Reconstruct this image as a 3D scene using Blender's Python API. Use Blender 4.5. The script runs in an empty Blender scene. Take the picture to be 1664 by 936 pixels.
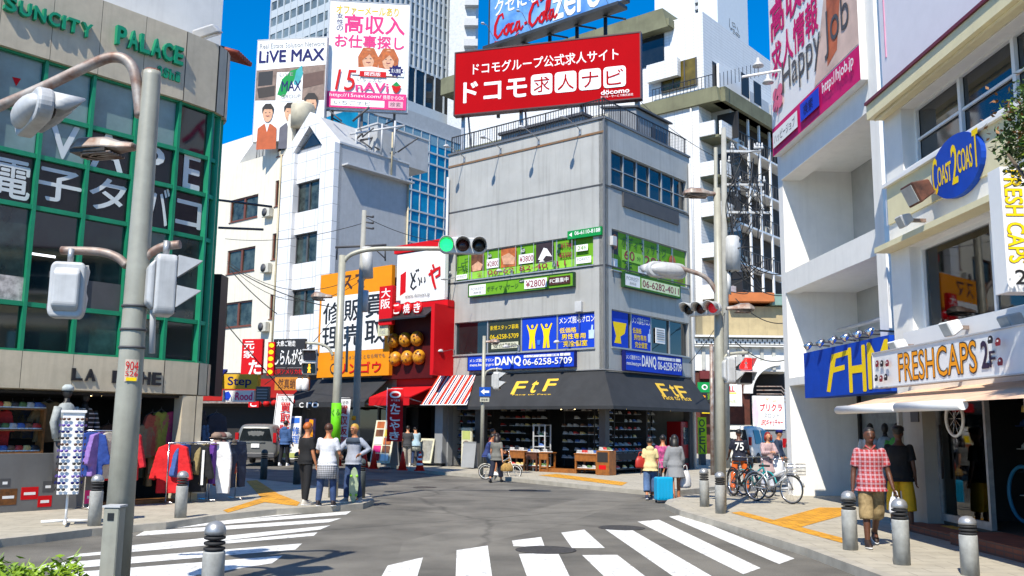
import bpy, math, random
from mathutils import Vector as V, Matrix as MX, noise
random.seed(7)
SC = bpy.context.scene
COL = SC.collection
sin, cos, pi, rad = math.sin, math.cos, math.pi, math.radians

# ---------------------------------------------------------------- camera
EYE = V((0, 0, 1.8)); FPX = 1487.0
PITCH, ROLL = rad(8.58), rad(0.646)
FW = V((0, cos(PITCH), sin(PITCH)))
_r0, _u0 = V((1, 0, 0)), V((0, -sin(PITCH), cos(PITCH)))
RT = _r0 * cos(ROLL) + _u0 * sin(ROLL)
UP = -_r0 * sin(ROLL) + _u0 * cos(ROLL)
cd = bpy.data.cameras.new('camera'); cam = bpy.data.objects.new('camera', cd); COL.objects.link(cam)
cd.sensor_width = 36; cd.lens = FPX / 1664 * 36; cd.clip_start = .1; cd.clip_end = 2000
cam.matrix_world = MX(((RT.x, UP.x, -FW.x, EYE.x), (RT.y, UP.y, -FW.y, EYE.y), (RT.z, UP.z, -FW.z, EYE.z), (0, 0, 0, 1)))
SC.camera = cam
# ---------------------------------------------------------------- daylight
SUN_AZ, SUN_EL = rad(21), rad(51)          # azimuth the light travels towards, elevation of the sun
W = bpy.data.worlds.new("World"); SC.world = W; W.use_nodes = True
nt = W.node_tree; bg = nt.nodes['Background']
sk = nt.nodes.new('ShaderNodeTexSky'); sk.sky_type = 'NISHITA'; sk.sun_disc = False
sk.sun_elevation = SUN_EL; sk.sun_rotation = SUN_AZ + pi
sk.air_density = 1.0; sk.dust_density = 0.15; sk.ozone_density = 8; sk.altitude = 200
hs = nt.nodes.new('ShaderNodeHueSaturation'); hs.inputs['Saturation'].default_value = 1.36
nt.links.new(sk.outputs[0], hs.inputs['Color']); nt.links.new(hs.outputs[0], bg.inputs[0]); bg.inputs[1].default_value = 0.13
sd = bpy.data.lights.new('sun', 'SUN'); so = bpy.data.objects.new('sun', sd); COL.objects.link(so)
sd.energy = 4.6; sd.angle = rad(.5); sd.color = (1, .93, .8)
sdir = V((sin(SUN_AZ) * cos(SUN_EL), cos(SUN_AZ) * cos(SUN_EL), -sin(SUN_EL)))
so.rotation_euler = sdir.to_track_quat('-Z', 'Y').to_euler(); so.location = (-20, -20, 60)
vs = SC.view_settings; vs.view_transform = 'Standard'; vs.look = 'None'; vs.exposure = 0.66; vs.gamma = 1; vs.use_curve_mapping = False
SC.cycles.max_bounces = 6; SC.cycles.use_denoising = True
SC.cycles.caustics_reflective = False; SC.cycles.caustics_refractive = False

# ---------------------------------------------------------------- pixel rays
def ray(px, py): return (FW * FPX + RT * (px - 832) + UP * (468 - py)).normalized()
def G(px, py, z=0):
    r = ray(px, py); return EYE + r * ((z - EYE.z) / r.z)
def AT(px, py, Y):
    r = ray(px, py); return EYE + r * (Y / r.y)

# ---------------------------------------------------------------- materials
_mats = {}
def lin(c): return c / 12.92 if c <= .04045 else ((c + .055) / 1.055) ** 2.4
def hx(h): return tuple(lin(int(h[i:i + 2], 16) / 255) for i in (0, 2, 4))
def mat(name, col, rough=.55, metal=0, var=.12, scale=2.5, streak=0, bump=0, bscale=40, emit=0, spec=.5, ribs=0, col2=None):
    if name in _mats: return _mats[name]
    m = bpy.data.materials.new(name); _mats[name] = m; m.use_nodes = True
    n = m.node_tree.nodes; l = m.node_tree.links; b = n['Principled BSDF']
    if isinstance(col, str): col = hx(col)
    c2 = hx(col2) if isinstance(col2, str) else tuple(x * (1 - var * 2) for x in col)
    b.inputs['Roughness'].default_value = rough; b.inputs['Metallic'].default_value = metal
    b.inputs['Specular IOR Level'].default_value = spec
    tc = n.new('ShaderNodeTexCoord')
    def nz(sc, det=5, vec=None):
        k = n.new('ShaderNodeTexNoise'); k.inputs['Scale'].default_value = sc; k.inputs['Detail'].default_value = det
        k.inputs['Roughness'].default_value = .62
        l.new(vec or tc.outputs['Object'], k.inputs['Vector']); return k.outputs['Fac']
    def mixc(f, a, bcol):
        k = n.new('ShaderNodeMix'); k.data_type = 'RGBA'
        l.new(f, k.inputs[0])
        for v, s in ((a, k.inputs[6]), (bcol, k.inputs[7])):
            if isinstance(v, tuple): s.default_value = (*v, 1)
            else: l.new(v, s)
        return k.outputs[2]
    def ramp(f, lo, hi):
        k = n.new('ShaderNodeMapRange'); k.inputs[1].default_value = lo; k.inputs[2].default_value = hi; k.clamp = True
        l.new(f, k.inputs[0]); return k.outputs[0]
    cur = mixc(ramp(nz(scale), .35, .72), tuple(col), c2)
    if streak:
        mp = n.new('ShaderNodeMapping'); mp.inputs['Scale'].default_value = (3.5, 3.5, .16)
        l.new(tc.outputs['Object'], mp.inputs[0])
        f = ramp(nz(1.4, 6, mp.outputs[0]), .5, .85)
        mm = n.new('ShaderNodeMath'); mm.operation = 'MULTIPLY'; mm.inputs[1].default_value = streak; l.new(f, mm.inputs[0])
        cur = mixc(mm.outputs[0], cur, (.09, .075, .055))
    l.new(cur, b.inputs['Base Color'])
    if bump or ribs:
        bp = n.new('ShaderNodeBump'); bp.inputs['Strength'].default_value = bump or .4; bp.inputs['Distance'].default_value = .02
        if ribs:
            w = n.new('ShaderNodeTexWave'); w.inputs['Scale'].default_value = ribs; w.bands_direction = 'X'; w.inputs['Distortion'].default_value = 0
            l.new(tc.outputs['Object'], w.inputs['Vector']); l.new(w.outputs['Fac'], bp.inputs['Height'])
        else: l.new(nz(bscale, 4), bp.inputs['Height'])
        l.new(bp.outputs[0], b.inputs['Normal'])
    if emit:
        b.inputs['Emission Color'].default_value = (*col, 1); b.inputs['Emission Strength'].default_value = emit
    return m
def tiles(name, col, joint, sx, sz, rough=.5, rot=False, var=.08, mort=.02, streak=0):
    """brick-texture surface; rot=True lays it on walls (object x/z), else on the ground (x/y)"""
    if name in _mats: return _mats[name]
    m = mat(name, col, rough, var=var, streak=streak); n = m.node_tree.nodes; l = m.node_tree.links; b = n['Principled BSDF']
    src = b.inputs['Base Color'].links[0].from_socket
    tc = n.new('ShaderNodeTexCoord'); mp = n.new('ShaderNodeMapping'); l.new(tc.outputs['Object'], mp.inputs[0])
    if rot: mp.inputs['Rotation'].default_value = (rad(-90), 0, 0)
    br = n.new('ShaderNodeTexBrick'); l.new(mp.outputs[0], br.inputs['Vector'])
    br.inputs['Scale'].default_value = 1; br.inputs['Brick Width'].default_value = sx; br.inputs['Row Height'].default_value = sz
    br.inputs['Mortar Size'].default_value = mort; br.offset = 0 if rot else .5
    l.new(src, br.inputs['Color1']); l.new(src, br.inputs['Color2'])
    j = hx(joint) if isinstance(joint, str) else joint
    br.inputs['Mortar'].default_value = (*j, 1)
    l.new(br.outputs['Color'], b.inputs['Base Color'])
    return m
def plaid(name, base, c1, c2, sx):
    if name in _mats: return _mats[name]
    m = mat(name, base, .8, var=.1, scale=6); n = m.node_tree.nodes; l = m.node_tree.links; b = n['Principled BSDF']
    src = b.inputs['Base Color'].links[0].from_socket
    tc = n.new('ShaderNodeTexCoord')
    for d, s, c, lo in (('X', sx, c1, .6), ('Z', sx, c1, .6), ('X', sx * 2, c2, .9), ('Z', sx * 2, c2, .9)):
        w = n.new('ShaderNodeTexWave'); w.bands_direction = d; w.inputs['Scale'].default_value = s; l.new(tc.outputs['Object'], w.inputs['Vector'])
        g = n.new('ShaderNodeMath'); g.operation = 'GREATER_THAN'; g.inputs[1].default_value = lo; l.new(w.outputs['Fac'], g.inputs[0])
        q = n.new('ShaderNodeMath'); q.operation = 'MULTIPLY'; q.inputs[1].default_value = .42; l.new(g.outputs[0], q.inputs[0])
        k = n.new('ShaderNodeMix'); k.data_type = 'RGBA'; l.new(q.outputs[0], k.inputs[0]); l.new(src, k.inputs[6]); k.inputs[7].default_value = (*hx(c), 1)
        src = k.outputs[2]
    l.new(src, b.inputs['Base Color']); return m
def clear_glass():
    if 'clear_glass' in _mats: return _mats['clear_glass']
    m = bpy.data.materials.new('clear_glass'); _mats['clear_glass'] = m; m.use_nodes = True
    n = m.node_tree.nodes; l = m.node_tree.links; n.remove(n['Principled BSDF'])
    t = n.new('ShaderNodeBsdfTransparent'); t.inputs[0].default_value = (.8, .86, .86, 1)
    g = n.new('ShaderNodeBsdfGlossy'); g.inputs['Roughness'].default_value = .02
    f = n.new('ShaderNodeFresnel'); f.inputs[0].default_value = 1.6
    x = n.new('ShaderNodeMixShader'); l.new(f.outputs[0], x.inputs[0]); l.new(t.outputs[0], x.inputs[1]); l.new(g.outputs[0], x.inputs[2])
    l.new(x.outputs[0], n['Material Output'].inputs[0]); return m
WHITE = mat('white_paint', (.8, .8, .79), .45, var=.03)
OFFW = mat('off_white_plaster', (.72, .72, .69), .7, var=.05, streak=.18)
BLACK = mat('black_paint', (.012, .012, .014), .5)
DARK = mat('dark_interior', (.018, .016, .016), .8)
GREY = mat('grey_paint', (.27, .28, .29), .5, var=.08)
LGREY = mat('pale_grey_metal', (.5, .51, .52), .45, var=.08, scale=4)
DGREY = mat('dark_grey', (.07, .07, .075), .6)
STEEL = mat('galvanised_steel', (.42, .43, .44), .42, .55, var=.18, scale=7, streak=.25)
RUST = mat('rusty_painted_steel', (.36, .33, .3), .55, .3, var=.2, scale=5, col2='6b3d22')
RED = mat('red_vinyl', 'c40c16', .6, var=.05, spec=.2)
YEL = mat('yellow_vinyl', 'f2cf10', .6, spec=.22, var=.04)
ORG = mat('orange_vinyl', 'f09a12', .6, spec=.22, var=.05)
BLUE = mat('blue_vinyl', '123fc0', .6, spec=.22, var=.04)
NAVY = mat('navy_vinyl', '12185c', .6, spec=.22, var=.04)
GRN = mat('green_vinyl', '0a8a44', .6, spec=.22, var=.05)
LIME = mat('lime_vinyl', '68a022', .6, spec=.22, var=.06)
PINK = mat('pink_vinyl', 'e0357c', .6, spec=.22, var=.04)
WOOD = mat('brown_wood', '8a5a2c', .6, var=.25, scale=8)
GLASS = mat('dark_window_glass', (.02, .026, .03), .04, var=.4, scale=.5, spec=.7)
GLASSB = mat('blue_window_glass', (.05, .09, .12), .05, .35, var=.35, scale=.35, spec=.8)
RUB = mat('black_rubber', (.015, .015, .016), .75)
CHROME = mat('chrome', (.7, .7, .72), .2, 1, var=.03)

# ---------------------------------------------------------------- mesh builder
class MB:
    def __init__(s, m=None): s.v = []; s.f = []; s.mi = []; s.sm = []; s.ms = []; s.cur = 0; s.T = None; s.m(m or WHITE)
    def m(s, mt):
        if mt not in s.ms: s.ms.append(mt)
        s.cur = s.ms.index(mt); return s
    def add(s, vs, fs, smooth=False):
        k = len(s.v)
        for p in vs:
            p = V(p); s.v.append(s.T @ p if s.T else p)
        for f in fs: s.f.append([i + k for i in f]); s.mi.append(s.cur); s.sm.append(smooth)
        return s
    def box(s, x0, x1, y0, y1, z0, z1):
        x0, x1 = sorted((x0, x1)); y0, y1 = sorted((y0, y1)); z0, z1 = sorted((z0, z1))
        return s.add([(x, y, z) for z in (z0, z1) for y in (y0, y1) for x in (x0, x1)],
                     [(0, 2, 3, 1), (4, 5, 7, 6), (0, 1, 5, 4), (2, 6, 7, 3), (0, 4, 6, 2), (1, 3, 7, 5)])
    def prism(s, poly, y0, y1):       # poly in x,z
        n = len(poly); y0, y1 = sorted((y0, y1))
        a = sum(poly[i][0] * poly[(i + 1) % n][1] - poly[(i + 1) % n][0] * poly[i][1] for i in range(n))
        if a < 0: poly = poly[::-1]
        return s.add([(x, y0, z) for x, z in poly] + [(x, y1, z) for x, z in poly],
                     [list(range(n)), list(range(2 * n - 1, n - 1, -1))] + [(i, i + n, (i + 1) % n + n, (i + 1) % n) for i in range(n)])
    def plan(s, poly, z0, z1):        # poly in x,y
        n = len(poly)
        a = sum(poly[i][0] * poly[(i + 1) % n][1] - poly[(i + 1) % n][0] * poly[i][1] for i in range(n))
        if a < 0: poly = poly[::-1]
        return s.add([(p[0], p[1], z0) for p in poly] + [(p[0], p[1], z1) for p in poly],
                     [list(range(n - 1, -1, -1)), list(range(n, 2 * n))] + [(i, (i + 1) % n, (i + 1) % n + n, i + n) for i in range(n)])
    def side(s, poly, x0, x1):        # poly in y,z extruded along x
        n = len(poly); x0, x1 = sorted((x0, x1))
        a = sum(poly[i][0] * poly[(i + 1) % n][1] - poly[(i + 1) % n][0] * poly[i][1] for i in range(n))
        if a < 0: poly = poly[::-1]
        return s.add([(x0, y, z) for y, z in poly] + [(x1, y, z) for y, z in poly],
                     [list(range(n - 1, -1, -1)), list(range(n, 2 * n))] + [(i, (i + 1) % n, (i + 1) % n + n, i + n) for i in range(n)])
    def tube(s, pts, r, n=8, caps=True):
        pts = [V(p) for p in pts]; k = len(pts)
        rs = r if isinstance(r, (list, tuple)) else [r] * k
        vs = []; nrm = None
        for i, p in enumerate(pts):
            t = (pts[min(i + 1, k - 1)] - pts[max(i - 1, 0)]).normalized()
            if nrm is None:
                nrm = t.orthogonal().normalized()
            else:
                nrm = (nrm - t * nrm.dot(t)); nrm = nrm.normalized() if nrm.length > 1e-5 else t.orthogonal().normalized()
            b = t.cross(nrm)
            for j in range(n):
                a = 2 * pi * j / n; vs.append(p + (nrm * cos(a) + b * sin(a)) * rs[i])
        fs = [(i * n + j, i * n + (j + 1) % n, (i + 1) * n + (j + 1) % n, (i + 1) * n + j) for i in range(k - 1) for j in range(n)]
        s.add(vs, fs, True)
        if caps: 
            kk = len(s.v) - len(vs)
            s.f.append([kk + j for j in range(n - 1, -1, -1)]); s.f.append([kk + (k - 1) * n + j for j in range(n)])
            s.mi += [s.cur] * 2; s.sm += [False] * 2
        return s
    def lathe(s, prof, n=16, c=(0, 0, 0)):
        vs = [(c[0] + r * cos(2 * pi * j / n), c[1] + r * sin(2 * pi * j / n), c[2] + z) for r, z in prof for j in range(n)]
        k = len(prof)
        fs = [(i * n + j, i * n + (j + 1) % n, (i + 1) * n + (j + 1) % n, (i + 1) * n + j) for i in range(k - 1) for j in range(n)]
        return s.add(vs, fs + [list(range(n - 1, -1, -1)), [(k - 1) * n + j for j in range(n)]], True)
    def rings(s, rings, n=14):        # list of (centre, rx, ry) horizontal ellipses
        vs = [(c[0] + rx * cos(2 * pi * j / n), c[1] + ry * sin(2 * pi * j / n), c[2]) for c, rx, ry in rings for j in range(n)]
        k = len(rings)
        fs = [(i * n + j, i * n + (j + 1) % n, (i + 1) * n + (j + 1) % n, (i + 1) * n + j) for i in range(k - 1) for j in range(n)]
        return s.add(vs, fs + [list(range(n - 1, -1, -1)), [(k - 1) * n + j for j in range(n)]], True)
    def ball(s, c, r, n=12, T=None):
        rx, ry, rz = r if isinstance(r, (tuple, list)) else (r, r, r); c = V(c)
        h = n // 2; vs = []; fs = []
        for i in range(1, h):
            t = pi * i / h
            for j in range(n): vs.append(V((rx * sin(t) * cos(2 * pi * j / n), ry * sin(t) * sin(2 * pi * j / n), rz * cos(t))))
        vs += [V((0, 0, rz)), V((0, 0, -rz))]; top, bot = len(vs) - 2, len(vs) - 1
        for i in range(h - 2):
            for j in range(n): fs.append((i * n + j, (i + 1) * n + j, (i + 1) * n + (j + 1) % n, i * n + (j + 1) % n))
        for j in range(n):
            fs.append((top, j, (j + 1) % n)); fs.append((bot, (h - 2) * n + (j + 1) % n, (h - 2) * n + j))
        return s.add([(T @ v if T else v) + c for v in vs], fs, True)
    def build(s, name, parent=None, M=None):
        me = bpy.data.meshes.new(name); me.from_pydata([tuple(v) for v in s.v], [], s.f)
        for m in s.ms: me.materials.append(m)
        me.polygons.foreach_set('material_index', s.mi); me.polygons.foreach_set('use_smooth', s.sm); me.update()
        o = bpy.data.objects.new(name, me); COL.objects.link(o)
        if parent: o.parent = parent
        if M is not None: o.matrix_world = M
        return o
def bevel(o, w=.01, seg=1):
    b = o.modifiers.new('bevel', 'BEVEL'); b.width = w; b.segments = seg; b.limit_method = 'ANGLE'; return o
def tag(o, label, cat, group=None, kind=None):
    if label: o['label'] = label
    if cat: o['category'] = cat
    if group: o['group'] = group
    if kind: o['kind'] = kind
    return o
def thing(name, label, cat, loc=(0, 0, 0), rz=0, group=None):
    o = bpy.data.objects.new(name, None); COL.objects.link(o); o.empty_display_size = .2
    o.location = loc; o.rotation_euler = (0, 0, rz); return tag(o, label, cat, group)
def placeM(loc, rz=0): return MX.Translation(V(loc)) @ MX.Rotation(rz, 4, 'Z')
def solo(name, mb, label, cat, loc=(0, 0, 0), rz=0, group=None): return tag(mb.build(name, None, placeM(loc, rz)), label, cat, group)
def struct(name, mb): return tag(mb.build(name), None, None, None, 'structure')
def dup(o, loc=None, rz=None, label=None, group=None):
    def rec(q, par):
        c = q.copy(); COL.objects.link(c)
        if par: c.parent = par
        for ch in list(q.children): rec(ch, c)
        return c
    c = rec(o, None)
    if loc is not None: c.location = loc
    if rz is not None: c.rotation_euler = (0, 0, rz)
    if label: c['label'] = label
    if group: c['group'] = group
    return c

# ---------------------------------------------------------------- facades
class Fac:
    def __init__(s, p, u):
        s.p = V((p[0], p[1], 0)); s.u = V((u[0], u[1], 0)).normalized(); s.n = V((s.u.y, -s.u.x, 0)); s.rz = math.atan2(s.u.y, s.u.x)
    def hit(s, px, py, off=0):
        r = ray(px, py); q = s.p + s.n * off; t = (q - EYE).dot(s.n) / r.dot(s.n); h = EYE + r * t
        return (h - s.p).dot(s.u), h.z
    def w(s, u, z=0, off=0): return s.p + s.u * u + s.n * off + V((0, 0, z))
    def rect(s, x0, y0, x1, y1, off=0):
        a = s.hit(x0, y0, off); b = s.hit(x1, y1, off); return a[0], b[0], min(a[1], b[1]), max(a[1], b[1])
    def quad(s, pts, off=0): return [s.hit(x, y, off) for x, y in pts]

# ---------------------------------------------------------------- lettering
_txt = {}
def glyphs(t, bold):
    k = (t, bold)
    if k not in _txt:
        cu = bpy.data.curves.new('t', 'FONT'); cu.body = t; cu.resolution_u = 3; cu.offset = bold; cu.dimensions = '2D'; cu.fill_mode = 'FRONT'
        o = bpy.data.objects.new('t', cu); me = o.to_mesh()
        _txt[k] = ([(v.co.x, v.co.y) for v in me.vertices], [tuple(p.vertices) for p in me.polygons])
        o.to_mesh_clear(); bpy.data.objects.remove(o); bpy.data.curves.remove(cu)
    return _txt[k]
def txt(mb, t, x0, z0, x1, z1, y, m, bold=.012, shear=0, depth=0, fit0=False):
    """fits a word into the rectangle (x0..x1, z0..z1) of the local x/z plane, facing -y"""
    vs, fs = glyphs(t, bold if depth else 0.0)
    ax, bx = min(v[0] for v in vs), max(v[0] for v in vs); ay, by = min(v[1] for v in vs), max(v[1] for v in vs)
    if t in ('ー', '-', '一'): ay, by = ay - .35, by + .35
    sx, sz = (x1 - x0) / max(bx - ax, .01), (z1 - z0) / max(by - ay, .01)
    P = []
    for v in vs:
        x = x0 + (v[0] - ax) * sx; z = z0 + (v[1] - ay) * sz; P.append((x + shear * (z - z0), z))
    mb.m(m)
    if not depth:
        w_ = bold * .6; R_ = [(0, 0)] if bold < .016 else [(-1, 0), (1, 0), (0, 1), (0, -1)] if bold < .04 else [(cos(a * pi / 4), sin(a * pi / 4)) for a in range(8)]
        if not fit0: w_ *= .8
        for i, (a, b) in enumerate(R_): mb.add([(x + a * w_ * min(sx, sz * 1.3), y - .00025 * i, z + b * w_ * min(sz, sx * 1.3)) for x, z in P], fs)
    else:
        n = len(P); ed = {}
        for f in fs:
            for i in range(len(f)):
                a, b = f[i], f[(i + 1) % len(f)]
                if (b, a) in ed: ed[(b, a)] = 0
                else: ed[(a, b)] = 1
        mb.add([(x, y - depth, z) for x, z in P] + [(x, y, z) for x, z in P], list(fs) + [(b, a, a + n, b + n) for (a, b), k in ed.items() if k])
def draw(mb, w, h, items, y):
    """items in fractions of a w x h panel, origin top left; every item lies a little proud of the one before"""
    X = lambda a: a * w
    Z = lambda b: h - b * h
    for k, it in enumerate(items):
        yy = y - .004 * (k + 1); c = it[0]
        if c == 't': txt(mb, it[1], X(it[2]), Z(it[5]), X(it[4]), Z(it[3]), yy, it[6], *(it[7:]))
        elif c == 'o':   # outlined word: outline material, fill material
            txt(mb, it[1], X(it[2]), Z(it[5]), X(it[4]), Z(it[3]), yy, it[7], it[8] if len(it) > 8 else .06, 0, 0, True)
            txt(mb, it[1], X(it[2]), Z(it[5]), X(it[4]), Z(it[3]), yy - .0025, it[6], .012, 0, 0, True)
        elif c == 'v':   # vertical word
            n = len(it[1]); dz = (it[5] - it[3]) / n
            for i, ch in enumerate(it[1]):
                if ch != ' ': txt(mb, ch, X(it[2]), Z(it[3] + dz * (i + .93)), X(it[4]), Z(it[3] + dz * (i + .07)), yy, it[6], *(it[7:]))
        elif c == 'r': mb.m(it[5]).add([(X(it[1]), yy, Z(it[4])), (X(it[3]), yy, Z(it[4])), (X(it[3]), yy, Z(it[2])), (X(it[1]), yy, Z(it[2]))], [(0, 1, 2, 3)])
        elif c == 'p':
            P = [(X(a), yy, Z(b)) for a, b in it[1]]; n = len(P)
            ar = sum(P[i][0] * P[(i + 1) % n][2] - P[(i + 1) % n][0] * P[i][2] for i in range(n))
            mb.m(it[2]).add(P if ar > 0 else P[::-1], [list(range(n))])
        elif c == 'e':   # ellipse cx cy rx ry
            mb.m(it[5]).add([(X(it[1]) + it[3] * w * cos(2 * pi * i / 24), yy, Z(it[2]) + it[4] * h * sin(2 * pi * i / 24)) for i in range(24)], [list(range(24))])
        elif c == 's':   # brush stroke: points, width, mat
            P = [V((X(a), Z(b), 0)) for a, b in it[1]]; wd = it[2] * h / 2; L = []; R = []
            for i, p in enumerate(P):
                t = (P[min(i + 1, len(P) - 1)] - P[max(i - 1, 0)]).normalized(); q = V((-t.y, t.x, 0)) * wd * (.55 + .45 * sin(pi * (i + .5) / len(P)))
                L.append(p + q); R.append(p - q)
            vs = [(p.x, yy, p.y) for p in L + R]; n = len(P)
            mb.m(it[3]).add(vs, [(i, n + i, n + i + 1, i + 1) for i in range(n - 1)])
def sign(name, label, F, q, items, panel, off=.05, d=.12, cat='sign', group=None, frame=None, fw=.05, parent=None, back=None):
    u0, u1, z0, z1 = F.rect(*q, off=off + d) if len(q) == 4 else q[1:]
    w, h = u1 - u0, z1 - z0
    if parent: t = None
    else: t = thing(name, label, cat, F.w(u0, z0, off + d), F.rz, group)
    if parent:
        M = MX.Translation((u0, -(off + d), z0))
    mb = MB(panel); mb.T = M if parent else None; mb.box(0, w, 0, d, 0, h)
    p = mb.build('panel' if t else name, t or parent)
    if frame:
        f = MB(frame)
        f.T = mb.T
        f.box(-fw, w + fw, -.02, d, h, h + fw).box(-fw, w + fw, -.02, d, -fw, 0).box(-fw, 0, -.02, d, 0, h).box(w, w + fw, -.02, d, 0, h)
        f.build('frame', t or p)
    if items:
        k = MB(items[0][-1] if not isinstance(items[0][-1], (int, float)) else WHITE); k.T = mb.T; k.ms = []; draw(k, w, h, items, 0); k.build('lettering', t or p)
    return t or p

def fp(mb, name, root, F):            # a part modelled in a facade's own frame (x along, z up, -y out)
    o = mb.build(name, root)
    o.matrix_basis = MX.Translation(-root.location) @ placeM(F.p, F.rz); return o
A0 = rad(39.69)
D1 = V((-cos(A0), sin(A0), 0)); D2 = V((sin(A0), cos(A0), 0))      # the street grid
CC = V((3.458, 33.70, 0))
FL = Fac(CC + D1 * 8.19, -D1)      # main corner building, left face
FR = Fac(CC, D2)                   # right face
# ---------------------------------------------------------------- ground
asph = mat('asphalt', (.168, .157, .134), .85, var=.3, scale=.6, bump=.5, bscale=90)
def asphalt_detail(m):
    n = m.node_tree.nodes; l = m.node_tree.links; b = n['Principled BSDF']; src = b.inputs['Base Color'].links[0].from_socket
    tc = n.new('ShaderNodeTexCoord'); k = n.new('ShaderNodeTexNoise'); k.inputs['Scale'].default_value = 60; k.inputs['Detail'].default_value = 3
    l.new(tc.outputs['Object'], k.inputs['Vector'])
    mx = n.new('ShaderNodeMix'); mx.data_type = 'RGBA'; mx.blend_type = 'OVERLAY'; mx.inputs[0].default_value = .55
    l.new(src, mx.inputs[6]); l.new(k.outputs['Fac'], mx.inputs[7])
    vo = n.new('ShaderNodeTexVoronoi'); vo.feature = 'DISTANCE_TO_EDGE'; vo.inputs['Scale'].default_value = .22
    nz = n.new('ShaderNodeTexNoise'); nz.inputs['Scale'].default_value = 1.6; l.new(tc.outputs['Object'], nz.inputs['Vector'])
    ad = n.new('ShaderNodeMix'); ad.data_type = 'RGBA'; ad.inputs[0].default_value = .25; l.new(tc.outputs['Object'], ad.inputs[6]); l.new(nz.outputs['Color'], ad.inputs[7])
    l.new(ad.outputs[2], vo.inputs['Vector'])
    g = n.new('ShaderNodeMapRange'); g.inputs[1].default_value = 0; g.inputs[2].default_value = .012; g.inputs[3].default_value = .65; g.inputs[4].default_value = 1; l.new(vo.outputs['Distance'], g.inputs[0])
    m2 = n.new('ShaderNodeMix'); m2.data_type = 'RGBA'; m2.blend_type = 'MULTIPLY'; m2.inputs[0].default_value = 1; l.new(mx.outputs[2], m2.inputs[6]); l.new(g.outputs[0], m2.inputs[7])
    l.new(m2.outputs[2], b.inputs['Base Color'])
asphalt_detail(asph)
g = MB(asph).add([(-400, -200, 0), (400, -200, 0), (400, 700, 0), (-400, 700, 0)], [(0, 1, 2, 3)]); struct('road', g)
pav = tiles('pavement_slabs', (.42, .385, .31), (.23, .21, .17), .6, .3, .8, var=.13, mort=.008)
kerbm = mat('kerb_stone', (.4, .37, .31), .8, var=.15, scale=3)
def clean(P):
    return [V((p[0], p[1], 0)) for p in P]
def walk(name, pts, far, z=.12):
    """pts: kerb line in pixels, far: closing points in metres"""
    K = [G(x, y, z) for x, y in pts]; K = clean(K); poly = K + [V((a, b, 0)) for a, b in far]
    n = len(poly); area = sum(poly[i].x * poly[(i + 1) % n].y - poly[(i + 1) % n].x * poly[i].y for i in range(n))
    inner = []
    for i, p in enumerate(K):
        t = (K[min(i + 1, len(K) - 1)] - K[max(i - 1, 0)]).normalized(); q = V((-t.y, t.x, 0)) * (1 if area > 0 else -1); inner.append(p + q * .16)
    k = MB(kerbm)
    for i in range(len(K) - 1):
        k.plan([K[i], K[i + 1], inner[i + 1], inner[i]], 0.0, z)
    struct('kerb', k)
    b = MB(pav).plan([(p.x, p.y) for p in inner] + far, 0, z - .002); struct(name, b)
walk('pavement', [(-160, 905), (0, 876), (75, 868), (150, 859), (270, 849), (350, 837), (450, 827), (540, 822), (590, 818), (608, 812), (600, 804), (560, 795), (500, 788), (440, 781), (380, 775), (300, 768)], [(-60, 75), (-60, 10)])
walk('pavement', [(420, 738), (560, 748), (640, 756), (700, 765), (780, 771), (870, 780), (960, 789), (1050, 797), (1085, 798), (1110, 796), (1180, 789), (1300, 775)], [(80, 90), (-60, 90)])
walk('pavement', [(1330, 794), (1200, 799), (1120, 804), (1085, 812), (1080, 818), (1105, 829), (1182, 851), (1312, 891), (1440, 938), (1640, 1020)], [(40, 8), (60, 30)])
def marks(name, polys, m, z=.004):
    b = MB(m); b.ms = []; b.m(m)
    for P in polys:
        q = [G(x, y, z) for x, y in P]; n = len(q)
        ar = sum(q[i].x * q[(i + 1) % n].y - q[(i + 1) % n].x * q[i].y for i in range(n))
        if ar < 0: q = q[::-1]
        b.add(q, [list(range(n))])
    struct(name, b)
def worn(m, amount=.6, lo=.6):
    n = m.node_tree.nodes; l = m.node_tree.links; b = n['Principled BSDF']; src = b.inputs['Base Color'].links[0].from_socket
    tc = n.new('ShaderNodeTexCoord'); k = n.new('ShaderNodeTexNoise'); k.inputs['Scale'].default_value = 9; k.inputs['Detail'].default_value = 8; k.inputs['Roughness'].default_value = .75
    l.new(tc.outputs['Object'], k.inputs['Vector'])
    r = n.new('ShaderNodeMapRange'); r.inputs[1].default_value = lo; r.inputs[2].default_value = lo + .12; r.inputs[4].default_value = amount; l.new(k.outputs['Fac'], r.inputs[0])
    mx = n.new('ShaderNodeMix'); mx.data_type = 'RGBA'; l.new(r.outputs[0], mx.inputs[0]); l.new(src, mx.inputs[6]); mx.inputs[7].default_value = (.12, .12, .115, 1)
    l.new(mx.outputs[2], b.inputs['Base Color'])
paint = mat('road_paint', (.76, .76, .74), .6, var=.05, scale=6); worn(paint, .6, .5)
yelp = tiles('yellow_tactile', hx('d99a1f'), hx('96690f'), .3, .3, .8, var=.25, mort=.012); worn(yelp, .4, .55)
P2 = lambda L, ox, oy: [[(ox + a / 2, oy + b / 2) for a, b in P] for P in L]
cross = P2([[(0, 357), (95, 345), (107, 378), (5, 375)], [(160, 331), (235, 321), (302, 381), (195, 381)], [(22, 400), (150, 397), (230, 560), (80, 560)],
            [(228, 404), (342, 403), (560, 570), (400, 570)], [(300, 318), (385, 319), (800, 560), (650, 560)], [(408, 295), (478, 289), (808, 446), (752, 466)], [(510, 279), (560, 273), (918, 415), (868, 433)]], 832, 700)
cross += P2([[(1260, 438), (1375, 411), (1330, 560), (1190, 560)], [(1484, 388), (1585, 373), (1612, 560), (1478, 560)]], 0, 700)
marks('crosswalk', cross, paint)
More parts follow.
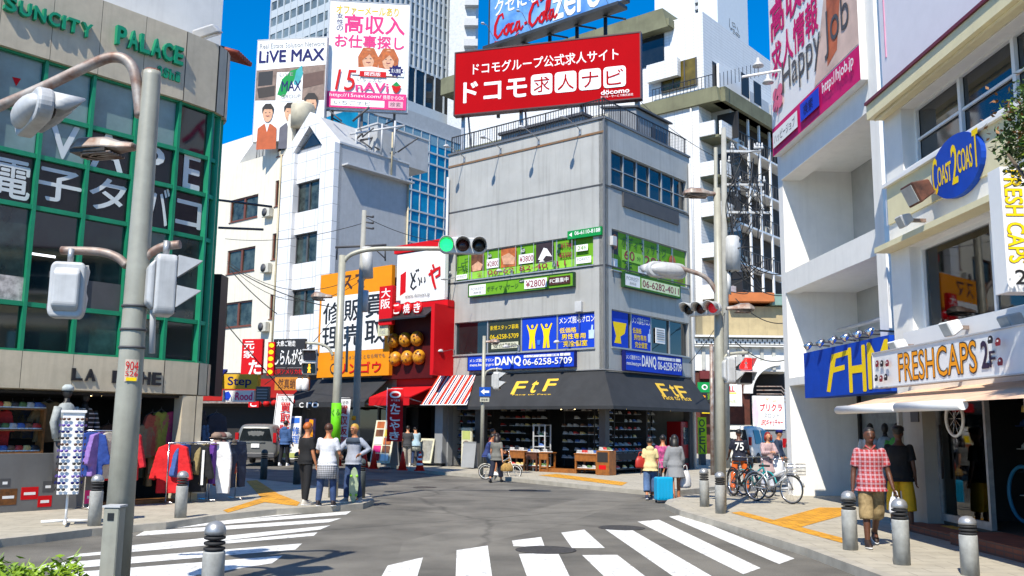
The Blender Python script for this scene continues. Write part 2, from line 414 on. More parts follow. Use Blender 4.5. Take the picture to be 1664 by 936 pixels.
marks('crosswalk', P2([[(620, 293), (640, 302), (1090, 258), (1178, 246)], [(520, 308), (545, 318), (1125, 272), (1142, 261)], [(470, 326), (440, 342), (1070, 297), (1110, 284)], [(420, 391), (420, 373), (1074, 307), (1040, 321)],
                       [(255, 400), (215, 413), (1020, 341), (1032, 330)], [(150, 432), (115, 447), (130, 456), (960, 386), (982, 366)], [(230, 460), (190, 475), (420, 505), (885, 430), (918, 406)]], 0, 700), paint)
marks('crosswalk', P2([[(245, 175), (290, 180), (365, 178), (330, 173)], [(305, 184), (345, 188), (500, 180), (440, 176)], [(365, 191), (410, 196), (590, 186), (540, 181)], [(440, 203), (490, 210), (664, 196), (660, 187)]], 832, 700), paint)
marks('lane_line', [[(1268, 792.5), (1340, 789), (1340, 790.5), (1268, 794.5)]], paint)
marks('tactile_strip', P2([[(712, 266), (745, 262), (1082, 350), (1080, 366)], [(850, 290), (940, 312), (1100, 268), (1085, 250), (1000, 249)]], 832, 700) +
      P2([[(800, 163), (835, 160), (905, 205), (975, 232), (965, 244), (860, 232), (740, 266), (725, 258), (850, 218)]], 0, 700) +
      [[(874, 772), (905, 770), (1020, 784), (1010, 789)]], yelp, .124)
iron = mat('manhole_iron', (.095, .09, .082), .6, .5, var=.3, scale=20, bump=.6, bscale=30)
for i, (x, y, r, lb) in enumerate(((887, 894, .45, 'round iron manhole cover between the near crosswalk stripes'), (1010, 858, .42, 'round iron manhole cover at the far end of the crosswalk stripes'), (850, 797, .4, 'round iron manhole cover in the road left of the crossing couple'),
                                   (690, 792, .35, 'dark manhole cover out in the middle of the road'), (612, 780, .35, 'dark manhole cover in the shade near the red cones'))):
    p = G(x, y); solo('manhole_cover', MB(iron).lathe([(r * .98, 0), (r, .003), (r, .007), (r * .92, .009), (r * .9, .006), (.001, .007)], 28), lb, 'manhole cover', (p.x, p.y, 0))

# a paler resurfaced strip in the middle of the junction
pat2 = mat('asphalt_patch_pale', (.178, .167, .143), .85, var=.2, scale=1.2, bump=.5, bscale=80); asphalt_detail(pat2)
marks('asphalt_patch', [[(655, 880), (960, 806), (1046, 808), (900, 856), (800, 880), (640, 925)]], pat2, .0015)

# ================================================================= left building: curved green glass front
BEIGE = tiles('beige_panels', hx('c4b8a0'), hx('4a443b'), 1.28, 6, .5, rot=True, var=.1, mort=.012, streak=.3)
GFR = mat('green_window_frame', hx('1f8f68'), .4, .3, var=.12)
LG = mat('smoky_green_glass', (.012, .03, .03), .05, var=.5, scale=.7, spec=.75)
LGL = mat('pale_blue_glass', (.19, .3, .3), .08, var=.3, scale=.6, spec=.7)
LGV = [LG, mat('teal_reflecting_glass', (.04, .11, .1), .06, var=.6, scale=.9, spec=.8), mat('smoky_green_glass_b', (.035, .06, .058), .05, var=.6, scale=1.4, spec=.75), mat('dark_green_glass', (.006, .016, .016), .04, var=.5, scale=.7, spec=.9)]
f0 = Fac(G(0, 835, .1), D2)                       # plane of the straight part (x grows to the right, away from the eye)
ZB = 3.1
us = [f0.hit(x, y)[0] for x, y in ((32, 578), (115, 585), (190, 589), (263, 592))]
pw = (us[3] - us[0]) / 3
pts = [f0.w(us[0] + pw * k) for k in range(-4, 4)]
ang = [6, 24, 46, 66, 84, 90]; cur = pts[-1]
for a, ln in zip(ang, (.86, .3, .27, .25, .25, 3.2)):
    az = A0 - rad(a); cur = cur + V((sin(az), cos(az), 0)) * ln; pts.append(cur)
segs = [Fac(pts[i], pts[i + 1] - pts[i]) for i in range(len(pts) - 1)]
lens = [(pts[i + 1] - pts[i]).length for i in range(len(pts) - 1)]
def zat(x, y, s=5): return segs[s].hit(x, y)[1]
ztop = f0.hit(155, 123)[1]; zf = f0.hit(160, 2)[1]
zV1, zV0, zD0, zM = f0.hit(100, 194)[1], f0.hit(100, 263)[1], f0.hit(100, 345)[1], f0.hit(100, 500)[1]
zlo = f0.hit(115, 634)[1]                          # soffit over the shop
lb = thing('shop_building', 'curved shop building with green window frames and beige bands at the left', 'building', f0.w(us[0]))
cen = sum(pts, V()) / len(pts)
back = [pts[-1] + D1 * 6, pts[0] + D1 * 9]
def band(name, z0, z1, m, out=0.0):
    o = MB(m)
    for i, s in enumerate(segs):
        o2 = MB(m).box(-.0, lens[i], -out, .3, z0, z1); x = fp(o2, name, lb, s)
        if i == 0: base = x
for zz0, zz1, out in ((zlo, ZB, .1), (ztop, zf, .12)): band('wall_band', zz0, zz1, BEIGE, out)
zs = [ZB, zM, zD0, zV0, zV1, ztop]
vapm = mat('black_window_film', (.01, .01, .012), .25, var=.1)
let = mat('pale_film_lettering', (.62, .66, .66), .5, var=.05)
for i, s in enumerate(segs):
    L = lens[i]
    for k in range(5):
        m = vapm if k in (2,) and i <= 7 else (LGL if k == 4 or (k == 3 and i < 5) else (vapm if k == 3 and i <= 7 else LG))
        if k == 4 and i == 7: m = LG
        if m is LG: m = LGV[(i * 5 + k * 3) % 4]
        fp(MB(m).box(.05, L - .05, .06, .1, zs[k] + .04, zs[k + 1] - .04), 'window_pane', lb, s)
    fr = MB(GFR); w = .034
    fr.box(-w, w, -.05, .12, ZB, ztop)
    if i == len(segs) - 1: fr.box(L - w, L + w, -.05, .12, ZB, ztop)
    for k, z in enumerate(zs): fr.box(w, L - w, -.02, .11, z - .045, z + .045)
    fp(fr, 'window_frame', lb, s)
# floor plate and roof plate closing the storeys
fl = MB(BEIGE); fl.T = MX.Translation(-lb.location)
inn = [p - segs[min(i, len(segs) - 1)].n * .15 for i, p in enumerate(pts)]
fl.plan([(p.x, p.y) for p in inn + back], zlo - .02, zlo + .06); fl.build('floor_slab', lb); fl = MB(BEIGE); fl.T = MX.Translation(-lb.location); fl.plan([(p.x, p.y) for p in inn + back], zf - .1, zf + .02); fl.build('roof_slab', lb)
fl = MB(DARK); fl.T = MX.Translation(-lb.location)
inn2 = [p - segs[min(i, len(segs) - 1)].n * .6 for i, p in enumerate(pts)]
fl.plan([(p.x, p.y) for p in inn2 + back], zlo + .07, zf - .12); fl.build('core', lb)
# window lettering, each on its pane
def onpane(t, px, i, q, m=let, bold=.03, y=.045):
    s = segs[i]; a = s.hit(q[0], q[1]); b = s.hit(q[2], q[3]); k = MB(m); k.ms = []
    txt(k, t, a[0], b[1], b[0], a[1], y, m, bold); return fp(k, 'window_lettering', lb, s)
onpane('V', 0, 5, (84, 196, 126, 262)); onpane('A', 0, 5, (154, 208, 200, 280)); onpane('P', 0, 6, (232, 233, 266, 292)); onpane('E', 0, 7, (303, 248, 325, 310))
onpane('電', 0, 3, (-2, 254, 48, 326)); onpane('子', 0, 4, (62, 268, 131, 334)); onpane('タ', 0, 5, (150, 284, 204, 347)); onpane('バ', 0, 6, (244, 300, 274, 368)); onpane('コ', 0, 7, (290, 322, 327, 373))
tri = MB(RED); q = segs[4].quad([(22, 124), (36, 127), (28, 139)]); tri.prism([(a, b) for a, b in q], .05, .055); fp(tri, 'window_sticker', lb, segs[4])
for q in ((0, 372, 56, 386), (20, 405, 92, 419)):   # strip lamps seen through the glass
    a = segs[4].hit(q[0], q[1]); b = segs[4].hit(q[2], q[3])
    t = MB(mat('lit_tube', (.95, .97, 1), .4, emit=1.2)).box(max(a[0], .07), min(b[0], lens[4] - .07), .052, .058, b[1], b[1] + .045); fp(t, 'tube_lamp', lb, segs[4])
for q, m in (((0, 445, 38, 490), PINK), ((142, 455, 196, 510), DGREY)):
    i = 3 if q[0] < 10 else 5
    a = segs[i].hit(q[0], q[1]); b = segs[i].hit(q[2], q[3]); fp(MB(mat('poster_paper', (.6, .55, .52), .6, var=.35, scale=9) if m is PINK else m).box(a[0], b[0], .05, .056, b[1], a[1]), 'poster', lb, segs[i])
# green metal letters on the fascia
GL = mat('green_letter', hx('12936a'), .35, .2, var=.1)
fs = Fac(f0.p, f0.u)
def fletters(word, q, depth=.12, m=GL, off=.13, bold=.03, shear=0):
    k = MB(m); k.ms = []; n = len(word); x0, y0, x1, y1, hgt = q
    a = fs.hit(x0, y0, off); b = fs.hit(x1, y1, off)
    z1 = a[1]; z0 = fs.hit(x0, y0 + hgt, off)[1]
    ws = [.28 if c in 'I' else 1 for c in word]; tot = sum(ws) + .22 * (n - 1); st = (b[0] - a[0]) / tot; u = a[0]
    for c, wd in zip(word, ws):
        if c != ' ': txt(k, c, u, z0, u + st * wd, z1, -off + .02, m, bold, 0, depth)
        u += st * (wd + .22)
    return fp(k, 'sign_lettering', lb, fs)
fletters('SUNCITY', (6, -6, 152, 0, 24)); fletters('PALACE', (188, 42, 296, 78, 31)); fletters('ashi', (256, 106, 293, 116, 17), .05, bold=.03)
blk = mat('black_metal_letter', (.03, .03, .035), .35, .4)
fletters('LA', (117, 598, 156, 600, 20), .05, blk, .11); fletters('I', (183, 602, 190, 602, 20), .05, blk, .11); fletters('HE', (230, 604, 262, 605, 21), .05, blk, .11)
# shop at the bottom: dark hall behind low wall and open front
sh = thing('clothing_shop', 'dark clothing shop front with low grey sticker wall under the beige band', 'shop front', f0.w(us[0], .12))
def sp(mb, name): return fp(mb, name, sh, f0)
uE = f0.hit(283, 817)[0]; uW = f0.hit(150, 828)[0]; ul = us[0] - 4.5 * pw
wz = f0.hit(60, 737)[1]
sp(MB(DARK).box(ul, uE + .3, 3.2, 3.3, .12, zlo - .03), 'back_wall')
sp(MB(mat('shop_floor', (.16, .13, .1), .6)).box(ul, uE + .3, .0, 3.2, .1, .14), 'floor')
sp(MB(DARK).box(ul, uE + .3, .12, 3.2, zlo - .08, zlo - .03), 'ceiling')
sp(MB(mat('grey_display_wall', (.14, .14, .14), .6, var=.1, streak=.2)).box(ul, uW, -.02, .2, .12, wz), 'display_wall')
sp(MB(BEIGE).box(f0.hit(286, 800)[0], f0.hit(336, 800)[0] - .25, -.03, .3, .12, zlo - .03), 'column'); sp(MB(DARK).box(f0.hit(286, 800)[0] + .1, f0.hit(336, 800)[0] - .3, .302, 3.2, .12, zlo - .03), 'side_wall')
sp(MB(WOOD).box(uW, uE - .05, -.06, .3, .12, .2), 'sill')
for q, m in (((35, 792, 61, 811), RED), ((62, 806, 83, 823), RED), ((70, 782, 86, 799), DGREY), ((0, 778, 16, 791), DGREY), ((0, 795, 26, 820), mat('brown_sticker', hx('7a4a1c'), .5, var=.4, scale=12)), ((138, 797, 150, 818), PINK)):
    a, b, c, d = f0.rect(*q, off=.02); k = MB(m).box(a, b, -.025, -.018, c, d); k.m(WHITE).box(a + .05, b - .05, -.028, -.0255, (c + d) / 2 - .03, (c + d) / 2 + .02); sp(k, 'sticker')
bulbm = mat('warm_bulb', (1, .72, .3), .4, emit=6)
for x, y in ((127, 633), (140, 634), (148, 641), (158, 634), (165, 641), (176, 640), (187, 641)):
    u, z = f0.hit(x, y, -.5); solo('spot_bulb', MB(bulbm).ball((0, 0, 0), .035, 8), 'small warm bulb in the row under the clothing shop ceiling', 'lamp', f0.w(u, z, -.5), 0, 'bulbs under the clothing shop ceiling')
for q in ((205, 622, 225, 700),): pass
# upper white block, floodlight and little roof
up = thing('upper_block', 'plain white upper storeys set back above the curved beige band', 'building', f0.w(us[3], zf, -1.2))
g0 = Fac(f0.w(0, 0, -.9), f0.u); ur = g0.hit(361, 30)[0]
fp(MB(OFFW).box(us[0] - 9, ur, 0, 6, zf + .03, zf + 9), 'wall', up, g0)
fp(MB(DGREY).box(us[0] - 9, ur + .02, -.03, 0, zf + 2.6, zf + 2.66), 'trim', up, g0)
p = AT(318, 62, 20.2); t = thing('floodlight', 'grey box floodlight on an arm above the curved beige band', 'lamp', p, 0)
MB(RUST).tube([(-.35, -.0, -.32), (0, 0, -.05)], .03).build('arm', t)
k = MB(LGREY); k.T = MX.Rotation(rad(-20), 4, 'Y') @ MX.Rotation(rad(22), 4, 'X'); k.prism([(-.05, -.05), (.6, -.05), (.52, .16), (.03, .16)], -.25, .3); bevel(k.build('housing', t), .03, 2)
k = MB(mat('lamp_glass', (.5, .52, .5), .2)); k.T = MX.Rotation(rad(-20), 4, 'Y') @ MX.Rotation(rad(22), 4, 'X'); k.box(.0, .55, -.2, .25, -.07, -.052); k.build('lens', t)
p = AT(352, 76, 21.5); k = MB(mat('red_corrugated', hx('8d3a26'), .6, var=.25, scale=8))
for i in range(7): k.T = MX.Rotation(rad(18), 4, 'Y'); k.tube([(0, i * .12, 0), (.62, i * .12, 0)], .06, 6)
solo('canopy_roof', k, 'little rusty red corrugated roof behind the curved beige corner', 'roof', p, A0 * -.2)

# ---- clothes and stock of the left shop
def cloth(name, col, rough=.85): return mat(name, hx(col), rough, var=.18, scale=9, bump=.5, bscale=14)
def garment(kind, m, w=.5, h=.75, m2=None):
    """folded cloth silhouette with sleeves, hanging; origin at the collar top"""
    if kind == 'shirt': P = [(-.1, 0), (-.22, -.05), (-.36, -.5), (-.27, -.54), (-.2, -.25), (-.22, -1), (.22, -1), (.2, -.25), (.27, -.54), (.36, -.5), (.22, -.05), (.1, 0), (0, -.06)]
    elif kind == 'jacket': P = [(-.09, 0), (-.22, -.06), (-.34, -.72), (-.24, -.75), (-.19, -.3), (-.22, -1), (.22, -1), (.19, -.3), (.24, -.75), (.34, -.72), (.22, -.06), (.09, 0)]
    elif kind == 'trousers': P = [(-.3, 0), (-.36, -.3), (-.34, -1), (-.12, -1), (0, -.34), (.12, -1), (.34, -1), (.36, -.3), (.3, 0)]
    else: P = [(-.3, 0), (-.32, -.5), (-.36, -1), (.36, -1), (.32, -.5), (.3, 0)]
    k = MB(m); P = [(x * w / .5, z * h) for x, z in P]; k.prism(P, -.06, .06)
    if m2:
        k.m(m2).box(-.2 * w / .5, -.15 * w / .5, -.054, -.05, -.95 * h, -.1 * h).box(.15 * w / .5, .2 * w / .5, -.054, -.05, -.95 * h, -.1 * h)
    return k
fold_tex = bpy.data.textures.new('cloth_folds', 'CLOUDS'); fold_tex.noise_scale = .22
def drape(o):
    r = o.modifiers.new('remesh', 'REMESH'); r.mode = 'VOXEL'; r.voxel_size = .02; r.use_smooth_shade = True
    d = o.modifiers.new('folds', 'DISPLACE'); d.texture = fold_tex; d.strength = .035; d.mid_level = .5; d.texture_coords = 'GLOBAL'
    s_ = o.modifiers.new('smooth', 'SMOOTH'); s_.iterations = 3; return o
def hang(name, label, cat, F, px, py, off, kind, m, w, h, group=None, rzo=0, m2=None, z=None):
    u, zz = F.hit(px, py, off); t = thing(name, label, cat, F.w(u, z or zz, off), F.rz + rzo, group)
    drape(garment(kind, m, w, h).build('cloth', t))
    MB(DGREY).tube([(-.16, 0, -.05), (0, 0, .04), (.16, 0, -.05)], .008, 5).tube([(0, 0, .04), (0, 0, .1)], .006, 5).build('hanger', t); return t
def mannequin(label, F, px, py, off, top, bot, hat=None, h=1.75, rzo=0, scale=1):
    u, z = F.hit(px, py, off); t = thing('mannequin', label, 'mannequin', F.w(u, z, off), F.rz + rzo)
    k = MB(BLACK); k.rings([((0, 0, .0), .16, .1), ((0, 0, .25), .14, .1), ((0, 0, .5), .19, .11), ((0, 0, .6), .1, .08), ((0, 0, .66), .055, .055), ((0, 0, .72), .05, .05)]); k.ball((0, 0, .83), (.085, .1, .125)); k.build('torso', t)
    j = MB(top); j.rings([((0, 0, -.1), .2, .14), ((0, 0, .2), .18, .13), ((0, 0, .48), .22, .14), ((0, 0, .6), .13, .1), ((0, 0, .63), .07, .07)])
    for s in (-1, 1): j.tube([(s * .19, 0, .54), (s * .27, 0, .25), (s * .25, -.06, -.05)], [.075, .065, .055])
    j.build('jacket', t)
    if bot:
        b = MB(bot)
        for s in (-1, 1): b.tube([(s * .09, 0, -.05), (s * .1, 0, -.45), (s * .1, 0, -.9)], [.1, .075, .06])
        b.build('trousers', t)
    if hat: MB(hat).rings([((0, 0, .86), .105, .12), ((0, 0, .93), .1, .115), ((0, 0, .98), .05, .06)]).build('hat', t)
    return t
mannequin('mannequin in a pale grey jacket and knit hat at the shop front', f0, 104, 708, .25, cloth('pale_jacket_cloth', '9aa0a0'), DGREY, cloth('hat_cloth', 'a9b2b4'), rzo=.3)
mannequin('mannequin in a striped dark top behind the grey jacket mannequin', f0, 134, 712, -.4, tiles('striped_cloth', (.5, .5, .5), (.02, .02, .02), 4, .09, .9, rot=True, mort=.035), BLACK, cloth('green_hat_cloth', '5d7a72'))
for x, y, kd, c, w, h, lb_ in ((80, 652, 'shirt', '6d5a3c', .55, .8, 'brown shirt hung high in the dark shop left of the grey mannequin'), (288, 668, 'shirt', 'b03a64', .62, .85, 'pink printed T-shirt hung beside the shop column'),
                               (318, 665, 'jacket', '24202a', .5, .8, 'black jacket hung right of the pink T-shirt'), (262, 668, 'shirt', '8a8f3a', .35, .9, 'olive green top hung left of the pink T-shirt'),
                               (248, 672, 'shirt', '9a4a3a', .35, .9, 'rust coloured top hung left of the olive top'), (325, 690, 'trousers', '4a6a92', .35, .8, 'blue jeans hung on the shop column'),
                               (236, 690, 'shirt', '77705a', .4, .7, 'striped knit top hung deep in the open shop front'), (352, 672, 'jacket', '232838', .5, 1.1, 'long dark coat hung at the right end of the clothing shop'), (2, 665, 'shirt', '9a1d22', .4, .8, 'dark red top hung at the far left of the shop')):
    hang('hanging_garment', lb_, 'clothing', f0, x, y, -.45, kd, cloth('cloth_' + c, c), w, h, 'clothes hung in the left shop', m2=None)
def rail(label, F, px, py, L, items, off, h=1.25, white=False):
    u = F.hit(px, py, off)[0]; t = thing('clothes_rail', label, 'clothes rail', F.w(u, .12, off), F.rz)
    k = MB(CHROME); k.tube([(0, 0, h), (L, 0, h)], .015, 6)
    for x in (.03, L - .03):
        k.tube([(x, 0, 0.05), (x, 0, h)], .014, 6).tube([(x, -.25, .04), (x, .25, .04)], .014, 6)
    k.build('rail_frame', t)
    items = items[:1] + [(a, b, c, d, e, f) for a, b, c, d, e, f in items[1:]]
    for i, (kd, c, w, hh, m2, lbx) in enumerate(items):
        x = L * (i + .5) / len(items); q = thing('rail_garment', lbx, 'clothing', F.w(u + x, .12 + h - .03, off + .0), F.rz + rad(-48 if c in ('101216', 'e4e4e4', 'd81820', 'c02030', 'c01828') else (-20, 22, 8, 25, 15)[i % 5]), 'clothes on the pavement rails')
        drape(garment(kd, cloth('cloth_' + c, c), w * 1.12, hh).build('cloth', q))
        if m2: MB(m2).box(-.25, -.2, -.1, -.085, -.85 * hh, -.12 * hh).box(.2, .25, -.1, -.085, -.85 * hh, -.12 * hh).build('stripes', q)
        MB(DGREY).tube([(-.14, 0, -.04), (0, 0, .03), (.14, 0, -.04)], .008, 5).build('hanger', q)
    return t
wst = mat('white_stripe_cloth', (.75, .75, .75), .8)
rail('chrome clothes rail of jackets behind the sunglasses stand', f0, 132, 830, .9, [('jacket', '2a4a9a', .5, .85, None, 'blue jacket on the rail behind the sunglasses stand'), ('jacket', '8a6ab0', .5, .85, None, 'lilac jacket beside the blue one on the rail'), ('jacket', 'c8c0b0', .5, .9, None, 'cream jacket in the middle of the rail behind the sunglasses'), ('jacket', 'c02030', .55, .95, None, 'red jacket at the near end of the rail behind the sunglasses'), ('jacket', 'c01828', .55, .95, None, 'red jacket last on the rail behind the sunglasses')], .35, 1.5)
rail('clothes rail with track jackets in front of the open shop', f0, 266, 824, 1.0, [('jacket', 'd81820', .6, 1.0, None, 'bright red jacket on the pavement rail'), ('jacket', '3a5a9a', .5, .9, None, 'blue top beside the bright red jacket'), ('jacket', '101216', .6, 1.0, wst, 'black track jacket with white stripes on the pavement rail'), ('jacket', '8a7a50', .5, .85, None, 'khaki jacket behind the black track jacket')], .3, 1.25)
rail('clothes rail with white trousers at the shop corner', f0, 336, 822, .72, [('trousers', 'e4e4e4', .52, 1.1, None, 'white trousers hung on the front of the corner rail'), ('jacket', '5a2a8a', .5, .9, None, 'purple top on the corner rail'), ('jacket', 'b04a30', .5, .95, None, 'rust red top on the corner rail'), ('trousers', '2f4468', .4, 1.0, None, 'blue jeans on the corner rail'), ('trousers', '28364f', .4, 1.0, None, 'dark jeans at the end of the corner rail')], .3, 1.3)
hatm = [cloth('cap_a', '8a7466'), cloth('cap_b', '6d4a44'), cloth('cap_c', '97938c'), cloth('cap_d', '5a5148')]
for i in range(7):
    u, z = f0.hit(352 + (i % 4) * 8, 722 - (i // 4) * 10, .3)
    solo('cap', MB(hatm[i % 4]).rings([((0, 0, 0), .12, .13), ((0, 0, .08), .11, .12), ((0, 0, .13), .05, .05)]).rings([((0, -.12, 0), .09, .1), ((0, -.12, .015), .09, .1)]), 'soft cap in the heap on top of the corner rail', 'cap', f0.w(u, z, .3), i, 'caps on top of the corner rail')
for j, c in enumerate(('4a3a30', '6a6a70', '20242e', '7a2a30', '8a8070', '2a3a5a', '503a5a', '3a4a3a', '9a8a6a', '24242a', '5a2030', '3a3a44')):
    hang('hanging_garment', 'dim garment on the long row inside the dark clothing shop', 'clothing', f0, 176 + j * 8.5, 690 + (j % 3) * 14, -.9, ('jacket', 'shirt')[j % 2], cloth('cloth_' + c, c), .5, .95, 'garments inside the dark clothing shop', rzo=rad(20 + 25 * (j % 3)))
for j, c in enumerate(('24262c', '6a5a40', '3a4a6a', '502024')):
    hang('hanging_garment', 'dark top hung high behind the shoe shelf window', 'clothing', f0, 20 + j * 17, 655, -.9, 'shirt', cloth('cloth_' + c, c), .5, .7, 'tops behind the shoe shelf window')
# sunglasses stand
p = f0.hit(104, 850, 0); gp = G(106, 853, .12)
t = thing('sunglasses_stand', 'white revolving sunglasses stand on a castor base at the low wall', 'display stand', (gp.x, gp.y, .12), .4)
k = MB(WHITE)
for a in range(4): k.tube([(0, 0, .07), (.36 * cos(a * pi / 2), .36 * sin(a * pi / 2), .06)], .025, 6)
k.tube([(0, 0, .05), (0, 0, .5)], .02, 8); k.build('base', t)
k = MB(WHITE).box(-.19, .19, -.19, .19, 1.82, 1.86).box(-.16, .16, -.16, .16, .5, 1.82); k.build('rack', t)
for r in range(12):
    z = .58 + r * .103; g2 = MB([BLACK, NAVY, mat('violet_plastic', hx('5a3f9a'), .3), mat('brown_plastic', hx('503020'), .3)][r % 4])
    for s in range(4):
        g2.T = MX.Rotation(s * pi / 2, 4, 'Z')
        for xx in (-.1, .1):
            g2.ball((xx - .035, -.195, z), (.03, .012, .024), 8).ball((xx + .035, -.195, z), (.03, .012, .024), 8).box(xx - .065, xx + .065, -.2, -.195, z + .012, z + .018)
    g2.T = None; g2.build('sunglasses_row', t)
# shoe shelf inside
shoecol = ['a6a6a6', '2a2a2e', 'b03028', '3a5a9a', '4a6a3a', 'c8b070', '6a4a34']
def shoe_mesh(c):
    k = MB(mat('shoe_' + c, hx(c), .5, var=.1)); k.rings([((0, 0, 0), .05, .14), ((0, 0, .03), .05, .14), ((0, .02, .06), .045, .1), ((0, .06, .1), .035, .06)], 10); k.m(WHITE).rings([((0, 0, -.015), .052, .145), ((0, 0, .01), .053, .146)], 10)
    me = k.build('shoe'); d = me.data; bpy.data.objects.remove(me); return d
SHOES = [shoe_mesh(c) for c in shoecol]
def shoe(i, loc, rz, label, group):
    o = bpy.data.objects.new('shoe', SHOES[i % len(SHOES)]); COL.objects.link(o); o.location = loc; o.rotation_euler = (0, 0, rz); tag(o, label, 'shoe', group); return o
u0 = f0.hit(-5, 780)[0]; u1 = f0.hit(72, 780)[0]
t = thing('shoe_shelf', 'wooden shoe shelf standing in the dark window above the low wall', 'shelf', f0.w(u0, wz, -.35), f0.rz)
k = MB(WOOD)
zsh = [0, .42, .82]
for z in zsh: k.box(0, u1 - u0, -.15, .15, z, z + .03)
for x in (0, u1 - u0): k.box(x - .02, x + .02, -.15, .15, 0, .85)
k.build('shelf_frame', t)
for r, z in enumerate(zsh):
    for i in range(6): shoe(i * 3 + r, f0.w(u0 + (u1 - u0) * (i + .5) / 6, wz + z + .05, -.3), f0.rz + pi / 2 + .3, 'shoe on the wooden shelf in the left shop window', 'shoes in the left shop window')

# ================================================================= grey corner building in the centre
CLAD = mat('grey_metal_cladding', hx('b2b2ae'), .5, .1, var=.09, scale=.8, ribs=9, streak=.5)
CLADT = mat('grey_trim', hx('6d6f72'), .5, .2, var=.1, streak=.2)
ZT, Z3, Z2, WL, WR = 13.5, 7.775, 3.92, 8.19, 6.65
cb = thing('corner_building', 'grey metal clad corner building with posters in its windows at the crossing', 'building', CC)
def cp(mb, name, F): return fp(mb, name, cb, F)
WF = mat('window_frame_grey', hx('a8aaab'), .4, .4, var=.06)
def wall(F, L, holes, z0, z1, m, th=.25, root=None, name='wall'):
    """wall with rectangular holes (u0,u1,z0,z1)"""
    k = MB(m); xs = sorted({0, L, *[h[0] for h in holes], *[h[1] for h in holes]}); zs = sorted({z0, z1, *[h[2] for h in holes], *[h[3] for h in holes]})
    for i in range(len(xs) - 1):
        run = None
        for j in range(len(zs) - 1):
            cx, cz = (xs[i] + xs[i + 1]) / 2, (zs[j] + zs[j + 1]) / 2
            solid = not any(h[0] < cx < h[1] and h[2] < cz < h[3] for h in holes)
            if solid and run is None: run = zs[j]
            if (not solid or j == len(zs) - 2) and run is not None:
                k.box(xs[i], xs[i + 1], 0, th, run, zs[j + 1] if solid else zs[j]); run = None
    return fp(k, name, root or cb, F)
def window(F, root, h, n, dep=.12, glass=None, rows=1, fm=None, fw=.03, sill=True, name='window'):
    fm = fm or WF; glass = glass or GLASS; k = MB(fm); u0, u1, z0, z1 = h
    k.box(u0, u1, dep - .05, dep + .02, z1 - fw, z1).box(u0, u1, dep - .05, dep + .02, z0, z0 + fw)
    for i in range(n + 1):
        u = u0 + (u1 - u0) * i / n; a, b = max(u0, u - fw), min(u1, u + fw); k.box(a, b, dep - .045, dep + .015, z0 + fw, z1 - fw)
    for r in range(1, rows):
        z = z0 + (z1 - z0) * r / rows
        for i in range(n): k.box(u0 + (u1 - u0) * i / n + fw, u0 + (u1 - u0) * (i + 1) / n - fw, dep - .03, dep + .01, z - fw / 2, z + fw / 2)
    f = fp(k, name, root, F)
    g = MB(glass).box(u0, u1, dep + .025, dep + .045, z0, z1).build('pane', f)
    if sill: MB(fm).box(u0 - .04, u1 + .04, -.06, dep - .06, z0 - .05, z0 - .003).build('sill', f)
    return f
hL3 = FL.rect(740, 413, 964, 430); hL2 = FL.rect(739, 525, 966, 565)
hR4 = FR.rect(993, 243, 1116, 345); hR3 = FR.rect(994, 371, 1117, 468); hR2 = FR.rect(994, 502, 1120, 580)
wall(FL, WL, [hL3, hL2], 3.1, ZT, CLAD); wall(FR, WR, [hR4, hR3, hR2], 3.1, ZT, CLAD)
bk = MB(CLADT); bk.T = MX.Translation(-cb.location)
q = [CC + D1 * WL, CC + D1 * WL + D2 * WR, CC + D2 * WR]
a, b2, c2 = q; A, B = FL, FR
inset = lambda t1, t2: CC + D1 * t1 + D2 * t2
for nm, P, z0, z1, m in (('side_wall', [(WL, .25), (WL, WR), (WL - .25, WR), (WL - .25, .25)], 0.1, ZT, CLAD), ('rear_wall', [(.25, WR), (.25, WR - .25), (WL - .25, WR - .25), (WL - .25, WR)], .1, ZT, CLAD),
                         ('roof', [(.26, .26), (WL - .26, .26), (WL - .26, WR - .26), (.26, WR - .26)], ZT - .9, ZT - .7, CLADT), ('core', [(.5, .5), (WL - .4, .5), (WL - .4, WR - .4), (.5, WR - .4)], 3.4, ZT - 1, DARK),
                         ('shop_ceiling', [(.26, .26), (WL - .26, .26), (WL - .26, WR - .26), (.26, WR - .26)], 3.12, 3.3, DARK)):
    k = MB(m); k.T = MX.Translation(-cb.location); k.plan([tuple((inset(*p))[:2]) for p in P], z0, z1); k.build(nm, cb)
# grooves, cap rails and corner seam
for F, L in ((FL, WL), (FR, WR)):
    k = MB(DGREY)
    for px, py in ((980, 299), (983, 430)): k.box(0.0, L, -.02, -.001, (z := F.hit(px, py)[1]) - .025, z + .025)
    cp(k, 'joint_trim', F); k = MB(CLADT).box(-.02, L, -.06, .3, ZT + .002, ZT + .09); cp(k, 'parapet_cap', F)
    k = MB(mat('rusty_flashing', hx('7a6b58'), .6, .2, var=.25, scale=3, col2='8a5a2a')).box(0, L - (.02 if F is FL else 0), -.03, -.001, ZT - .55, ZT - .47); 
    if F is FL: cp(k, 'flashing', F)
cp(MB(CLADT).box(WL - .06, WL + .025, -.025, -.002, 3.1, ZT), 'corner_trim', FL)
window(FR, cb, hR4, 6, rows=2); window(FR, cb, hR3, 5); window(FR, cb, hR2, 4); window(FL, cb, hL3, 8); window(FL, cb, hL2, 4)
cp(MB(DGREY).box(*FR.rect(1013, 312, 1103, 366, .06)[:2], -.08, -.001, *FR.rect(1013, 312, 1103, 366, .06)[2:]), 'blank_panel', FR)
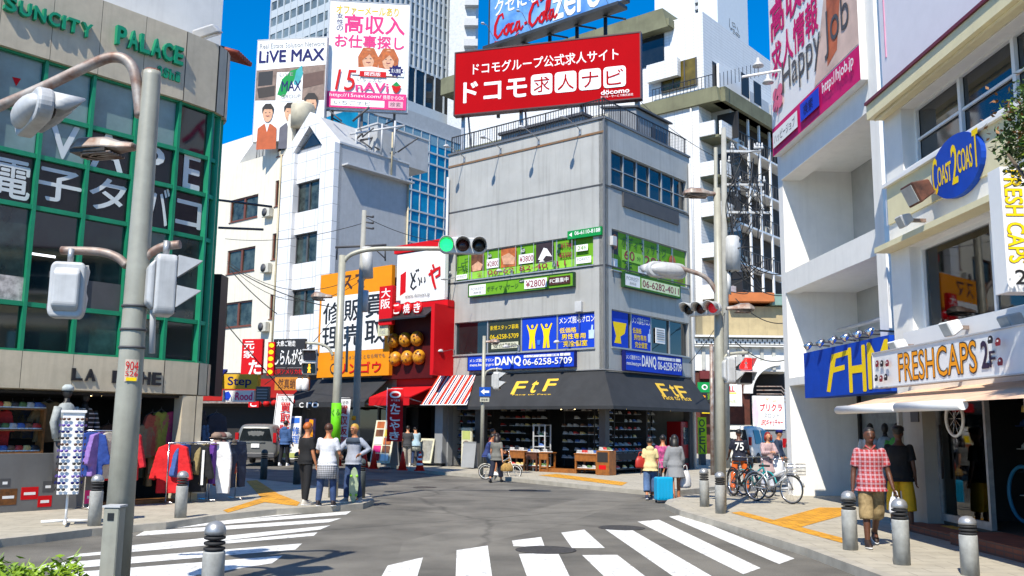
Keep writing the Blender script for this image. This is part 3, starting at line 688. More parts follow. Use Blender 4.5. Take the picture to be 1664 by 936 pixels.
# roof railing
rl = mat('railing_brown', (.035, .03, .028), .5, .2)
for F, L in ((FL, WL), (FR, WR)):
    t = thing('roof_railing', 'dark roof railing along the ' + ('left' if F is FL else 'right') + ' edge of the grey corner building', 'railing', F.w(0, ZT + .09, -.12), F.rz)
    k = MB(rl).box(0.05, L - .05, -.02, .02, .75, .79).box(0.05, L - .05, -.015, .015, .06, .09)
    n = int(L / .13)
    for i in range(n + 1): x = .06 + (L - .12) * i / n; r = .02 if i % 10 == 0 else .009; k.box(x - r, x + r, -r, r, 0, .75)
    k.build('rails', t)
# penthouse and roof plant
t = thing('rooftop_shed', 'dark grey rooftop shed with a sloping roof behind the red billboard', 'shed', inset(.8, 3.9) + V((0, 0, ZT - .7)), FR.rz)
k = MB(GREY).side([(0, 0), (1.6, 0), (1.6, 2.6), (0, 2.3)], -.3, 2.4); k.build('walls', t); MB(DGREY).side([(-.15, 2.3), (1.75, 2.66), (1.75, 2.74), (-.15, 2.38)], -.4, 2.5).build('roof', t)
k = MB(GLASS).box(.9, 2.2, -.03, -.001, .9, 1.8); k.build('window', t)
t = thing('rooftop_hut', 'dark rooftop stair hut with a door under the red billboard', 'shed', inset(6.6, 1.7) + V((0, 0, ZT - .7)), FL.rz)
MB(GREY).box(0, 4.4, 0, 2, 0, 1.75).build('walls', t); MB(DGREY).box(-.1, 4.5, -.15, 2.1, 1.755, 1.87).build('roof', t); MB(BLACK).box(.9, 1.6, -.03, -.001, .02, 1.6).build('door', t)
acm = mat('ac_cream', (.6, .58, .5), .5, var=.1)
def ac(label, loc, rz, w=.8, h=.75, group=None):
    t = thing('air_conditioner', label, 'air conditioner', loc, rz, group); bevel(MB(acm).box(0, w, 0, .32, 0, h).build('casing', t), .02)
    k = MB(DGREY).lathe([(.001, 0), (.26, 0), (.27, .01), (.001, .012)], 20); k.T = None; o = k.build('fan_grille', t); o.rotation_euler = (pi / 2, 0, 0); o.location = (w * .4, -.002, h * .5); return t
for (px, py), lb_ in (((962, 186), 'cream air conditioner at the roof corner, below the red billboard'), ((982, 190), 'second cream air conditioner just right of the roof corner unit')):
    p = AT(px, py + 4, 35.2); p.z = ZT - .05; ac(lb_, p, FL.rz if px < 970 else FR.rz, .75, .62)
# red billboard with its stand
bF = Fac(AT(743, 196, 40.6), V((.956, -.292, 0)))
RB = mat('billboard_red', 'a8030f', .8, var=.06, scale=.5, spec=.08)
x = lambda a: (a - 118) / (960 - 118)
bb = bF.rect(743, 92, 1040, 163)
bh, bw = bb[3] - bb[2], bb[1] - bb[0]
rsq = lambda x0, y0, x1, y1, r=.14: [(cx + sx * (x1 - x0) * r * cos(a), cy + sy * (y1 - y0) * r * sin(a)) for cx, cy, sx, sy, aa in ((x1 - (x1 - x0) * r, y0 + (y1 - y0) * r, 1, -1, (0, .8, pi / 2)), (x0 + (x1 - x0) * r, y0 + (y1 - y0) * r, -1, -1, (pi / 2, .8, 0)), (x0 + (x1 - x0) * r, y1 - (y1 - y0) * r, -1, 1, (0, .8, pi / 2)), (x1 - (x1 - x0) * r, y1 - (y1 - y0) * r, 1, 1, (pi / 2, .8, 0))) for a in aa]
kyu = [('p', rsq(.425 + i * .129, .485, .425 + i * .129 + .116, .81), WHITE) for i in range(4)]
items = [('t', 'ドコモグループ公式求人サイト', .10, .20, .89, .38, WHITE, .02), ('t', 'ドコモ', .05, .50, .40, .82, WHITE, .05)] + kyu + [('t', c, .44 + i * .129, .53, .44 + i * .129 + .088, .77, RB, .0) for i, c in enumerate('求人ナビ')]
items += [('t', 'döcomo', .80, .84, .945, .91, WHITE, .04), ('t', 'ドコモ・サービス株式会社', .80, .925, .965, .965, WHITE)]
sb = sign('rooftop_billboard', 'wide red rooftop billboard with white lettering above the grey corner building', bF, ('m', 0, bw, bb[2], bb[3]), items, RB, .0, .35, 'billboard', frame=mat('dark_red_frame', (.06, .01, .012), .5), fw=.06)
k = MB(STEEL)
for xx in (.2, bw * .35, bw * .68, bw - .3):
    k.box(xx, xx + .14, .36, .5, -(bb[2] - ZT + .7), bh); k.tube([(xx + .07, .5, bh * .7), (xx + .07, 2.2, -(bb[2] - ZT + .7))], .05, 6)
k.box(0, bw, .36, .46, bh * .3, bh * .36); k.build('support', sb)
def arm_lamp(label, F, u, z, L=1.0, rise=.12, group=None, m=None):
    t = thing('arm_lamp', label, 'lamp', F.w(u, z), F.rz, group)
    k = MB(STEEL).tube([(0, 0, 0), (0, -.1, .1), (0, -L * .8, rise), (0, -L, rise)], .018, 6); k.box(-.05, .05, -.03, 0, -.12, .1); k.build('arm', t)
    k = MB(LGREY).rings([((0, -L - .08, rise + .06), .05, .07), ((0, -L - .1, rise), .09, .15), ((0, -L - .1, rise - .05), .1, .16)], 10); k.build('lamp_head', t); return t
for i, (px, py) in enumerate(((755, 262), (814, 246), (876, 211 + 6), (943, 196))):
    u, z = FL.hit(px, py); arm_lamp('small grey arm lamp on the roof edge, %s of the four from the left' % ('first', 'second', 'third', 'fourth')[i], FL, u, ZT - .3, 1.05, .3, 'arm lamps on the roof edge')
for i, (px, py) in enumerate(((742, 455), (832, 442), (901, 428))): u, z = FL.hit(px, py); arm_lamp('small grey arm lamp above the green massage sign, %s from the left' % ('first', 'second', 'third')[i], FL, u, z, .7, -.05, 'arm lamps over the massage sign')
for i, (px, py) in enumerate(((737, 572), (843, 565), (925, 558))): u, z = FL.hit(px, py); arm_lamp('small grey arm lamp above the long blue sign, %s from the left' % ('first', 'second', 'third')[i], FL, u, z, .7, .0, 'arm lamps over the blue sign')
# ---- posters and signs, left face
fx = lambda a: (a - 118) / 627.0
photo = [mat('photo_brown', hx('7a4a28'), .5, var=.4, scale=3), mat('photo_orange', hx('c56a2e'), .5, var=.35, scale=3), mat('photo_dark', hx('3a2a2a'), .5, var=.3, scale=3)]
DG = mat('dark_green_ink', hx('17441c'), .5); MAR = mat('maroon_ink', hx('8a1230'), .5); SKINP = mat('poster_skin', hx('d9a583'), .5, var=.2, scale=5)
it = [('r', 0, .74, 1, 1, mat('pale_lime', hx('8cc63a'), .45, var=.05)), ('r', fx(190), .0, fx(255), .72, photo[0]), ('r', fx(337), .0, fx(410), .72, photo[1]), ('r', fx(500), 0, fx(578), .72, photo[2]),
      ('p', [(fx(195), .5), (fx(225), .35), (fx(250), .5), (fx(240), .7), (fx(200), .72)], SKINP), ('p', [(fx(340), .3), (fx(375), .2), (fx(405), .4), (fx(400), .65), (fx(350), .6)], SKINP), ('p', [(fx(510), .6), (fx(535), .2), (fx(550), .25), (fx(572), .55), (fx(545), .5), (fx(530), .65)], WHITE),
      ('r', fx(270), .34, fx(330), .68, WHITE), ('t', '¥2800', fx(273), .42, fx(328), .62, MAR, .016), ('e', fx(285), .22, .014, .09, DG), ('t', '60', fx(277), .17, fx(293), .27, WHITE),
      ('r', fx(424), .34, fx(493), .68, WHITE), ('t', '¥3800', fx(428), .4, fx(490), .62, MAR, .016), ('e', fx(443), .2, .016, .1, DG), ('t', '60', fx(434), .14, fx(452), .26, WHITE), ('t', '¥1700', fx(612), .14, fx(662), .32, MAR, .03), ('t', '¥3300', fx(606), .48, fx(658), .66, MAR, .03), ('e', fx(606), .22, .013, .08, DG), ('e', fx(604), .42, .013, .08, DG),
      ('s', [(fx(130), .62), (fx(130), .5), (fx(148), .5), (fx(148), .36), (fx(165), .36), (fx(165), .22), (fx(180), .22)], .05, DG), ('t', '3F', fx(152), .5, fx(178), .68, DG, .03), ('t', '☎', fx(228), .8, fx(250), .96, MAR),
      ('t', '06-62', fx(280), .77, fx(405), .95, MAR, .016), ('t', '82-40', fx(430), .77, fx(556), .95, MAR, .016), ('t', '11', fx(598), .76, fx(635), .95, MAR, .0), ('r', fx(680), .3, fx(728), .52, WHITE), ('t', '24h', fx(686), .34, fx(722), .48, LIME), 
      ('r', fx(680), .72, fx(742), .95, WHITE), ('t', 'FOREST', fx(684), .76, fx(738), .86, GREY, 0), ('r', fx(124), .8, fx(180), .98, WHITE), ('t', 'FOREST', fx(128), .84, fx(176), .92, GREY, 0)]
it += [('r', fx(a) - .002, 0, fx(a) + .002, 1, WF) for a in (187, 260, 334, 415, 498, 582, 665)]
sign('window_poster', 'long lime green massage price poster across the third floor windows', FL, ('m', hL3[0] + .04, hL3[1] - .04, hL3[2] + .04, hL3[3] - .04), it, LIME, -.1, .02, 'poster')
sign('wall_sign', 'small green phone number sign at the upper right of the third floor windows', FL, (922, 376, 977, 381), [('t', '06-6110-8188', .22, .15, .97, .62, WHITE, .03), ('p', [(.05, .5), (.14, .2), (.14, .75)], WHITE)], GRN, .0, .1)
it = [('r', .005, .08, .175, .92, WHITE), ('t', 'FOREST', .02, .3, .16, .52, GREY, 0), ('t', '森林浴', .05, .62, .13, .82, GREY, 0), ('t', 'ボディマッサージ', .19, .3, .5, .75, DG, .015), ('e', .535, .2, .03, .14, DG), ('t', '60分', .515, .12, .555, .28, WHITE),
      ('r', .56, .14, .77, .88, WHITE), ('t', '¥2800', .575, .24, .755, .78, MAR, .02), ('r', .785, .18, .98, .8, mat('brown_ink', hx('4a2118'), .5)), ('t', 'FC募集中', .80, .3, .965, .66, WHITE, .02)]
sign('wall_sign', 'long lime green massage sign under the third floor windows, left face', FL, (762, 463, 931, 464), it, LIME, .03, .14, frame=DG, fw=.03)
# ---- second floor left
s2 = (hL2[0], hL2[1], hL2[2], hL2[3]); wL2 = s2[1] - s2[0]
def upan(i, n=4): return s2[0] + wL2 * i / n, s2[0] + wL2 * (i + 1) / n
a, b = upan(1); sign('window_poster', 'yellow lettered notice in the second window of the second floor', FL, ('m', a + .06, b - .06, s2[2] + .08, s2[3] - .05), [('t', '新規スタッフ募集', .05, .15, .95, .3, YEL), ('t', '06-6258-5709', .05, .45, .95, .6, YEL), ('r', .1, .72, .95, .92, mat('cream_paper', hx('cfd0b8'), .6)), ('t', '受付開始', .15, .75, .9, .9, BLACK)], mat('dark_poster', hx('2c3222'), .4), -.1, .02, 'poster')
man = lambda cx: [('e', cx, .27, .035, .055, YEL), ('p', [(cx - .06, .36), (cx - .14, .2), (cx - .17, .22), (cx - .1, .45), (cx - .075, .62), (cx - .1, .95), (cx - .02, .95), (cx, .68), (cx + .02, .95), (cx + .1, .95), (cx + .075, .62), (cx + .1, .45), (cx + .17, .22), (cx + .14, .2), (cx + .06, .36)], YEL)]
a, b = upan(2); sign('window_poster', 'blue poster with two yellow man silhouettes, arms raised', FL, ('m', a + .05, b - .05, s2[2] + .04, s2[3] - .04), man(.3) + man(.72) + [('p', [(.45, .7), (.55, .7), (.53, .85), (.47, .85)], mat('sky_ink', hx('3a7ae0'), .5))], BLUE, -.1, .02, 'poster')
a, b = upan(3); itm = [('t', 'メンズ脱毛サロン', .03, .06, .99, .26, WHITE, .03), ('t', '低価格', .04, .38, .5, .54, YEL, .03), ('t', '男性専用', .1, .57, .75, .73, YEL, .03), ('t', '完全個室', .15, .78, .8, .95, YEL, .03), ('p', [(.84, .75), (.84, .5), (.9, .5), (.92, .35), (.96, .36), (.95, .5), (.99, .5), (.98, .75)], mat('pale_hand', hx('bfd6ff'), .5))]
sign('window_poster', 'blue salon poster with white and yellow lettering beside the yellow men', FL, ('m', a + .05, b - .03, s2[2] + .04, s2[3] - .04), itm, BLUE, -.1, .02, 'poster')
danq = lambda: [('t', 'メンズ脱毛サロン', .015, .18, .26, .42, WHITE, .03), ('t', 'mens.beauty.pro', .02, .52, .26, .78, WHITE, .03), ('t', 'DANQ', .275, .14, .52, .82, WHITE, .07), ('r', .55, .1, .87, .26, WHITE), ('t', 'コンプ・メンズ・脱毛', .56, .12, .86, .24, BLUE, 0), ('r', .88, .08, .97, .26, WHITE), ('t', '06-6258-5709', .545, .36, .985, .8, WHITE, .03)]
sign('wall_sign', 'long blue salon sign with a white phone number above the dark awning, left face', FL, (761, 580, 933, 595), danq(), BLUE, .03, .14, frame=NAVY, fw=.03)
# ---- right face
it = [('r', 0, .0, .09, .6, photo[2]), ('e', .05, .28, .03, .2, photo[1]), ('r', .01, .72, .08, .95, WHITE), ('t', 'ボディマッサージ', .13, .06, .72, .36, DG, .015), ('r', .13, .42, .75, .7, mat('pale_lime', hx('8cc63a'))), ('t', '60', .16, .42, .29, .66, MAR, .02), ('t', '分', .32, .5, .37, .62, DG), ('t', '2800', .42, .42, .74, .67, MAR, .02), ('t', '3F', .16, .76, .25, .93, DG, .04), ('r', .33, .76, .48, .94, WHITE), ('t', 'TOTAL', .34, .8, .47, .9, GREY), ('e', .8, .4, .05, .2, photo[1]), ('t', '30F', .86, .8, .96, .94, MAR)]
it += [('r', k / 5 - .004, 0, k / 5 + .004, 1, WF) for k in (1, 2, 3, 4)]
sign('window_poster', 'lime green massage poster across the third floor windows, right face', FR, ('m', hR3[0] + .04, hR3[1] - .04, hR3[2] + .04, hR3[3] - .04), it, LIME, -.1, .02, 'poster')
sign('wall_sign', 'lime green sign with a maroon phone number on the right face', FR, (1015, 442, 1105, 485), [('r', .01, .08, .26, .92, WHITE), ('t', 'FOREST', .03, .25, .24, .5, GREY, 0), ('t', '森林浴', .08, .6, .19, .8, GREY, 0), ('r', .28, .14, .985, .88, mat('pale_lime_plate', hx('d8e8b8'), .5)), ('t', '06-6282-4011', .3, .26, .97, .76, MAR, .016)], LIME, .03, .14, frame=DG, fw=.03)
w2 = (hR2[1] - hR2[0]) / 4
sign('window_poster', 'narrow blue poster edge in the first right face window, second floor', FR, ('m', hR2[0] + .04, hR2[0] + w2 * .85, hR2[2] + .04, hR2[3] - .04), [('p', [(.1, .3), (.9, .3), (.8, .6), (.55, .7), (.6, .9), (.2, .9), (.3, .7)], YEL)], BLUE, -.1, .02, 'poster')
sign('window_poster', 'blue salon poster in the second window of the right face', FR, ('m', hR2[0] + w2 + .05, hR2[0] + 2 * w2 - .05, hR2[2] + .04, hR2[3] - .04), itm, BLUE, -.1, .02, 'poster')
sign('window_poster', 'white notice sheet stuck in the third window of the right face', FR, ('m', hR2[0] + 2.25 * w2, hR2[0] + 2.75 * w2, hR2[2] + .4, hR2[3] - .4), [('r', .1, .1 + .15 * i, .9, .17 + .15 * i, GREY) for i in range(5)], WHITE, -.1, .02, 'poster')
sign('wall_sign', 'blue salon sign with a white phone number on the right face', FR, (1016, 570, 1108, 610), danq(), BLUE, .03, .14, frame=NAVY, fw=.03)
cp(MB(LGREY).tube([(.1, -.12, 3.9), (.1, -.12, ZT - 1)], .06, 8).tube([(.35, -.1, 8.3), (.1, -.12, 8.1)], .04, 6), 'drain_pipe', FL)
k = MB(LGREY).tube([(WR - .15, -.1, .2), (WR - .15, -.1, ZT - .3)], .07, 8); cp(k, 'drain_pipe', FR)
# ---- dark awning round the corner
AWN = mat('charcoal_awning_canvas', (.022, .024, .027), .75, var=.2, scale=1.5, streak=.08)
zA, zB2, OUT = Z2 - .06, 2.55, 1.0
t = thing('shop_awning', 'long charcoal canvas awning wrapping the corner over the shoe shop', 'awning', CC)
uL = FL.hit(772, 607)[0]; uR = FR.hit(1122, 615)[0]
def awn(pl):  # top line and outer bottom line
    k = MB(AWN); k.T = MX.Translation(-V(CC)); top = [p for p, _ in pl]; bot = [q for _, q in pl]; n = len(pl)
    T = [V((p.x, p.y, zA)) for p in top]; Bo = [V((p.x, p.y, zB2)) for p in bot]; Bi = [V((p.x, p.y, zB2)) for p in top]
    k.add(T + Bo, [(i, n + i, n + i + 1, i + 1) for i in range(n - 1)]); k.add([T[0], Bi[0], Bo[0]], [(0, 1, 2)]); k.add([T[-1], Bi[-1], Bo[-1]], [(2, 1, 0)])
    k.add(Bo + [b - V((0, 0, .12)) for b in Bo], [(i, n + i, n + i + 1, i + 1) for i in range(n - 1)])
    return k
cornerB = CC - D2 * OUT * 1.0 - D1 * OUT
k = awn([(FL.w(uL, 0, .02), FL.w(uL - .05, 0, OUT)), (FL.w(WL - .02, 0, .02) , cornerB), (FR.w(uR * .55, 0, .02), FR.w(uR * .55, 0, OUT)), (FR.w(uR, 0, .02), FR.w(uR + .1, 0, OUT))])
k.build('canvas', t)
k = MB(CLADT); k.T = MX.Translation(-V(CC)); k.tube([FL.w(uL, zA + .03, .04), CC - D1 * .04 - D2 * .04 + V((0, 0, zA + .03)), FR.w(uR, zA + .03, .04)], .03, 6); k.build('top_rail', t)
def awntext(F, word, q, m):  # letters lie on the sloping canvas
    k = MB(m); k.ms = []; sl = math.atan2(OUT - .02, zA - zB2); r = []
    xm, ym = (q[0] + q[2]) / 2, (q[1] + q[3]) / 2
    for (px, py) in ((q[0], ym), (xm, q[1]), (q[2], ym), (xm, q[3])):
        # intersect the ray with the canvas plane
        n = (F.n * cos(sl) + V((0, 0, 1)) * sin(sl)); p0 = F.w(0, zA, .035); rr = ray(px, py); tt = (p0 - EYE).dot(n) / rr.dot(n); h = EYE + rr * tt - p0
        r.append((h.dot(F.u), h.dot(V((0, 0, 1)) * cos(sl) - F.n * sin(sl))))
    txt(k, word, r[0][0], r[3][1], r[2][0], r[1][1], 0, m, .035 if len(word) < 6 else .02, .0 if len(word) < 6 else .1)
    o = k.build('lettering', t); o.matrix_basis = MX.Translation(-V(CC)) @ placeM(F.w(0, zA, .035), F.rz) @ MX.Rotation(-sl, 4, 'X')
gold = mat('gold_lettering', hx('dcb437'), .5, var=.06)
for F, w, q in ((FL, 'F', (835, 620, 853, 640)), (FL, 't', (863, 619, 873, 638)), (FL, 'F', (886, 616, 903, 635)), (FL, 'Face to Face', (833, 640, 895, 642)), (FR, 'F', (1072, 624, 1085, 644)), (FR, 't', (1091, 626, 1098, 644)), (FR, 'F', (1102, 628, 1115, 647)), (FR, 'Face to Face', (1078, 643, 1121, 650))):
    awntext(F, w, q, gold)
# ---- shoe shop under it
t = thing('shoe_shop', 'open dark shoe shop on the ground floor of the grey corner building', 'shop front', CC + V((0, 0, .12)))
k = MB(DARK); k.T = MX.Translation(-t.location); P = lambda L: [tuple(inset(*p)[:2]) for p in L]
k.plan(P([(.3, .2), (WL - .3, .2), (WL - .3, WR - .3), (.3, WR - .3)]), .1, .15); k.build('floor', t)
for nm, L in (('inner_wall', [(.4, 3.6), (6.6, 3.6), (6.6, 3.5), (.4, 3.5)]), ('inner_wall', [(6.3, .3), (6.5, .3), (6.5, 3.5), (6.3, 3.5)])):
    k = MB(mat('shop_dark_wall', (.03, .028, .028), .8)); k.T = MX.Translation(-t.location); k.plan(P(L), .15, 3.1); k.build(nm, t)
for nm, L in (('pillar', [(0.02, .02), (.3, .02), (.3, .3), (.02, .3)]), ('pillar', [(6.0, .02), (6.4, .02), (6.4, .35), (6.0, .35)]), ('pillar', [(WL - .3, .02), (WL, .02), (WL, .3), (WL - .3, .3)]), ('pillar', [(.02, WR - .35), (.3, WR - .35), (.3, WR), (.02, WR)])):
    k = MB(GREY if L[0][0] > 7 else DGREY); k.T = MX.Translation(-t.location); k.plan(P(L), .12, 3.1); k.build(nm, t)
k = MB(mat('shelf_dark', (.012, .012, .012), .7)); 
rs = random.Random(3)
def shoewall(F, u0, u1, y, rows, label, glabel, z0=.5, dz=.27, n=12):
    q = thing('wall_shelf', label, 'shelf', F.w(u0, z0, -y), F.rz)
    k = MB(mat('shelf_dark', (.012, .012, .012), .7))
    for r in range(rows): k.box(0, u1 - u0, -.12, .14, r * dz - .02, r * dz)
    for xx in (0, (u1 - u0) / 2, u1 - u0): k.box(xx - .015, xx + .015, .1, .14, -.3, rows * dz)
    k.build('shelves', q)
    for r in range(rows):
        for i in range(n):
            if rs.random() < .12: continue
            shoe(rs.choice([0, 0, 0, 1, 2, 3, 5, 6]), F.w(u0 + (u1 - u0) * (i + .5 + rs.uniform(-.2, .2)) / n, z0 + r * dz + .02, -y + .03), F.rz + pi / 2 + rs.uniform(-.4, .4), glabel, glabel + ' group')
shoewall(FL, .25, 2.05, .75, 8, 'wall shelf of pale shoes at the left end of the shoe shop', 'pale shoe on the left wall shelf of the shoe shop', .45, .29, 7)
shoewall(FL, 2.2, 4.6, 1.2, 7, 'long dark shoe shelf in the middle of the shoe shop', 'shoe on the long middle shelf of the shoe shop', .6, .3, 9)
shoewall(FL, 5.6, 7.9, .9, 7, 'dark shoe shelf left of the shop corner', 'shoe on the shelf left of the shop corner', .6, .3, 8)
shoewall(FR, .5, 4.6, .7, 7, 'dark shoe shelf behind the couple with the suitcase', 'shoe on the right face shelf of the shoe shop', .5, .3, 12)
for i, (px, py) in enumerate(((912, 662), (934, 662), (850, 662), (955, 662), (1018, 662), (1090, 665), (874, 664), (980, 660))):
    F = FL if px < 985 else FR; u, z = F.hit(px, py, .3)
    solo('spot_bulb', MB(bulbm).ball((0, 0, 0), .05 if i < 2 else .03, 8), 'warm bulb hanging under the charcoal awning', 'lamp', F.w(u, 2.48, .3), 0, 'bulbs under the charcoal awning')
# tables and crates along the front
def crate_table(label, F, px0, px1, py, dep, h, m, off=.5, shoes=6, sl='shoe on the front tables of the shoe shop', tilt=True):
    u0 = F.hit(px0, py, off)[0]; u1 = F.hit(px1, py, off)[0]; q = thing('display_table', label, 'table', F.w(u0, .12, off), F.rz); L = u1 - u0
    k = MB(m)
    for xx in (.03, L - .03): k.box(xx - .03, xx + .03, 0, .06, 0, h).box(xx - .03, xx + .03, dep - .06, dep, 0, h)
    k.box(0, L, -.01, .02, h * .62, h - .05).box(.06, L - .06, .01, dep, .15, .19).build('legs', q); bevel(MB(m).box(-.03, L + .03, -.03, dep + .03, h - .04, h).build('top', q), .01)
    for i in range(shoes): shoe(rs.choice([0, 0, 3, 2, 5, 1]), F.w(u0 + L * (i + .5) / shoes, .12 + h + .02, off - dep * .35), F.rz + pi / 2 + .3 * rs.random(), sl, 'shoes on the front tables')
    for i in range(max(2, shoes // 2)): shoe(rs.choice([0, 4, 2, 5, 1]), F.w(u0 + L * (i + .7) / max(2, shoes // 2) * .9, .12 + .21, off - .12), F.rz + pi / 2, sl, 'shoes on the front tables')
OAK = mat('orange_oak', hx('9a5d22'), .5, var=.25, scale=6)
crate_table('wooden shoe table left in the shop front, behind the bicycle', FL, 826, 852, 765, .5, .75, OAK, .5, 7)
crate_table('brown shoe bin beside the left wooden table', FL, 855, 872, 765, .5, .7, mat('dark_brown_wood', hx('5a3018'), .6, var=.2), .5, 4)
crate_table('wooden shoe table in the middle of the shop front', FL, 876, 890, 770, .5, .72, OAK, .5, 4)
crate_table('wooden shoe table with green mat right in the shop front', FL, 934, 970, 772, .6, .72, OAK, .5, 8)
k = MB(OAK); u0, u1 = FL.hit(877, 765, .4)[0], FL.hit(935, 765, .4)[0]; k.box(u0, u1, -.4, -.05, .12, .26); k.T = None
solo('entrance_step', MB(OAK).box(0, u1 - u0, 0, .4, 0, .14), 'low wooden entrance step of the shoe shop', 'step', FL.w(u0, .12, .45), FL.rz)
u, z = FL.hit(970, 778, .7); t2 = thing('wooden_crate', 'small orange wooden crate cabinet at the corner of the shoe shop', 'crate', FL.w(u, .12, .75), FL.rz)
bevel(MB(OAK).box(0, .55, 0, .45, 0, .85).build('body', t2), .01); MB(DARK).box(.05, .5, -.004, -.001, .45, .8).build('opening', t2); MB(RED).box(.12, .42, -.006, -.001, .2, .35).build('price_card', t2)
for i in range(3): shoe(i * 2, FL.w(u + .12 + .16 * i, .99, .55), FL.rz + pi / 2, 'shoe on top of the orange corner crate', 'shoes on the corner crate')
u, z = FL.hit(868, 750, .3); t2 = thing('rotating_rack', 'tall grey wire shoe rack at the entrance of the shoe shop', 'display stand', FL.w(u, .12, .35), FL.rz)
k = MB(LGREY)
for xx in (0, .55):
    for yy in (0, .35): k.box(xx - .02, xx + .02, yy - .02, yy + .02, 0, 1.75)
for zz in (.1, .5, .9, 1.3, 1.72): k.box(0, .55, 0, .35, zz, zz + .025)
k.build('rack', t2)
for i in range(4): shoe(1 + i, FL.w(u + .28, .12 + .14 + .4 * i, .2), FL.rz + pi / 2, 'shoe on the grey wire rack of the shoe shop', 'shoes on the wire rack')
crate_table('dark cloth covered table on the right face of the shoe shop', FR, 1000, 1050, 776, .5, .8, mat('dark_cloth', (.02, .024, .03), .9), .35, 9)
crate_table('second dark table behind the couple with the suitcase', FR, 1056, 1090, 776, .5, .8, mat('dark_cloth', (.02, .024, .03), .9), .35, 6)
# vending machine and small things beside the shop
vr = mat('vending_red', hx('8e1018'), .35, var=.08); p = FR.w(WR + .2, .12, -.1)
t2 = thing('vending_machine', 'dark red drinks vending machine at the right end of the shoe shop', 'vending machine', p, FR.rz)
bevel(MB(vr).box(-1.1, .0, .0, .7, 0, 1.95).build('cabinet', t2), .03, 2); MB(GLASSB).box(-.95, -.3, -.012, -.001, 1.0, 1.7).build('display_window', t2); MB(BLACK).box(-.9, -.35, -.012, -.001, .25, .45).build('flap', t2); MB(LGREY).box(-.22, -.08, -.014, -.001, 1.05, 1.4).build('coin_panel', t2)
u, z = FL.hit(753, 752, .3); 
t2 = thing('standing_sign', 'white standing menu sign with food photos at the left of the shoe shop', 'standing sign', FL.w(u - .1, .12, .35), FL.rz)
bevel(MB(mat('cream_board', hx('d8d3b8'), .5)).box(0, .55, 0, .12, .05, 1.6).build('board', t2), .02); k = MB(photo[0]); k.ms = []
draw(k, .55, 1.6, [('r', .1, .08, .9, .3, mat('grass_ink', hx('b8c070'), .5)), ('e', .5, .38, .3, .05, photo[0]), ('e', .5, .5, .3, .05, photo[1]), ('e', .5, .62, .3, .04, photo[1]), ('e', .5, .82, .25, .06, mat('leaf_ink', hx('6aa83a'), .5))], 0); k.build('lettering', t2)
t2 = thing('sandwich_board', 'grey folding sandwich board beside the cyclist', 'sandwich board', FL.w(u + .75, .12, .75), FL.rz + .3)
for s in (-1, 1):
    k = MB(GREY); k.T = MX.Rotation(rad(-12 * s), 4, 'X') @ MX.Translation((0, 0, -1.05)); k.T = MX.Translation((0, 0, 1.05)) @ k.T; k.box(-.28, .28, s * .015 - .012, s * .015 + .012, 0.02, 1.05); k.build('board', t2)

# small wall fittings of the grey building
for F, u, z, w, h, nm in ((FL, 6.9, 3.5 + 2.6, .3, .4, 'grey meter box on the left face near the corner'), (FR, .35, 8.6, .28, .36, 'grey junction box on the right face beside the corner'), (FL, .5, 9.5, .3, .3, 'small vent hood high on the left face')):
    t = thing('junction_box', nm, 'box', F.w(u, z), F.rz); bevel(MB(LGREY).box(0, w, -.14, -.001, 0, h).build('case', t), .01); MB(DGREY).tube([(w / 2, -.05, 0), (w / 2, -.05, -1.2)], .015, 5).build('conduit', t)
cp(MB(CLADT).tube([(.3, -.05, 4.0), (.3, -.05, 7.4)], .02, 5), 'conduit', FL)

# ================================================================= shops left of the corner building
u_ = lambda x, y=700, off=0: FL.hit(x, y, off)[0]
ua, ub, uc = u_(527), u_(641), u_(718)           # orange shop from ua to ub, red octopus-ball shop from ub to uc
DARKW = mat('dark_brick', (.06, .05, .045), .8, var=.3)
def block(name, label, F, u0, u1, z0, z1, dep, m, cat='building', off=0):
    t = thing(name, label, cat, F.w(u0, 0, off), F.rz); MB(m).box(0, u1 - u0, 0, dep, z0, z1).build('wall', t); return t
zR = FL.hit(680, 404)[1]; zO = FL.hit(600, 432)[1]
rs_ = block('takoyaki_shop', 'red fronted octopus ball shop left of the grey corner building', FL, ub, uc + .3, 2.7, zR, 6, mat('red_wall', hx('b00f16'), .55, var=.08, spec=.2), off=-.05)
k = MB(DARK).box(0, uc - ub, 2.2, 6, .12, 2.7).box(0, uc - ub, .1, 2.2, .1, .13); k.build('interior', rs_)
for x in (.0, (uc - ub) * .98): MB(DGREY).box(x, x + .25, .02, .4, .12, 2.7).build('pillar', rs_)
os_ = block('phone_shop', 'orange fronted phone shop under a black awning in the left street', FL, ua - .4, ub - .02, 2.6, zO - .2, 7, mat('pale_wall_tiles', hx('8f8a7c'), .7, var=.1, streak=.3), off=-.06)
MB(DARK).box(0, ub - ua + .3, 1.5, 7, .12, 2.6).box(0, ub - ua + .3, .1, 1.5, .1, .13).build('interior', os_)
for i in range(4): MB(CLADT).box(i * (ub - ua) / 3.2, i * (ub - ua) / 3.2 + .08, .9, 1, .12, 2.6).build('window_post', os_)
MB(GLASS).box(.1, ub - ua - .2, .98, 1, .5, 2.5).build('shop_window', os_)
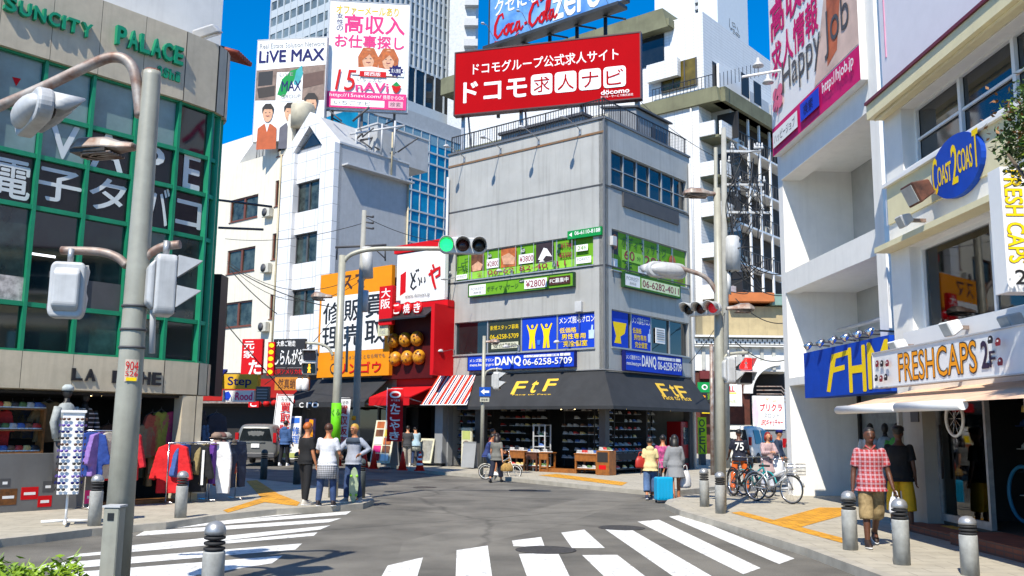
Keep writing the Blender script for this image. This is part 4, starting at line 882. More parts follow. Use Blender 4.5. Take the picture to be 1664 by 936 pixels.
# white donaiya board and red frame
wb = sign('shop_sign', 'big white shop sign with brush lettering on a red frame', FL, (646, 414, 722, 486), [('p', [(.08, .42), (.2, .36), (.2, .78), (.08, .84)], RED),
      ('s', [(.3, .4), (.34, .52), (.4, .6)], .05, BLACK), ('s', [(.4, .42), (.34, .58), (.31, .68), (.36, .74), (.43, .68)], .05, BLACK), ('s', [(.41, .36), (.43, .4)], .05, BLACK), ('s', [(.45, .35), (.47, .39)], .05, BLACK), ('s', [(.46, .52), (.5, .6), (.49, .68)], .035, BLACK), ('s', [(.53, .52), (.53, .6), (.55, .63)], .03, BLACK), ('s', [(.6, .52), (.61, .6), (.59, .63)], .03, BLACK),
      ('s', [(.68, .5), (.8, .42), (.9, .38), (.9, .52), (.82, .56)], .07, RED), ('s', [(.76, .3), (.79, .38)], .06, RED), ('s', [(.73, .4), (.78, .62), (.83, .78)], .07, RED), ('t', 'www.donaiya.jp', .2, .83, .72, .92, DGREY, 0)], WHITE, .25, .2)
a = FL.rect(646, 404, 722, 416, .3); k = MB(RED).box(a[0], a[1] + .2, -.4, -.05, wb_top if (wb_top := FL.rect(646, 414, 722, 486, .45)[3]) else 0, wb_top + .35); k.T = None
solo('red_cap_box', MB(RED).box(0, a[1] - a[0] + .35, 0, .5, 0, .35), 'red box band along the top of the white brush lettered sign', 'sign', FL.w(a[0], wb_top + .04, .5), FL.rz)
a2 = FL.rect(643, 489, 722, 496, .45)
solo('red_cap_box', MB(RED).box(0, a2[1] - a2[0] + .2, 0, .4, 0, .28), 'red band below the white brush lettered sign', 'sign', FL.w(a2[0], a2[2] - .05, .45), FL.rz)
solo('red_side_panel', MB(RED).box(0, .2, 0, 1.3, 0, FL.hit(718, 500)[1] - FL.hit(718, 612)[1]), 'tall red side panel at the right of the golden ball sign', 'panel', FL.w(u_(716, 560, .6), FL.hit(718, 612)[1], 1.2), FL.rz)
# dark canopy under the white board
zc = FL.hit(690, 492)[1]; k = MB(BLACK).side([(0, 0), (-1.1, -.75), (-1.1, -.82), (0, -.1)], 0, uc - ub)
solo('small_canopy', k, 'small dark sloping canopy above the golden ball sign', 'canopy', FL.w(ub, zc, .05), FL.rz)
for i, ch in enumerate('たこ焼き'):
    px = 628 + i * 17.0; u, z = FL.hit(px + 1, 504 - i * 1.2, .9); t = thing('paper_disc_sign', 'red oval disc sign with one white letter, %s of the four in the row' % ('first', 'second', 'third', 'last')[i], 'sign', FL.w(u, z, .95), FL.rz, 'red letter discs')
    k = MB(RED); k.T = MX.Rotation(pi / 2, 4, 'X'); k.lathe([(.28, -.04), (.3, 0), (.28, .04)], 20); k.build('disc', t); k = MB(WHITE); k.ms = []; txt(k, ch, -.19, -.2, .19, .2, -.045, WHITE, .04); k.build('lettering', t)
# vertical Osaka sign
sign('projecting_sign', 'tall red sign with white characters beside the brush lettered board', FL, (617, 466, 636, 527), [('v', '大阪', .15, .04, .85, .6, WHITE, .03)], RED, .9, .2)
sign('projecting_sign', 'small white notice hung below the tall red sign', FL, (614, 528, 630, 545), [('v', '大阪', .2, .1, .8, .9, GREY, 0)], mat('pale_notice', hx('c9c9a8'), .6), .9, .1)
# six golden balls
ball_m = mat('golden_ball', hx('d79a22'), .4, var=.35, scale=6, bump=.5, bscale=6, col2='8a4a12')
bx = FL.rect(627, 535, 693, 607, .15); t0 = thing('ball_display_box', 'dark red display box behind the six golden balls', 'sign', FL.w(bx[0], bx[2], .3), FL.rz)
MB(mat('dark_red_box', hx('4a0a0c'), .6, spec=.2)).box(0, bx[1] - bx[0] + .5, 0, .3, -.2, bx[3] - bx[2] + .6).build('back_panel', t0)
for r in range(2):
    for c in range(3):
        px, py = (637 + c * 19 + r * 3, 553 - c * 1.5 + r * 30); u, z = FL.hit(px, py, .55)
        t = thing('giant_ball', 'giant golden octopus ball, %s row, %s' % (('upper', 'lower')[r], ('left', 'middle', 'right')[c]), 'ball', FL.w(u, z, .45), FL.rz, 'six giant golden balls')
        k = MB(ball_m).ball((0, 0, 0), (.29, .28, .33), 18); k.build('shell', t)
        k = MB(mat('dark_sauce', hx('5a2a0c'), .35)); k.ms = []
        q = random.Random(r * 3 + c); k.m(mat('dark_sauce', hx('5a2a0c'), .35))
        for _ in range(5): a_ = q.uniform(-1, 1); b_ = q.uniform(-.6, .8); d_ = V((sin(a_) * cos(b_) * .285, -cos(a_) * cos(b_) * .275, sin(b_) * .325)); k.ball(d_, (.05, .03, .045), 8)
        k.build('sauce', t)
# orange phone shop board
og = mat('orange_board', hx('dc8a10'), .6, var=.05, spec=.2)
ob = FL.rect(527, 448, 637, 613, .3); OW = FL.rect(527, 440, 637, 600, .3)
z1 = FL.hit(582, 440, .3)[1]; z0 = FL.hit(582, 612, .3)[1]
sign('shop_sign', 'huge orange and white phone repair sign with black and red characters', FL, ('m', ob[0], ob[1], z0, z1), [('t', 'スマ', .3, .04, .68, .18, mat('dark_brown_ink', hx('4a2408'), .5), .04), ('r', .03, .23, .93, .76, WHITE), ('v', '修理', .06, .27, .34, .74, BLACK, .03), ('v', '販売', .37, .26, .62, .73, BLACK, .03), ('v', '買取', .67, .24, .93, .72, BLACK, .03),
      ('t', 'スマートフォンのことなら何でも', .2, .8, .95, .84, DGREY, 0), ('t', 'リンゴウ', .33, .87, .9, .97, RED, .04), ('e', .25, .92, .05, .05, BLACK), ('e', .25, .92, .035, .035, og)], og, .3, .2)
# black awning of the phone shop
def slope(name, label, F, u0, u1, zt, zb, out, m, th=.05, cat='awning', du=0, val=.18):
    t = thing(name, label, cat, F.w(u0, zt, .05), F.rz); k = MB(m); L = u1 - u0
    k.add([(0, 0, 0), (L, 0, 0), (L + du, -out, zb - zt), (0 + du, -out, zb - zt), (0, 0, -th), (L, 0, -th), (L + du, -out, zb - zt - th), (du, -out, zb - zt - th)], [(0, 3, 2, 1), (4, 5, 6, 7), (0, 4, 7, 3), (1, 2, 6, 5), (3, 7, 6, 2)]).build('canvas', t)
    MB(m).box(du, L + du, -out - .01, -out + .0, zb - zt - th - val, zb - zt - th - .002).build('valance', t)
    k = MB(LGREY)
    for x in (.15, L - .15): k.tube([(x, -.02, zb - zt - .3), (x + du, -out + .05, zb - zt - .05)], .018, 6)
    k.build('arms', t); return t
zt, zb = FL.hit(570, 615)[1], FL.hit(560, 653, 1.2)[1]
t = slope('shop_awning', 'black canvas awning over the phone shop windows', FL, ua - 1.2, ub - .3, zt, zb, 1.3, AWN, du=-.2)
k = MB(WHITE); k.ms = []; txt(k, 'C', 1.0, zb - zt - .24, 1.3, zb - zt - .02, -1.32, WHITE, .05); txt(k, 'ro', 1.55, zb - zt - .24, 2.4, zb - zt - .02, -1.32, WHITE, .05); k.build('lettering', t)
zt, zb = FL.hit(690, 628)[1], FL.hit(650, 645, 1.4)[1]
RAW = mat('red_awning_canvas', hx('c2121a'), .75, var=.12, spec=.2)
slope('shop_awning', 'red canvas awning with scalloped edge over the octopus ball shop', FL, ub - .1, uc - .5, zt, zb, 1.4, RAW, val=.3)
# striped awning
def stripe_mat():
    m = mat('striped_canvas', (.8, .78, .74), .75, var=.04, spec=.2); n = m.node_tree.nodes; l = m.node_tree.links; b = n['Principled BSDF']; src = b.inputs['Base Color'].links[0].from_socket
    tc = n.new('ShaderNodeTexCoord'); sp_ = n.new('ShaderNodeSeparateXYZ'); l.new(tc.outputs['Object'], sp_.inputs[0])
    mu = n.new('ShaderNodeMath'); mu.operation = 'MULTIPLY'; mu.inputs[1].default_value = 1 / .46; l.new(sp_.outputs[0], mu.inputs[0])
    fr = n.new('ShaderNodeMath'); fr.operation = 'FRACT'; l.new(mu.outputs[0], fr.inputs[0])
    cr = n.new('ShaderNodeValToRGB'); cr.color_ramp.interpolation = 'CONSTANT'; e = cr.color_ramp.elements
    for i, (p, c) in enumerate(((0, 'c8341e'), (.22, 'e6e2dc'), (.34, '1c2a5e'), (.52, 'e6e2dc'), (.62, 'd88a8a'), (.8, 'e6e2dc'), (.86, '7a1c24'))):
        x = e[i] if i < 2 else e.new(p); x.position = p; x.color = (*hx(c), 1)
    l.new(fr.outputs[0], cr.inputs[0]); l.new(cr.outputs[0], b.inputs['Base Color']); return m
STR = stripe_mat()
sa0, sa1 = FL.hit(714, 610)[0], FL.hit(774, 608)[0]; zt, zb = Z2 - .05, FL.hit(720, 658, 1.0)[1]
t = thing('shop_awning', 'red white and navy striped awning between the red shop and the dark awning', 'awning', FL.w(sa0, zt, .05), FL.rz); L = sa1 - sa0
L2 = FL.hit(760, 658, 1.05)[0] - sa0; du0 = FL.hit(685, 658, 1.05)[0] - sa0
MB(STR).add([(0, 0, 0), (L, 0, 0), (L2, -1.05, zb - zt), (du0, -1.05, zb - zt)], [(0, 3, 2, 1)]).build('canvas', t)
MB(STR).add([(L, 0, 0), (L, 0, zb - zt), (L2, -1.05, zb - zt)], [(0, 1, 2)]).build('side_canvas', t)
MB(WHITE).tube([(du0, -1.06, zb - zt), (L2, -1.06, zb - zt)], .025, 6).build('front_bar', t)
# people-less stalls, boards and shop goods at the octopus ball shop
def board(name, label, p, rz, w, h, items, m, tilt=12, cat='board'):
    t = thing(name, label, cat, p, rz); k = MB(m); k.T = MX.Rotation(rad(-tilt), 4, 'X'); k.box(-w / 2, w / 2, 0, .03, .12, h); k.build('panel', t)
    k = MB(GREY); k.T = MX.Translation((0, 2 * h * sin(rad(tilt)) * .97, 0)) @ MX.Rotation(rad(tilt), 4, 'X'); k.box(-w / 2 + .03, w / 2 - .03, 0, .02, 0, h * .9); k.build('rear_leg', t)
    k = MB(m); k.ms = []; k.T = MX.Rotation(rad(-tilt), 4, 'X') @ MX.Translation((-w / 2, -.002, .12)); draw(k, w, h - .12, items, 0); k.build('lettering', t); return t
gp = G(612, 752, .12)
menu = [('r', .08 + .46 * (i % 2), .03 + .19 * (i // 2), .46 + .46 * (i % 2), .19 + .19 * (i // 2), (photo[1], WHITE, photo[0], YEL, WHITE, photo[1], PINK, photo[0], RED, WHITE)[i]) for i in range(10)]
board('menu_board', 'tall photo menu board with food pictures behind the red cones', G(616, 757, .12), FL.rz + .2, 1.0, 1.9, menu, mat('cream_board', hx('d8d3b8'), .5))
board('menu_board', 'white framed notice board leaning at the right of the octopus ball shop', FL.w(uc - .5, .12, .55), FL.rz, .8, 1.15, [('r', .1, .08, .9, .9, mat('faded_paper', hx('9a9a94'), .6, var=.2, scale=8))], mat('cream_board', hx('d8d3b8'), .5))
t = thing('stall_counter', 'grey counter of the octopus ball shop behind the customers', 'counter', FL.w(u_(655, 730), .12, .1), FL.rz); MB(DGREY).box(0, 2.2, 0, .6, 0, .95).build('cabinet', t); MB(STEEL).box(-.03, 2.23, -.05, .65, .955, 1).build('top', t)
t = thing('stall_pillar', 'grey steel pillar box at the dark doorway left of the shoe shop', 'pillar', FL.w(u_(718, 740), .12, .25), FL.rz); MB(GREY).box(-.2, .25, 0, .4, .12, 2.5).build('body', t); MB(BLACK).box(-.12, .17, .05, .3, 0, .117).build('foot', t)
# ---- banners on poles
def banner(label, p, rz, w, h, items, m, z0=.55, pole=None, group=None, lean=0):
    t = thing('banner_flag', label, 'banner', p, rz, group); MB(WHITE).tube([(0, 0, 0), (lean, 0, z0 + h + .1)], .014, 6).tube([(lean, 0, z0 + h + .05), (w + lean, 0, z0 + h + .05)], .01, 6).build('pole', t)
    MB(DGREY).lathe([(.2, 0), (.2, .08), (.05, .1)], 14).build('base', t)
    nx, nz = 6, 12; c = MB(m); vs = []; fs = []
    for side in (0, 1):
        for j in range(nz + 1):
            for i in range(nx + 1): vs.append((.03 + lean * (z0 + h * j / nz) / (z0 + h) + w * i / nx, .03 * sin(i * 1.1 + j * .5) * (i / nx) + side * .006, z0 + h * j / nz))
    N = (nx + 1) * (nz + 1)
    for j in range(nz):
        for i in range(nx): a = j * (nx + 1) + i; fs.append((a, a + 1, a + nx + 2, a + nx + 1)); fs.append((N + a, N + a + nx + 1, N + a + nx + 2, N + a + 1))
    c.add(vs, fs, True); c.build('cloth', t)
    k = MB(WHITE); k.ms = []; k.T = MX.Translation((.03 + lean, -.04, z0)); draw(k, w, h, items, 0); k.build('lettering', t); return t
tako = [('e', .5, .09, .36, .07, WHITE), ('e', .5, .09, .25, .035, RED), ('t', 'ゆで醤油', .25, .18, .8, .22, WHITE), ('v', 'たこやき', .22, .25, .82, .98, WHITE, .05)]
bw_ = lambda x0, x1, Y: (x1 - x0) / 1487 * Y
p = AT(627, 706, 35.5); p.z = .12
banner('red vertical banner with white lettering in front of the octopus ball shop', p, -.15, .62, 1.95, tako, RED, z0=1.05)
buy = [('t', 'スマホ', .2, .03, .85, .1, DGREY, .02), ('v', '買取販売', .22, .12, .82, .95, RED, .03)]
p = G(535, 757, .12); banner('white phone buying banner behind the man in the white T-shirt', p, .1, .62, 2.0, buy, WHITE, lean=.12, z0=.7)
p = G(437, 751, .12); banner('white phone buying banner beside the grey car', p, .0, .72, 2.3, buy, WHITE, lean=.22, z0=.6)
t = thing('standing_sign', 'upright white lit signboard with blue lettering behind the hooded man', 'standing sign', G(455, 751, .12), .1)
bevel(MB(WHITE).box(0, .85, 0, .2, .1, 2.0).build('cabinet', t), .03); MB(DGREY).box(.05, .8, -.1, .3, 0, .1).build('base', t)
k = MB(WHITE); k.ms = []; draw(k, .85, 2.0, [('p', [(.06, .05), (.9, .03), (.9, .14), (.06, .18)], mat('sky_ink', hx('3a7ae0'), .5)), ('v', 'スマホ', .15, .2, .5, .75, DG, .02), ('v', '修理', .56, .22, .9, .6, mat('sky_ink', hx('3a7ae0'), .5), .02), ('r', .1, .8, .9, .9, mat('grass_ink', hx('b8c070'), .5))], -.001); k.build('lettering', t)
p = G(509, 752, .12); k = [('r', .1, .1, .9, .4, ORG), ('v', '携帯', .2, .45, .8, .9, WHITE)]
t = thing('standing_sign', 'dark purple standing panel with an orange ribbon left of the grey pole', 'standing sign', G(493, 752, .12), .1)
MB(mat('purple_panel', hx('2a1c4a'), .5, var=.3)).box(0, .45, 0, .15, .05, 1.9).build('board', t); k = MB(ORG); k.ms = []; draw(k, .45, 1.9, [('s', [(.6, .02), (.5, .2), (.55, .4), (.4, .6)], .12, ORG), ('e', .4, .72, .25, .06, PINK), ('e', .6, .82, .2, .04, mat('sky_ink', hx('3a7ae0'), .5))], -.001); k.build('lettering', t)
# red lanterns
lan = mat('lantern_red', hx('c01a18'), .6, var=.08, spec=.2)
for i in range(5):
    u, z = FL.hit(420 + i * 13 if i < 3 else 465 + (i - 3) * 9, 657 - i, 2.0); t = thing('paper_lantern', 'small red paper lantern strung beside the buying banner', 'lantern', FL.w(u, z, 2.0), 0, 'row of red paper lanterns'); MB(lan).ball((0, 0, 0), (.17, .17, .15), 12).build('shade', t); MB(BLACK).lathe([(.07, .13), (.07, .17)], 10).lathe([(.07, -.17), (.07, -.13)], 10).build('cap', t)
for i, px in enumerate((487, 496)):
    u, z = FL.hit(px, 625, 2.2); t = thing('paper_lantern', 'white cylinder lantern below the pedestrian signal, ' + ('left' if i == 0 else 'right') + ' of two', 'lantern', FL.w(u, z, 2.2), 0); MB(WHITE).lathe([(.1, -.28), (.17, -.2), (.17, .2), (.1, .28)], 12).build('shade', t); MB(BLACK).lathe([(.1, .285), (.1, .33)], 10).build('cap', t)
# ---- far end of the left street: crowded signs
gF = Fac(AT(400, 600, 44), V((.97, -.24, 0)))
def fsign(label, q, items, m, off=0, **k): return sign('shop_sign', label, gF, q, items, m, off, .2, **k)
sign('shop_sign', 'black hanging sign with white brush lettering above the red one', gF, (445, 551, 494, 597), [('t', '大衆ご馳走', .1, .06, .7, .26, WHITE, .03), ('t', 'しらんがな', .05, .36, .98, .9, WHITE, .045)], BLACK, 0, .2)
fsign('dark sign with red lettering under the black brush lettered sign', (440, 598, 494, 610), [('t', '大阪アメリカ村', .06, .15, .95, .85, RED, .03)], mat('dark_red_panel', hx('2a0808'), .6))
fsign('orange wooden sign with dark characters over the street', (447, 613, 500, 634), [('t', '然真蛸', .1, .12, .62, .9, mat('dark_brown_ink', hx('4a2408'), .5), .03)], mat('amber_panel', hx('c07a18'), .6, var=.1), .2)
fsign('red flag like sign with white characters left of the black sign', (394, 551, 424, 609), [('v', '元家', .1, .05, .6, .55, WHITE, .03), ('t', 'た', .4, .6, .98, .98, WHITE, .06)], RED, .2)
fsign('narrow red vertical lantern sign beside the black sign', (436, 556, 444, 610), [('e', .5, .1 + .2 * i, .4, .07, YEL) for i in range(5)], RED, .1)
lF = Fac(AT(390, 620, 34), V((.98, -.2, 0)))
sign('shop_sign', 'yellow sign with navy lettering projecting above the car', lF, (362, 608, 418, 632), [('t', 'Step', .16, .18, .82, .92, NAVY, .04)], mat('mustard_panel', hx('d2a51c'), .6, var=.05), 0, .25)
sign('shop_sign', 'white sign with pink letters under the yellow sign', lF, (362, 634, 412, 653), [('p', [(.05, .2), (.2, .1), (.28, .5), (.2, .9), (.08, .8)], BLUE), ('t', 'no.1', .06, .6, .3, .95, NAVY), ('t', 'Rood', .42, .2, .95, .85, PINK, .04)], WHITE, 0, .2)
sign('shop_sign', 'dark framed menu sign right of the pink lettered sign', lF, (416, 628, 436, 652), [('r', .1, .15 + .2 * i, .9, .25 + .2 * i, GREY) for i in range(4)], DGREY, .1, .15)
t = thing('awning_frame', 'blue and white awning over the shop behind the curved building', 'awning', lF.w(lF.hit(352, 600)[0], lF.hit(352, 600)[1]), lF.rz)
MB(NAVY).side([(0, 0), (-.9, -.55), (-.9, -.6), (0, -.1)], -.9, .45).build('canvas', t); MB(WHITE).box(-.9, .45, -.92, -.9, -.85, -.6).build('valance', t)
# low buildings closing the end of the street
t = thing('street_building', 'dim low shop building closing the far end of the left street', 'building', gF.w(-9, 0, -2), gF.rz)
MB(DARKW).box(0, 11.3, 0, 6, 0, 4.3).build('wall', t); MB(DARK).box(1, 11, -.02, -.001, .2, 2.6).build('opening', t); MB(RUST).box(0, 11.2, -1.0, 0.3, 2.75, 2.85).build('canopy', t)
rf = mat('red_front', hx('a8201c'), .6, var=.15, spec=.2); MB(rf).box(.2, 11.2, -.03, -.022, 2.9, 4.0).build('fascia', t)
sign('shop_sign', 'small red sign with white mark near the cream lamp in the street end', gF, (404, 648, 420, 662), [('t', 'こ', .2, .1, .8, .9, WHITE, .04)], RED, .4)

# ================================================================= white building with the gabled bay
OFF2 = mat('white_render_wall', hx('d8d3c4'), .8, var=.05, streak=.3)
WT = tiles('white_tile_bay', hx('dcdcdc'), hx('8a8a88'), 1.1, 1.05, .4, rot=True, var=.04, mort=.014, streak=.1)
GT = tiles('shaded_tile_bay', hx('9a9ca0'), hx('6d6f72'), 1.1, 1.05, .4, rot=True, var=.05, mort=.014)  # bay tile greyed, the recess shading is put into its colour
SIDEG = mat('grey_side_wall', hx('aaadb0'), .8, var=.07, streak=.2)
wc = AT(545, 400, 53); wc = V((wc.x, wc.y, 0))
Fw = Fac(wc + D1 * 14, -D1); Fs = Fac(wc, D2)
wbld = thing('white_building', 'white building with a pointed gable bay and brown framed windows in the left street', 'building', wc)
def wp(mb, name, F): return fp(mb, name, wbld, F)
zr = Fw.hit(400, 262)[1]; uT0 = Fw.hit(432, 230)[0]; uB = Fw.hit(466, 300)[0]
BRF = mat('brown_window_frame', hx('6a3a28'), .5, var=.1)
win = [(375, 326, 418, 352), (370, 408, 413, 439), (364, 493, 408, 529)]
nar = [(448, 294, 459, 333), (443, 380, 456, 420), (439, 479, 451, 517)]
hs_ = [Fw.rect(*q) for q in win + nar]; hz = [(a, b, c, d) for a, b, c, d in hs_]
WU = mat('curtained_window_glass', (.06, .085, .08), .08, var=.7, scale=1.6, spec=.4)
# main front as wall with openings
def shift(h, o): return (h[0] - o, h[1] - o, h[2], h[3])
wall(Fw, uB, hz, 2, zr, OFF2, .25, wbld)
hh = Fw.rect(452, 216, 464, 251)
t_ = MB(OFF2).box(uT0, hh[0], 0, .25, zr + .002, Fw.hit(436, 197)[1]).box(hh[1], uB + .3, 0, .25, zr + .002, Fw.hit(436, 197)[1]).box(hh[0], hh[1], 0, .25, hh[3], Fw.hit(436, 197)[1]).box(hh[0], hh[1], 0, .25, zr + .002, hh[2])
wp(t_, 'tower_wall', Fw)
wp(MB(SIDEG).side([(.26, zr), (.26, Fw.hit(436, 197)[1] + .1), (3.5, Fw.hit(436, 197)[1] + .1), (3.5, zr)], uT0, uB + .3), 'tower_core', Fw)
for i, h in enumerate(hz): window(Fw, wbld, h, 2 if i < 3 else 1, .12, WU, 1, BRF, .1)
window(Fw, wbld, hh, 1, .12, WU, 1, BRF, .1)
# bay: pilasters and recessed window column under a gable
L = 14; zg = Fw.hit(506, 186)[1]; zs0 = Fw.hit(550, 233)[1] + .2
u1, u2, u3 = Fw.hit(470, 320)[0], Fw.hit(485, 320)[0], Fw.hit(520, 320)[0]; um = (uB + L) / 2
wp(MB(WT).box(uB - .1, u2 - .1, -.35, .25, 2, zs0 - .2), 'bay_pilaster', Fw); wp(MB(WT).box(u3 + .35, L, -.35, .25, 2, zs0 - .2), 'bay_pilaster', Fw)
wp(MB(GT).box(u3, u3 + .35, -.1, .25, 2, zs0 - .2), 'bay_strip', Fw)
bh = [Fw.rect(486, 299, 519, 339), Fw.rect(483, 382, 517, 424), Fw.rect(478, 472, 513, 510)]
z = 2
for a, b, c, d in sorted(bh, key=lambda h: h[2]): wp(MB(WT).box(u2 - .1, u3, -.1, .25, z, c), 'bay_wall', Fw); z = d
wp(MB(WT).box(u2 - .1, u3, -.1, .25, z, zs0 - .2), 'bay_wall', Fw)
for a, b, c, d in bh: window(Fw, wbld, (u2 - .1, u3, c, d), 2, .1, WU, 1, DGREY, .07)
tri = [Fw.hit(486, 261), Fw.hit(505, 230), Fw.hit(524, 249)]; zt_ = (tri[0][1] + tri[2][1]) / 2; tu0, tu1, tm = tri[0][0] + .1, tri[2][0] + .1, tri[1][0]
k = MB(WT); zs1 = zs0 - .198
k.prism([(uB - .1, zs1), (um, zg), (um, zg - .9), (tu0 - .3, zs1)], -.35, .25).prism([(L, zs1), (um, zg), (um, zg - .9), (tu1 + .3, zs1)], -.35, .25); wp(k, 'gable', Fw)
wp(MB(GT).prism([(tu0 - .3, zs1), (um, zg - .9), (tu1 + .3, zs1)], -.05, .25), 'gable_panel', Fw)
wp(MB(GLASS).prism([(tu0 + .1, zs1 + .25), (um, zg - 1.3), (tu1 - .1, zs1 + .25)], -.1, -.052), 'gable_window', Fw)
wp(MB(SIDEG).side([(-.2, zs1), (.25, zs1)], 0, 1) if False else MB(SIDEG).prism([(uB - .05, zs1 - .3), (um, zg - .1), (L - .02, zs1 - .3)], .252, 4.5), 'gable_roof', Fw)
# side wall and roof
ue = Fs.hit(664, 300)[0]; zs_ = Fs.hit(585, 243)[1]; zh = Fs.hit(640, 207)[1]; um2 = Fs.hit(618, 230)[0]
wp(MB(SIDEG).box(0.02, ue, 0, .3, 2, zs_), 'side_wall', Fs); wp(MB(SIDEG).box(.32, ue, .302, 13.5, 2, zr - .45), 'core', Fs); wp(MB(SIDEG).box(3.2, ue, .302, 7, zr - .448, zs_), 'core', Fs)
wp(MB(SIDEG).box(um2, ue + 2, .3, 7, zs_ + .002, zh), 'roof_block', Fs); wp(MB(LGREY).box(um2 - .05, ue + 2.05, .25, 7.1, zh + .002, zh + .1), 'roof_cap', Fs)
wp(MB(LGREY).box(.0, ue, -.06, .2, zs_ + .002, zs_ + .12), 'coping', Fs)
z = Fs.hit(600, 282)[1]; wp(MB(LGREY).box(.25, ue, -.55, -.001, z, z + .1), 'ledge', Fs)
wp(MB(mat('cream_pipe', hx('b8ad90'), .5)).tube([(ue - .1, -.1, 3), (ue - .1, -.1, z)], .07, 6).tube([(ue * .72, -.1, z + .2), (ue * .72, -.1, zh - .4)], .06, 6), 'drain_pipe', Fs)
wp(MB(OFF2).box(.0, uT0, .26, 12, zr - .4, zr - .1), 'roof', Fw)
p = AT(492, 186, 56); solo('roof_tank', MB(mat('cream_tank', hx('c8bfa8'), .6)).lathe([(.72, -.9), (.75, .5), (.7, .62), (.3, .8)], 20), 'cream round water tank between the two tall billboards', 'tank', p)
# roof railing and stair frame left of the tower block
t = thing('roof_frame', 'grey steel roof ladder frame at the left of the white building roof', 'railing', Fw.w(Fw.hit(396, 255)[0], zr), Fw.rz)
k = MB(GREY)
for x in (0, .7, 1.4): k.tube([(x, 1, 0), (x, 1, 2.9)], .04, 6)
for z in (.5, 1.1, 1.7, 2.3, 2.9): k.tube([(0, 1, z), (1.4, 1, z)], .03, 6)
k.tube([(0, 1, 2.9), (1.5, .2, 0)], .03, 6); k.build('frame', t)
solo('roof_parapet', MB(OFFW).side([(0, 0), (3, 0), (3, 3.6), (2.2, 3.6)], 0, .3).box(-4, 0, 1.2, 3, 0, 2.4), 'white slanted parapet block on the roof left of the ladder frame', 'parapet', Fw.w(Fw.hit(384, 262)[0], zr), Fw.rz)
# clutter below the tall strawberry billboard
t = thing('roof_steelwork', 'tangle of dark steel supports and pipes under the tall pink lettered billboard', 'steelwork', Fs.w(.6, zs_))
rr = random.Random(5); k = MB(DGREY)
for i in range(16):
    a = V((rr.uniform(-.8, 3.2), rr.uniform(.5, 4), rr.uniform(.1, 2))); b = a + V((rr.uniform(-1.4, 1.4), rr.uniform(-.6, .6), rr.uniform(-.9, .9))); b.z = max(b.z, .05); k.tube([a, b], rr.choice([.03, .05, .07]), 6)
k.build('supports', t); k = MB(LGREY)
for i in range(4): k.tube([(.2 + i * .8, 1.8, 0), (.2 + i * .8, 1.8, 1.6 + .2 * i)], .06, 6)
k.tube([(-.2, 1.8, 1.3), (3.2, 1.8, 1.9)], .07, 6); k.build('posts', t)
# ---- the two tall billboards
def portrait(cx, cy, s, hair, suit, skin=SKINP, long=False, asp=.68):
    o = []
    if long: o.append(('p', [(cx - .85 * s, cy + 1.7 * s), (cx - .95 * s, cy - .2 * s), (cx - .5 * s, cy - 1.15 * s), (cx + .5 * s, cy - 1.15 * s), (cx + .95 * s, cy - .2 * s), (cx + .85 * s, cy + 1.7 * s)], hair))
    if suit: o.append(('p', [(cx - 1.1 * s, cy + 4 * s), (cx - 1.05 * s, cy + 1.7 * s), (cx - .4 * s, cy + 1.2 * s), (cx + .4 * s, cy + 1.2 * s), (cx + 1.05 * s, cy + 1.7 * s), (cx + 1.1 * s, cy + 4 * s)], suit)); o.append(('p', [(cx - .25 * s, cy + 1.15 * s), (cx + .25 * s, cy + 1.15 * s), (cx, cy + 2.1 * s)], WHITE))
    o.append(('e', cx, cy, .55 * s, .95 * s * .62, skin))
    if not long: o.append(('p', [(cx - .62 * s, cy + .1 * s), (cx - .66 * s, cy - .6 * s), (cx - .3 * s, cy - 1.05 * s), (cx + .3 * s, cy - 1.05 * s), (cx + .66 * s, cy - .55 * s), (cx + .6 * s, cy + .1 * s), (cx + .45 * s, cy - .4 * s), (cx - .4 * s, cy - .45 * s)], hair))
    else: o.append(('p', [(cx - .6 * s, cy + .2 * s), (cx - .5 * s, cy - .9 * s), (cx + .5 * s, cy - .9 * s), (cx + .6 * s, cy + .2 * s), (cx + .1 * s, cy - .5 * s)], hair))
    for e in (-1, 1): o.append(('e', cx + e * .22 * s, cy - .05 * s, .09 * s, .035 * s, BLACK))
    o.append(('s', [(cx - .2 * s, cy + .3 * s), (cx, cy + .36 * s), (cx + .2 * s, cy + .3 * s)], .05 * s, MAR))
    R = []
    for it in o:
        if it[0] == 'e': R.append(('e', it[1], cy + (it[2] - cy) * asp, it[3], it[4] * asp * (1.7 if it[3] > .3 * s else 1), it[5]))
        else: R.append((it[0], [(a, cy + (b - cy) * asp) for a, b in it[1]], *it[2:]))
    return R
def fix(o, asp):   # portraits use a square unit; stretch the height by the panel's aspect
    return o
HAIRD = mat('dark_hair_print', hx('1a1210'), .6); HAIRO = mat('auburn_hair_print', hx('c0601c'), .6, var=.3, scale=4)
B1 = Fac(AT(420, 205, 57), V((.985, .17, 0)) if False else V((.99, -.14, 0)))
FURN = mat('room_photo', hx('8a7468'), .6, var=.3, scale=2)
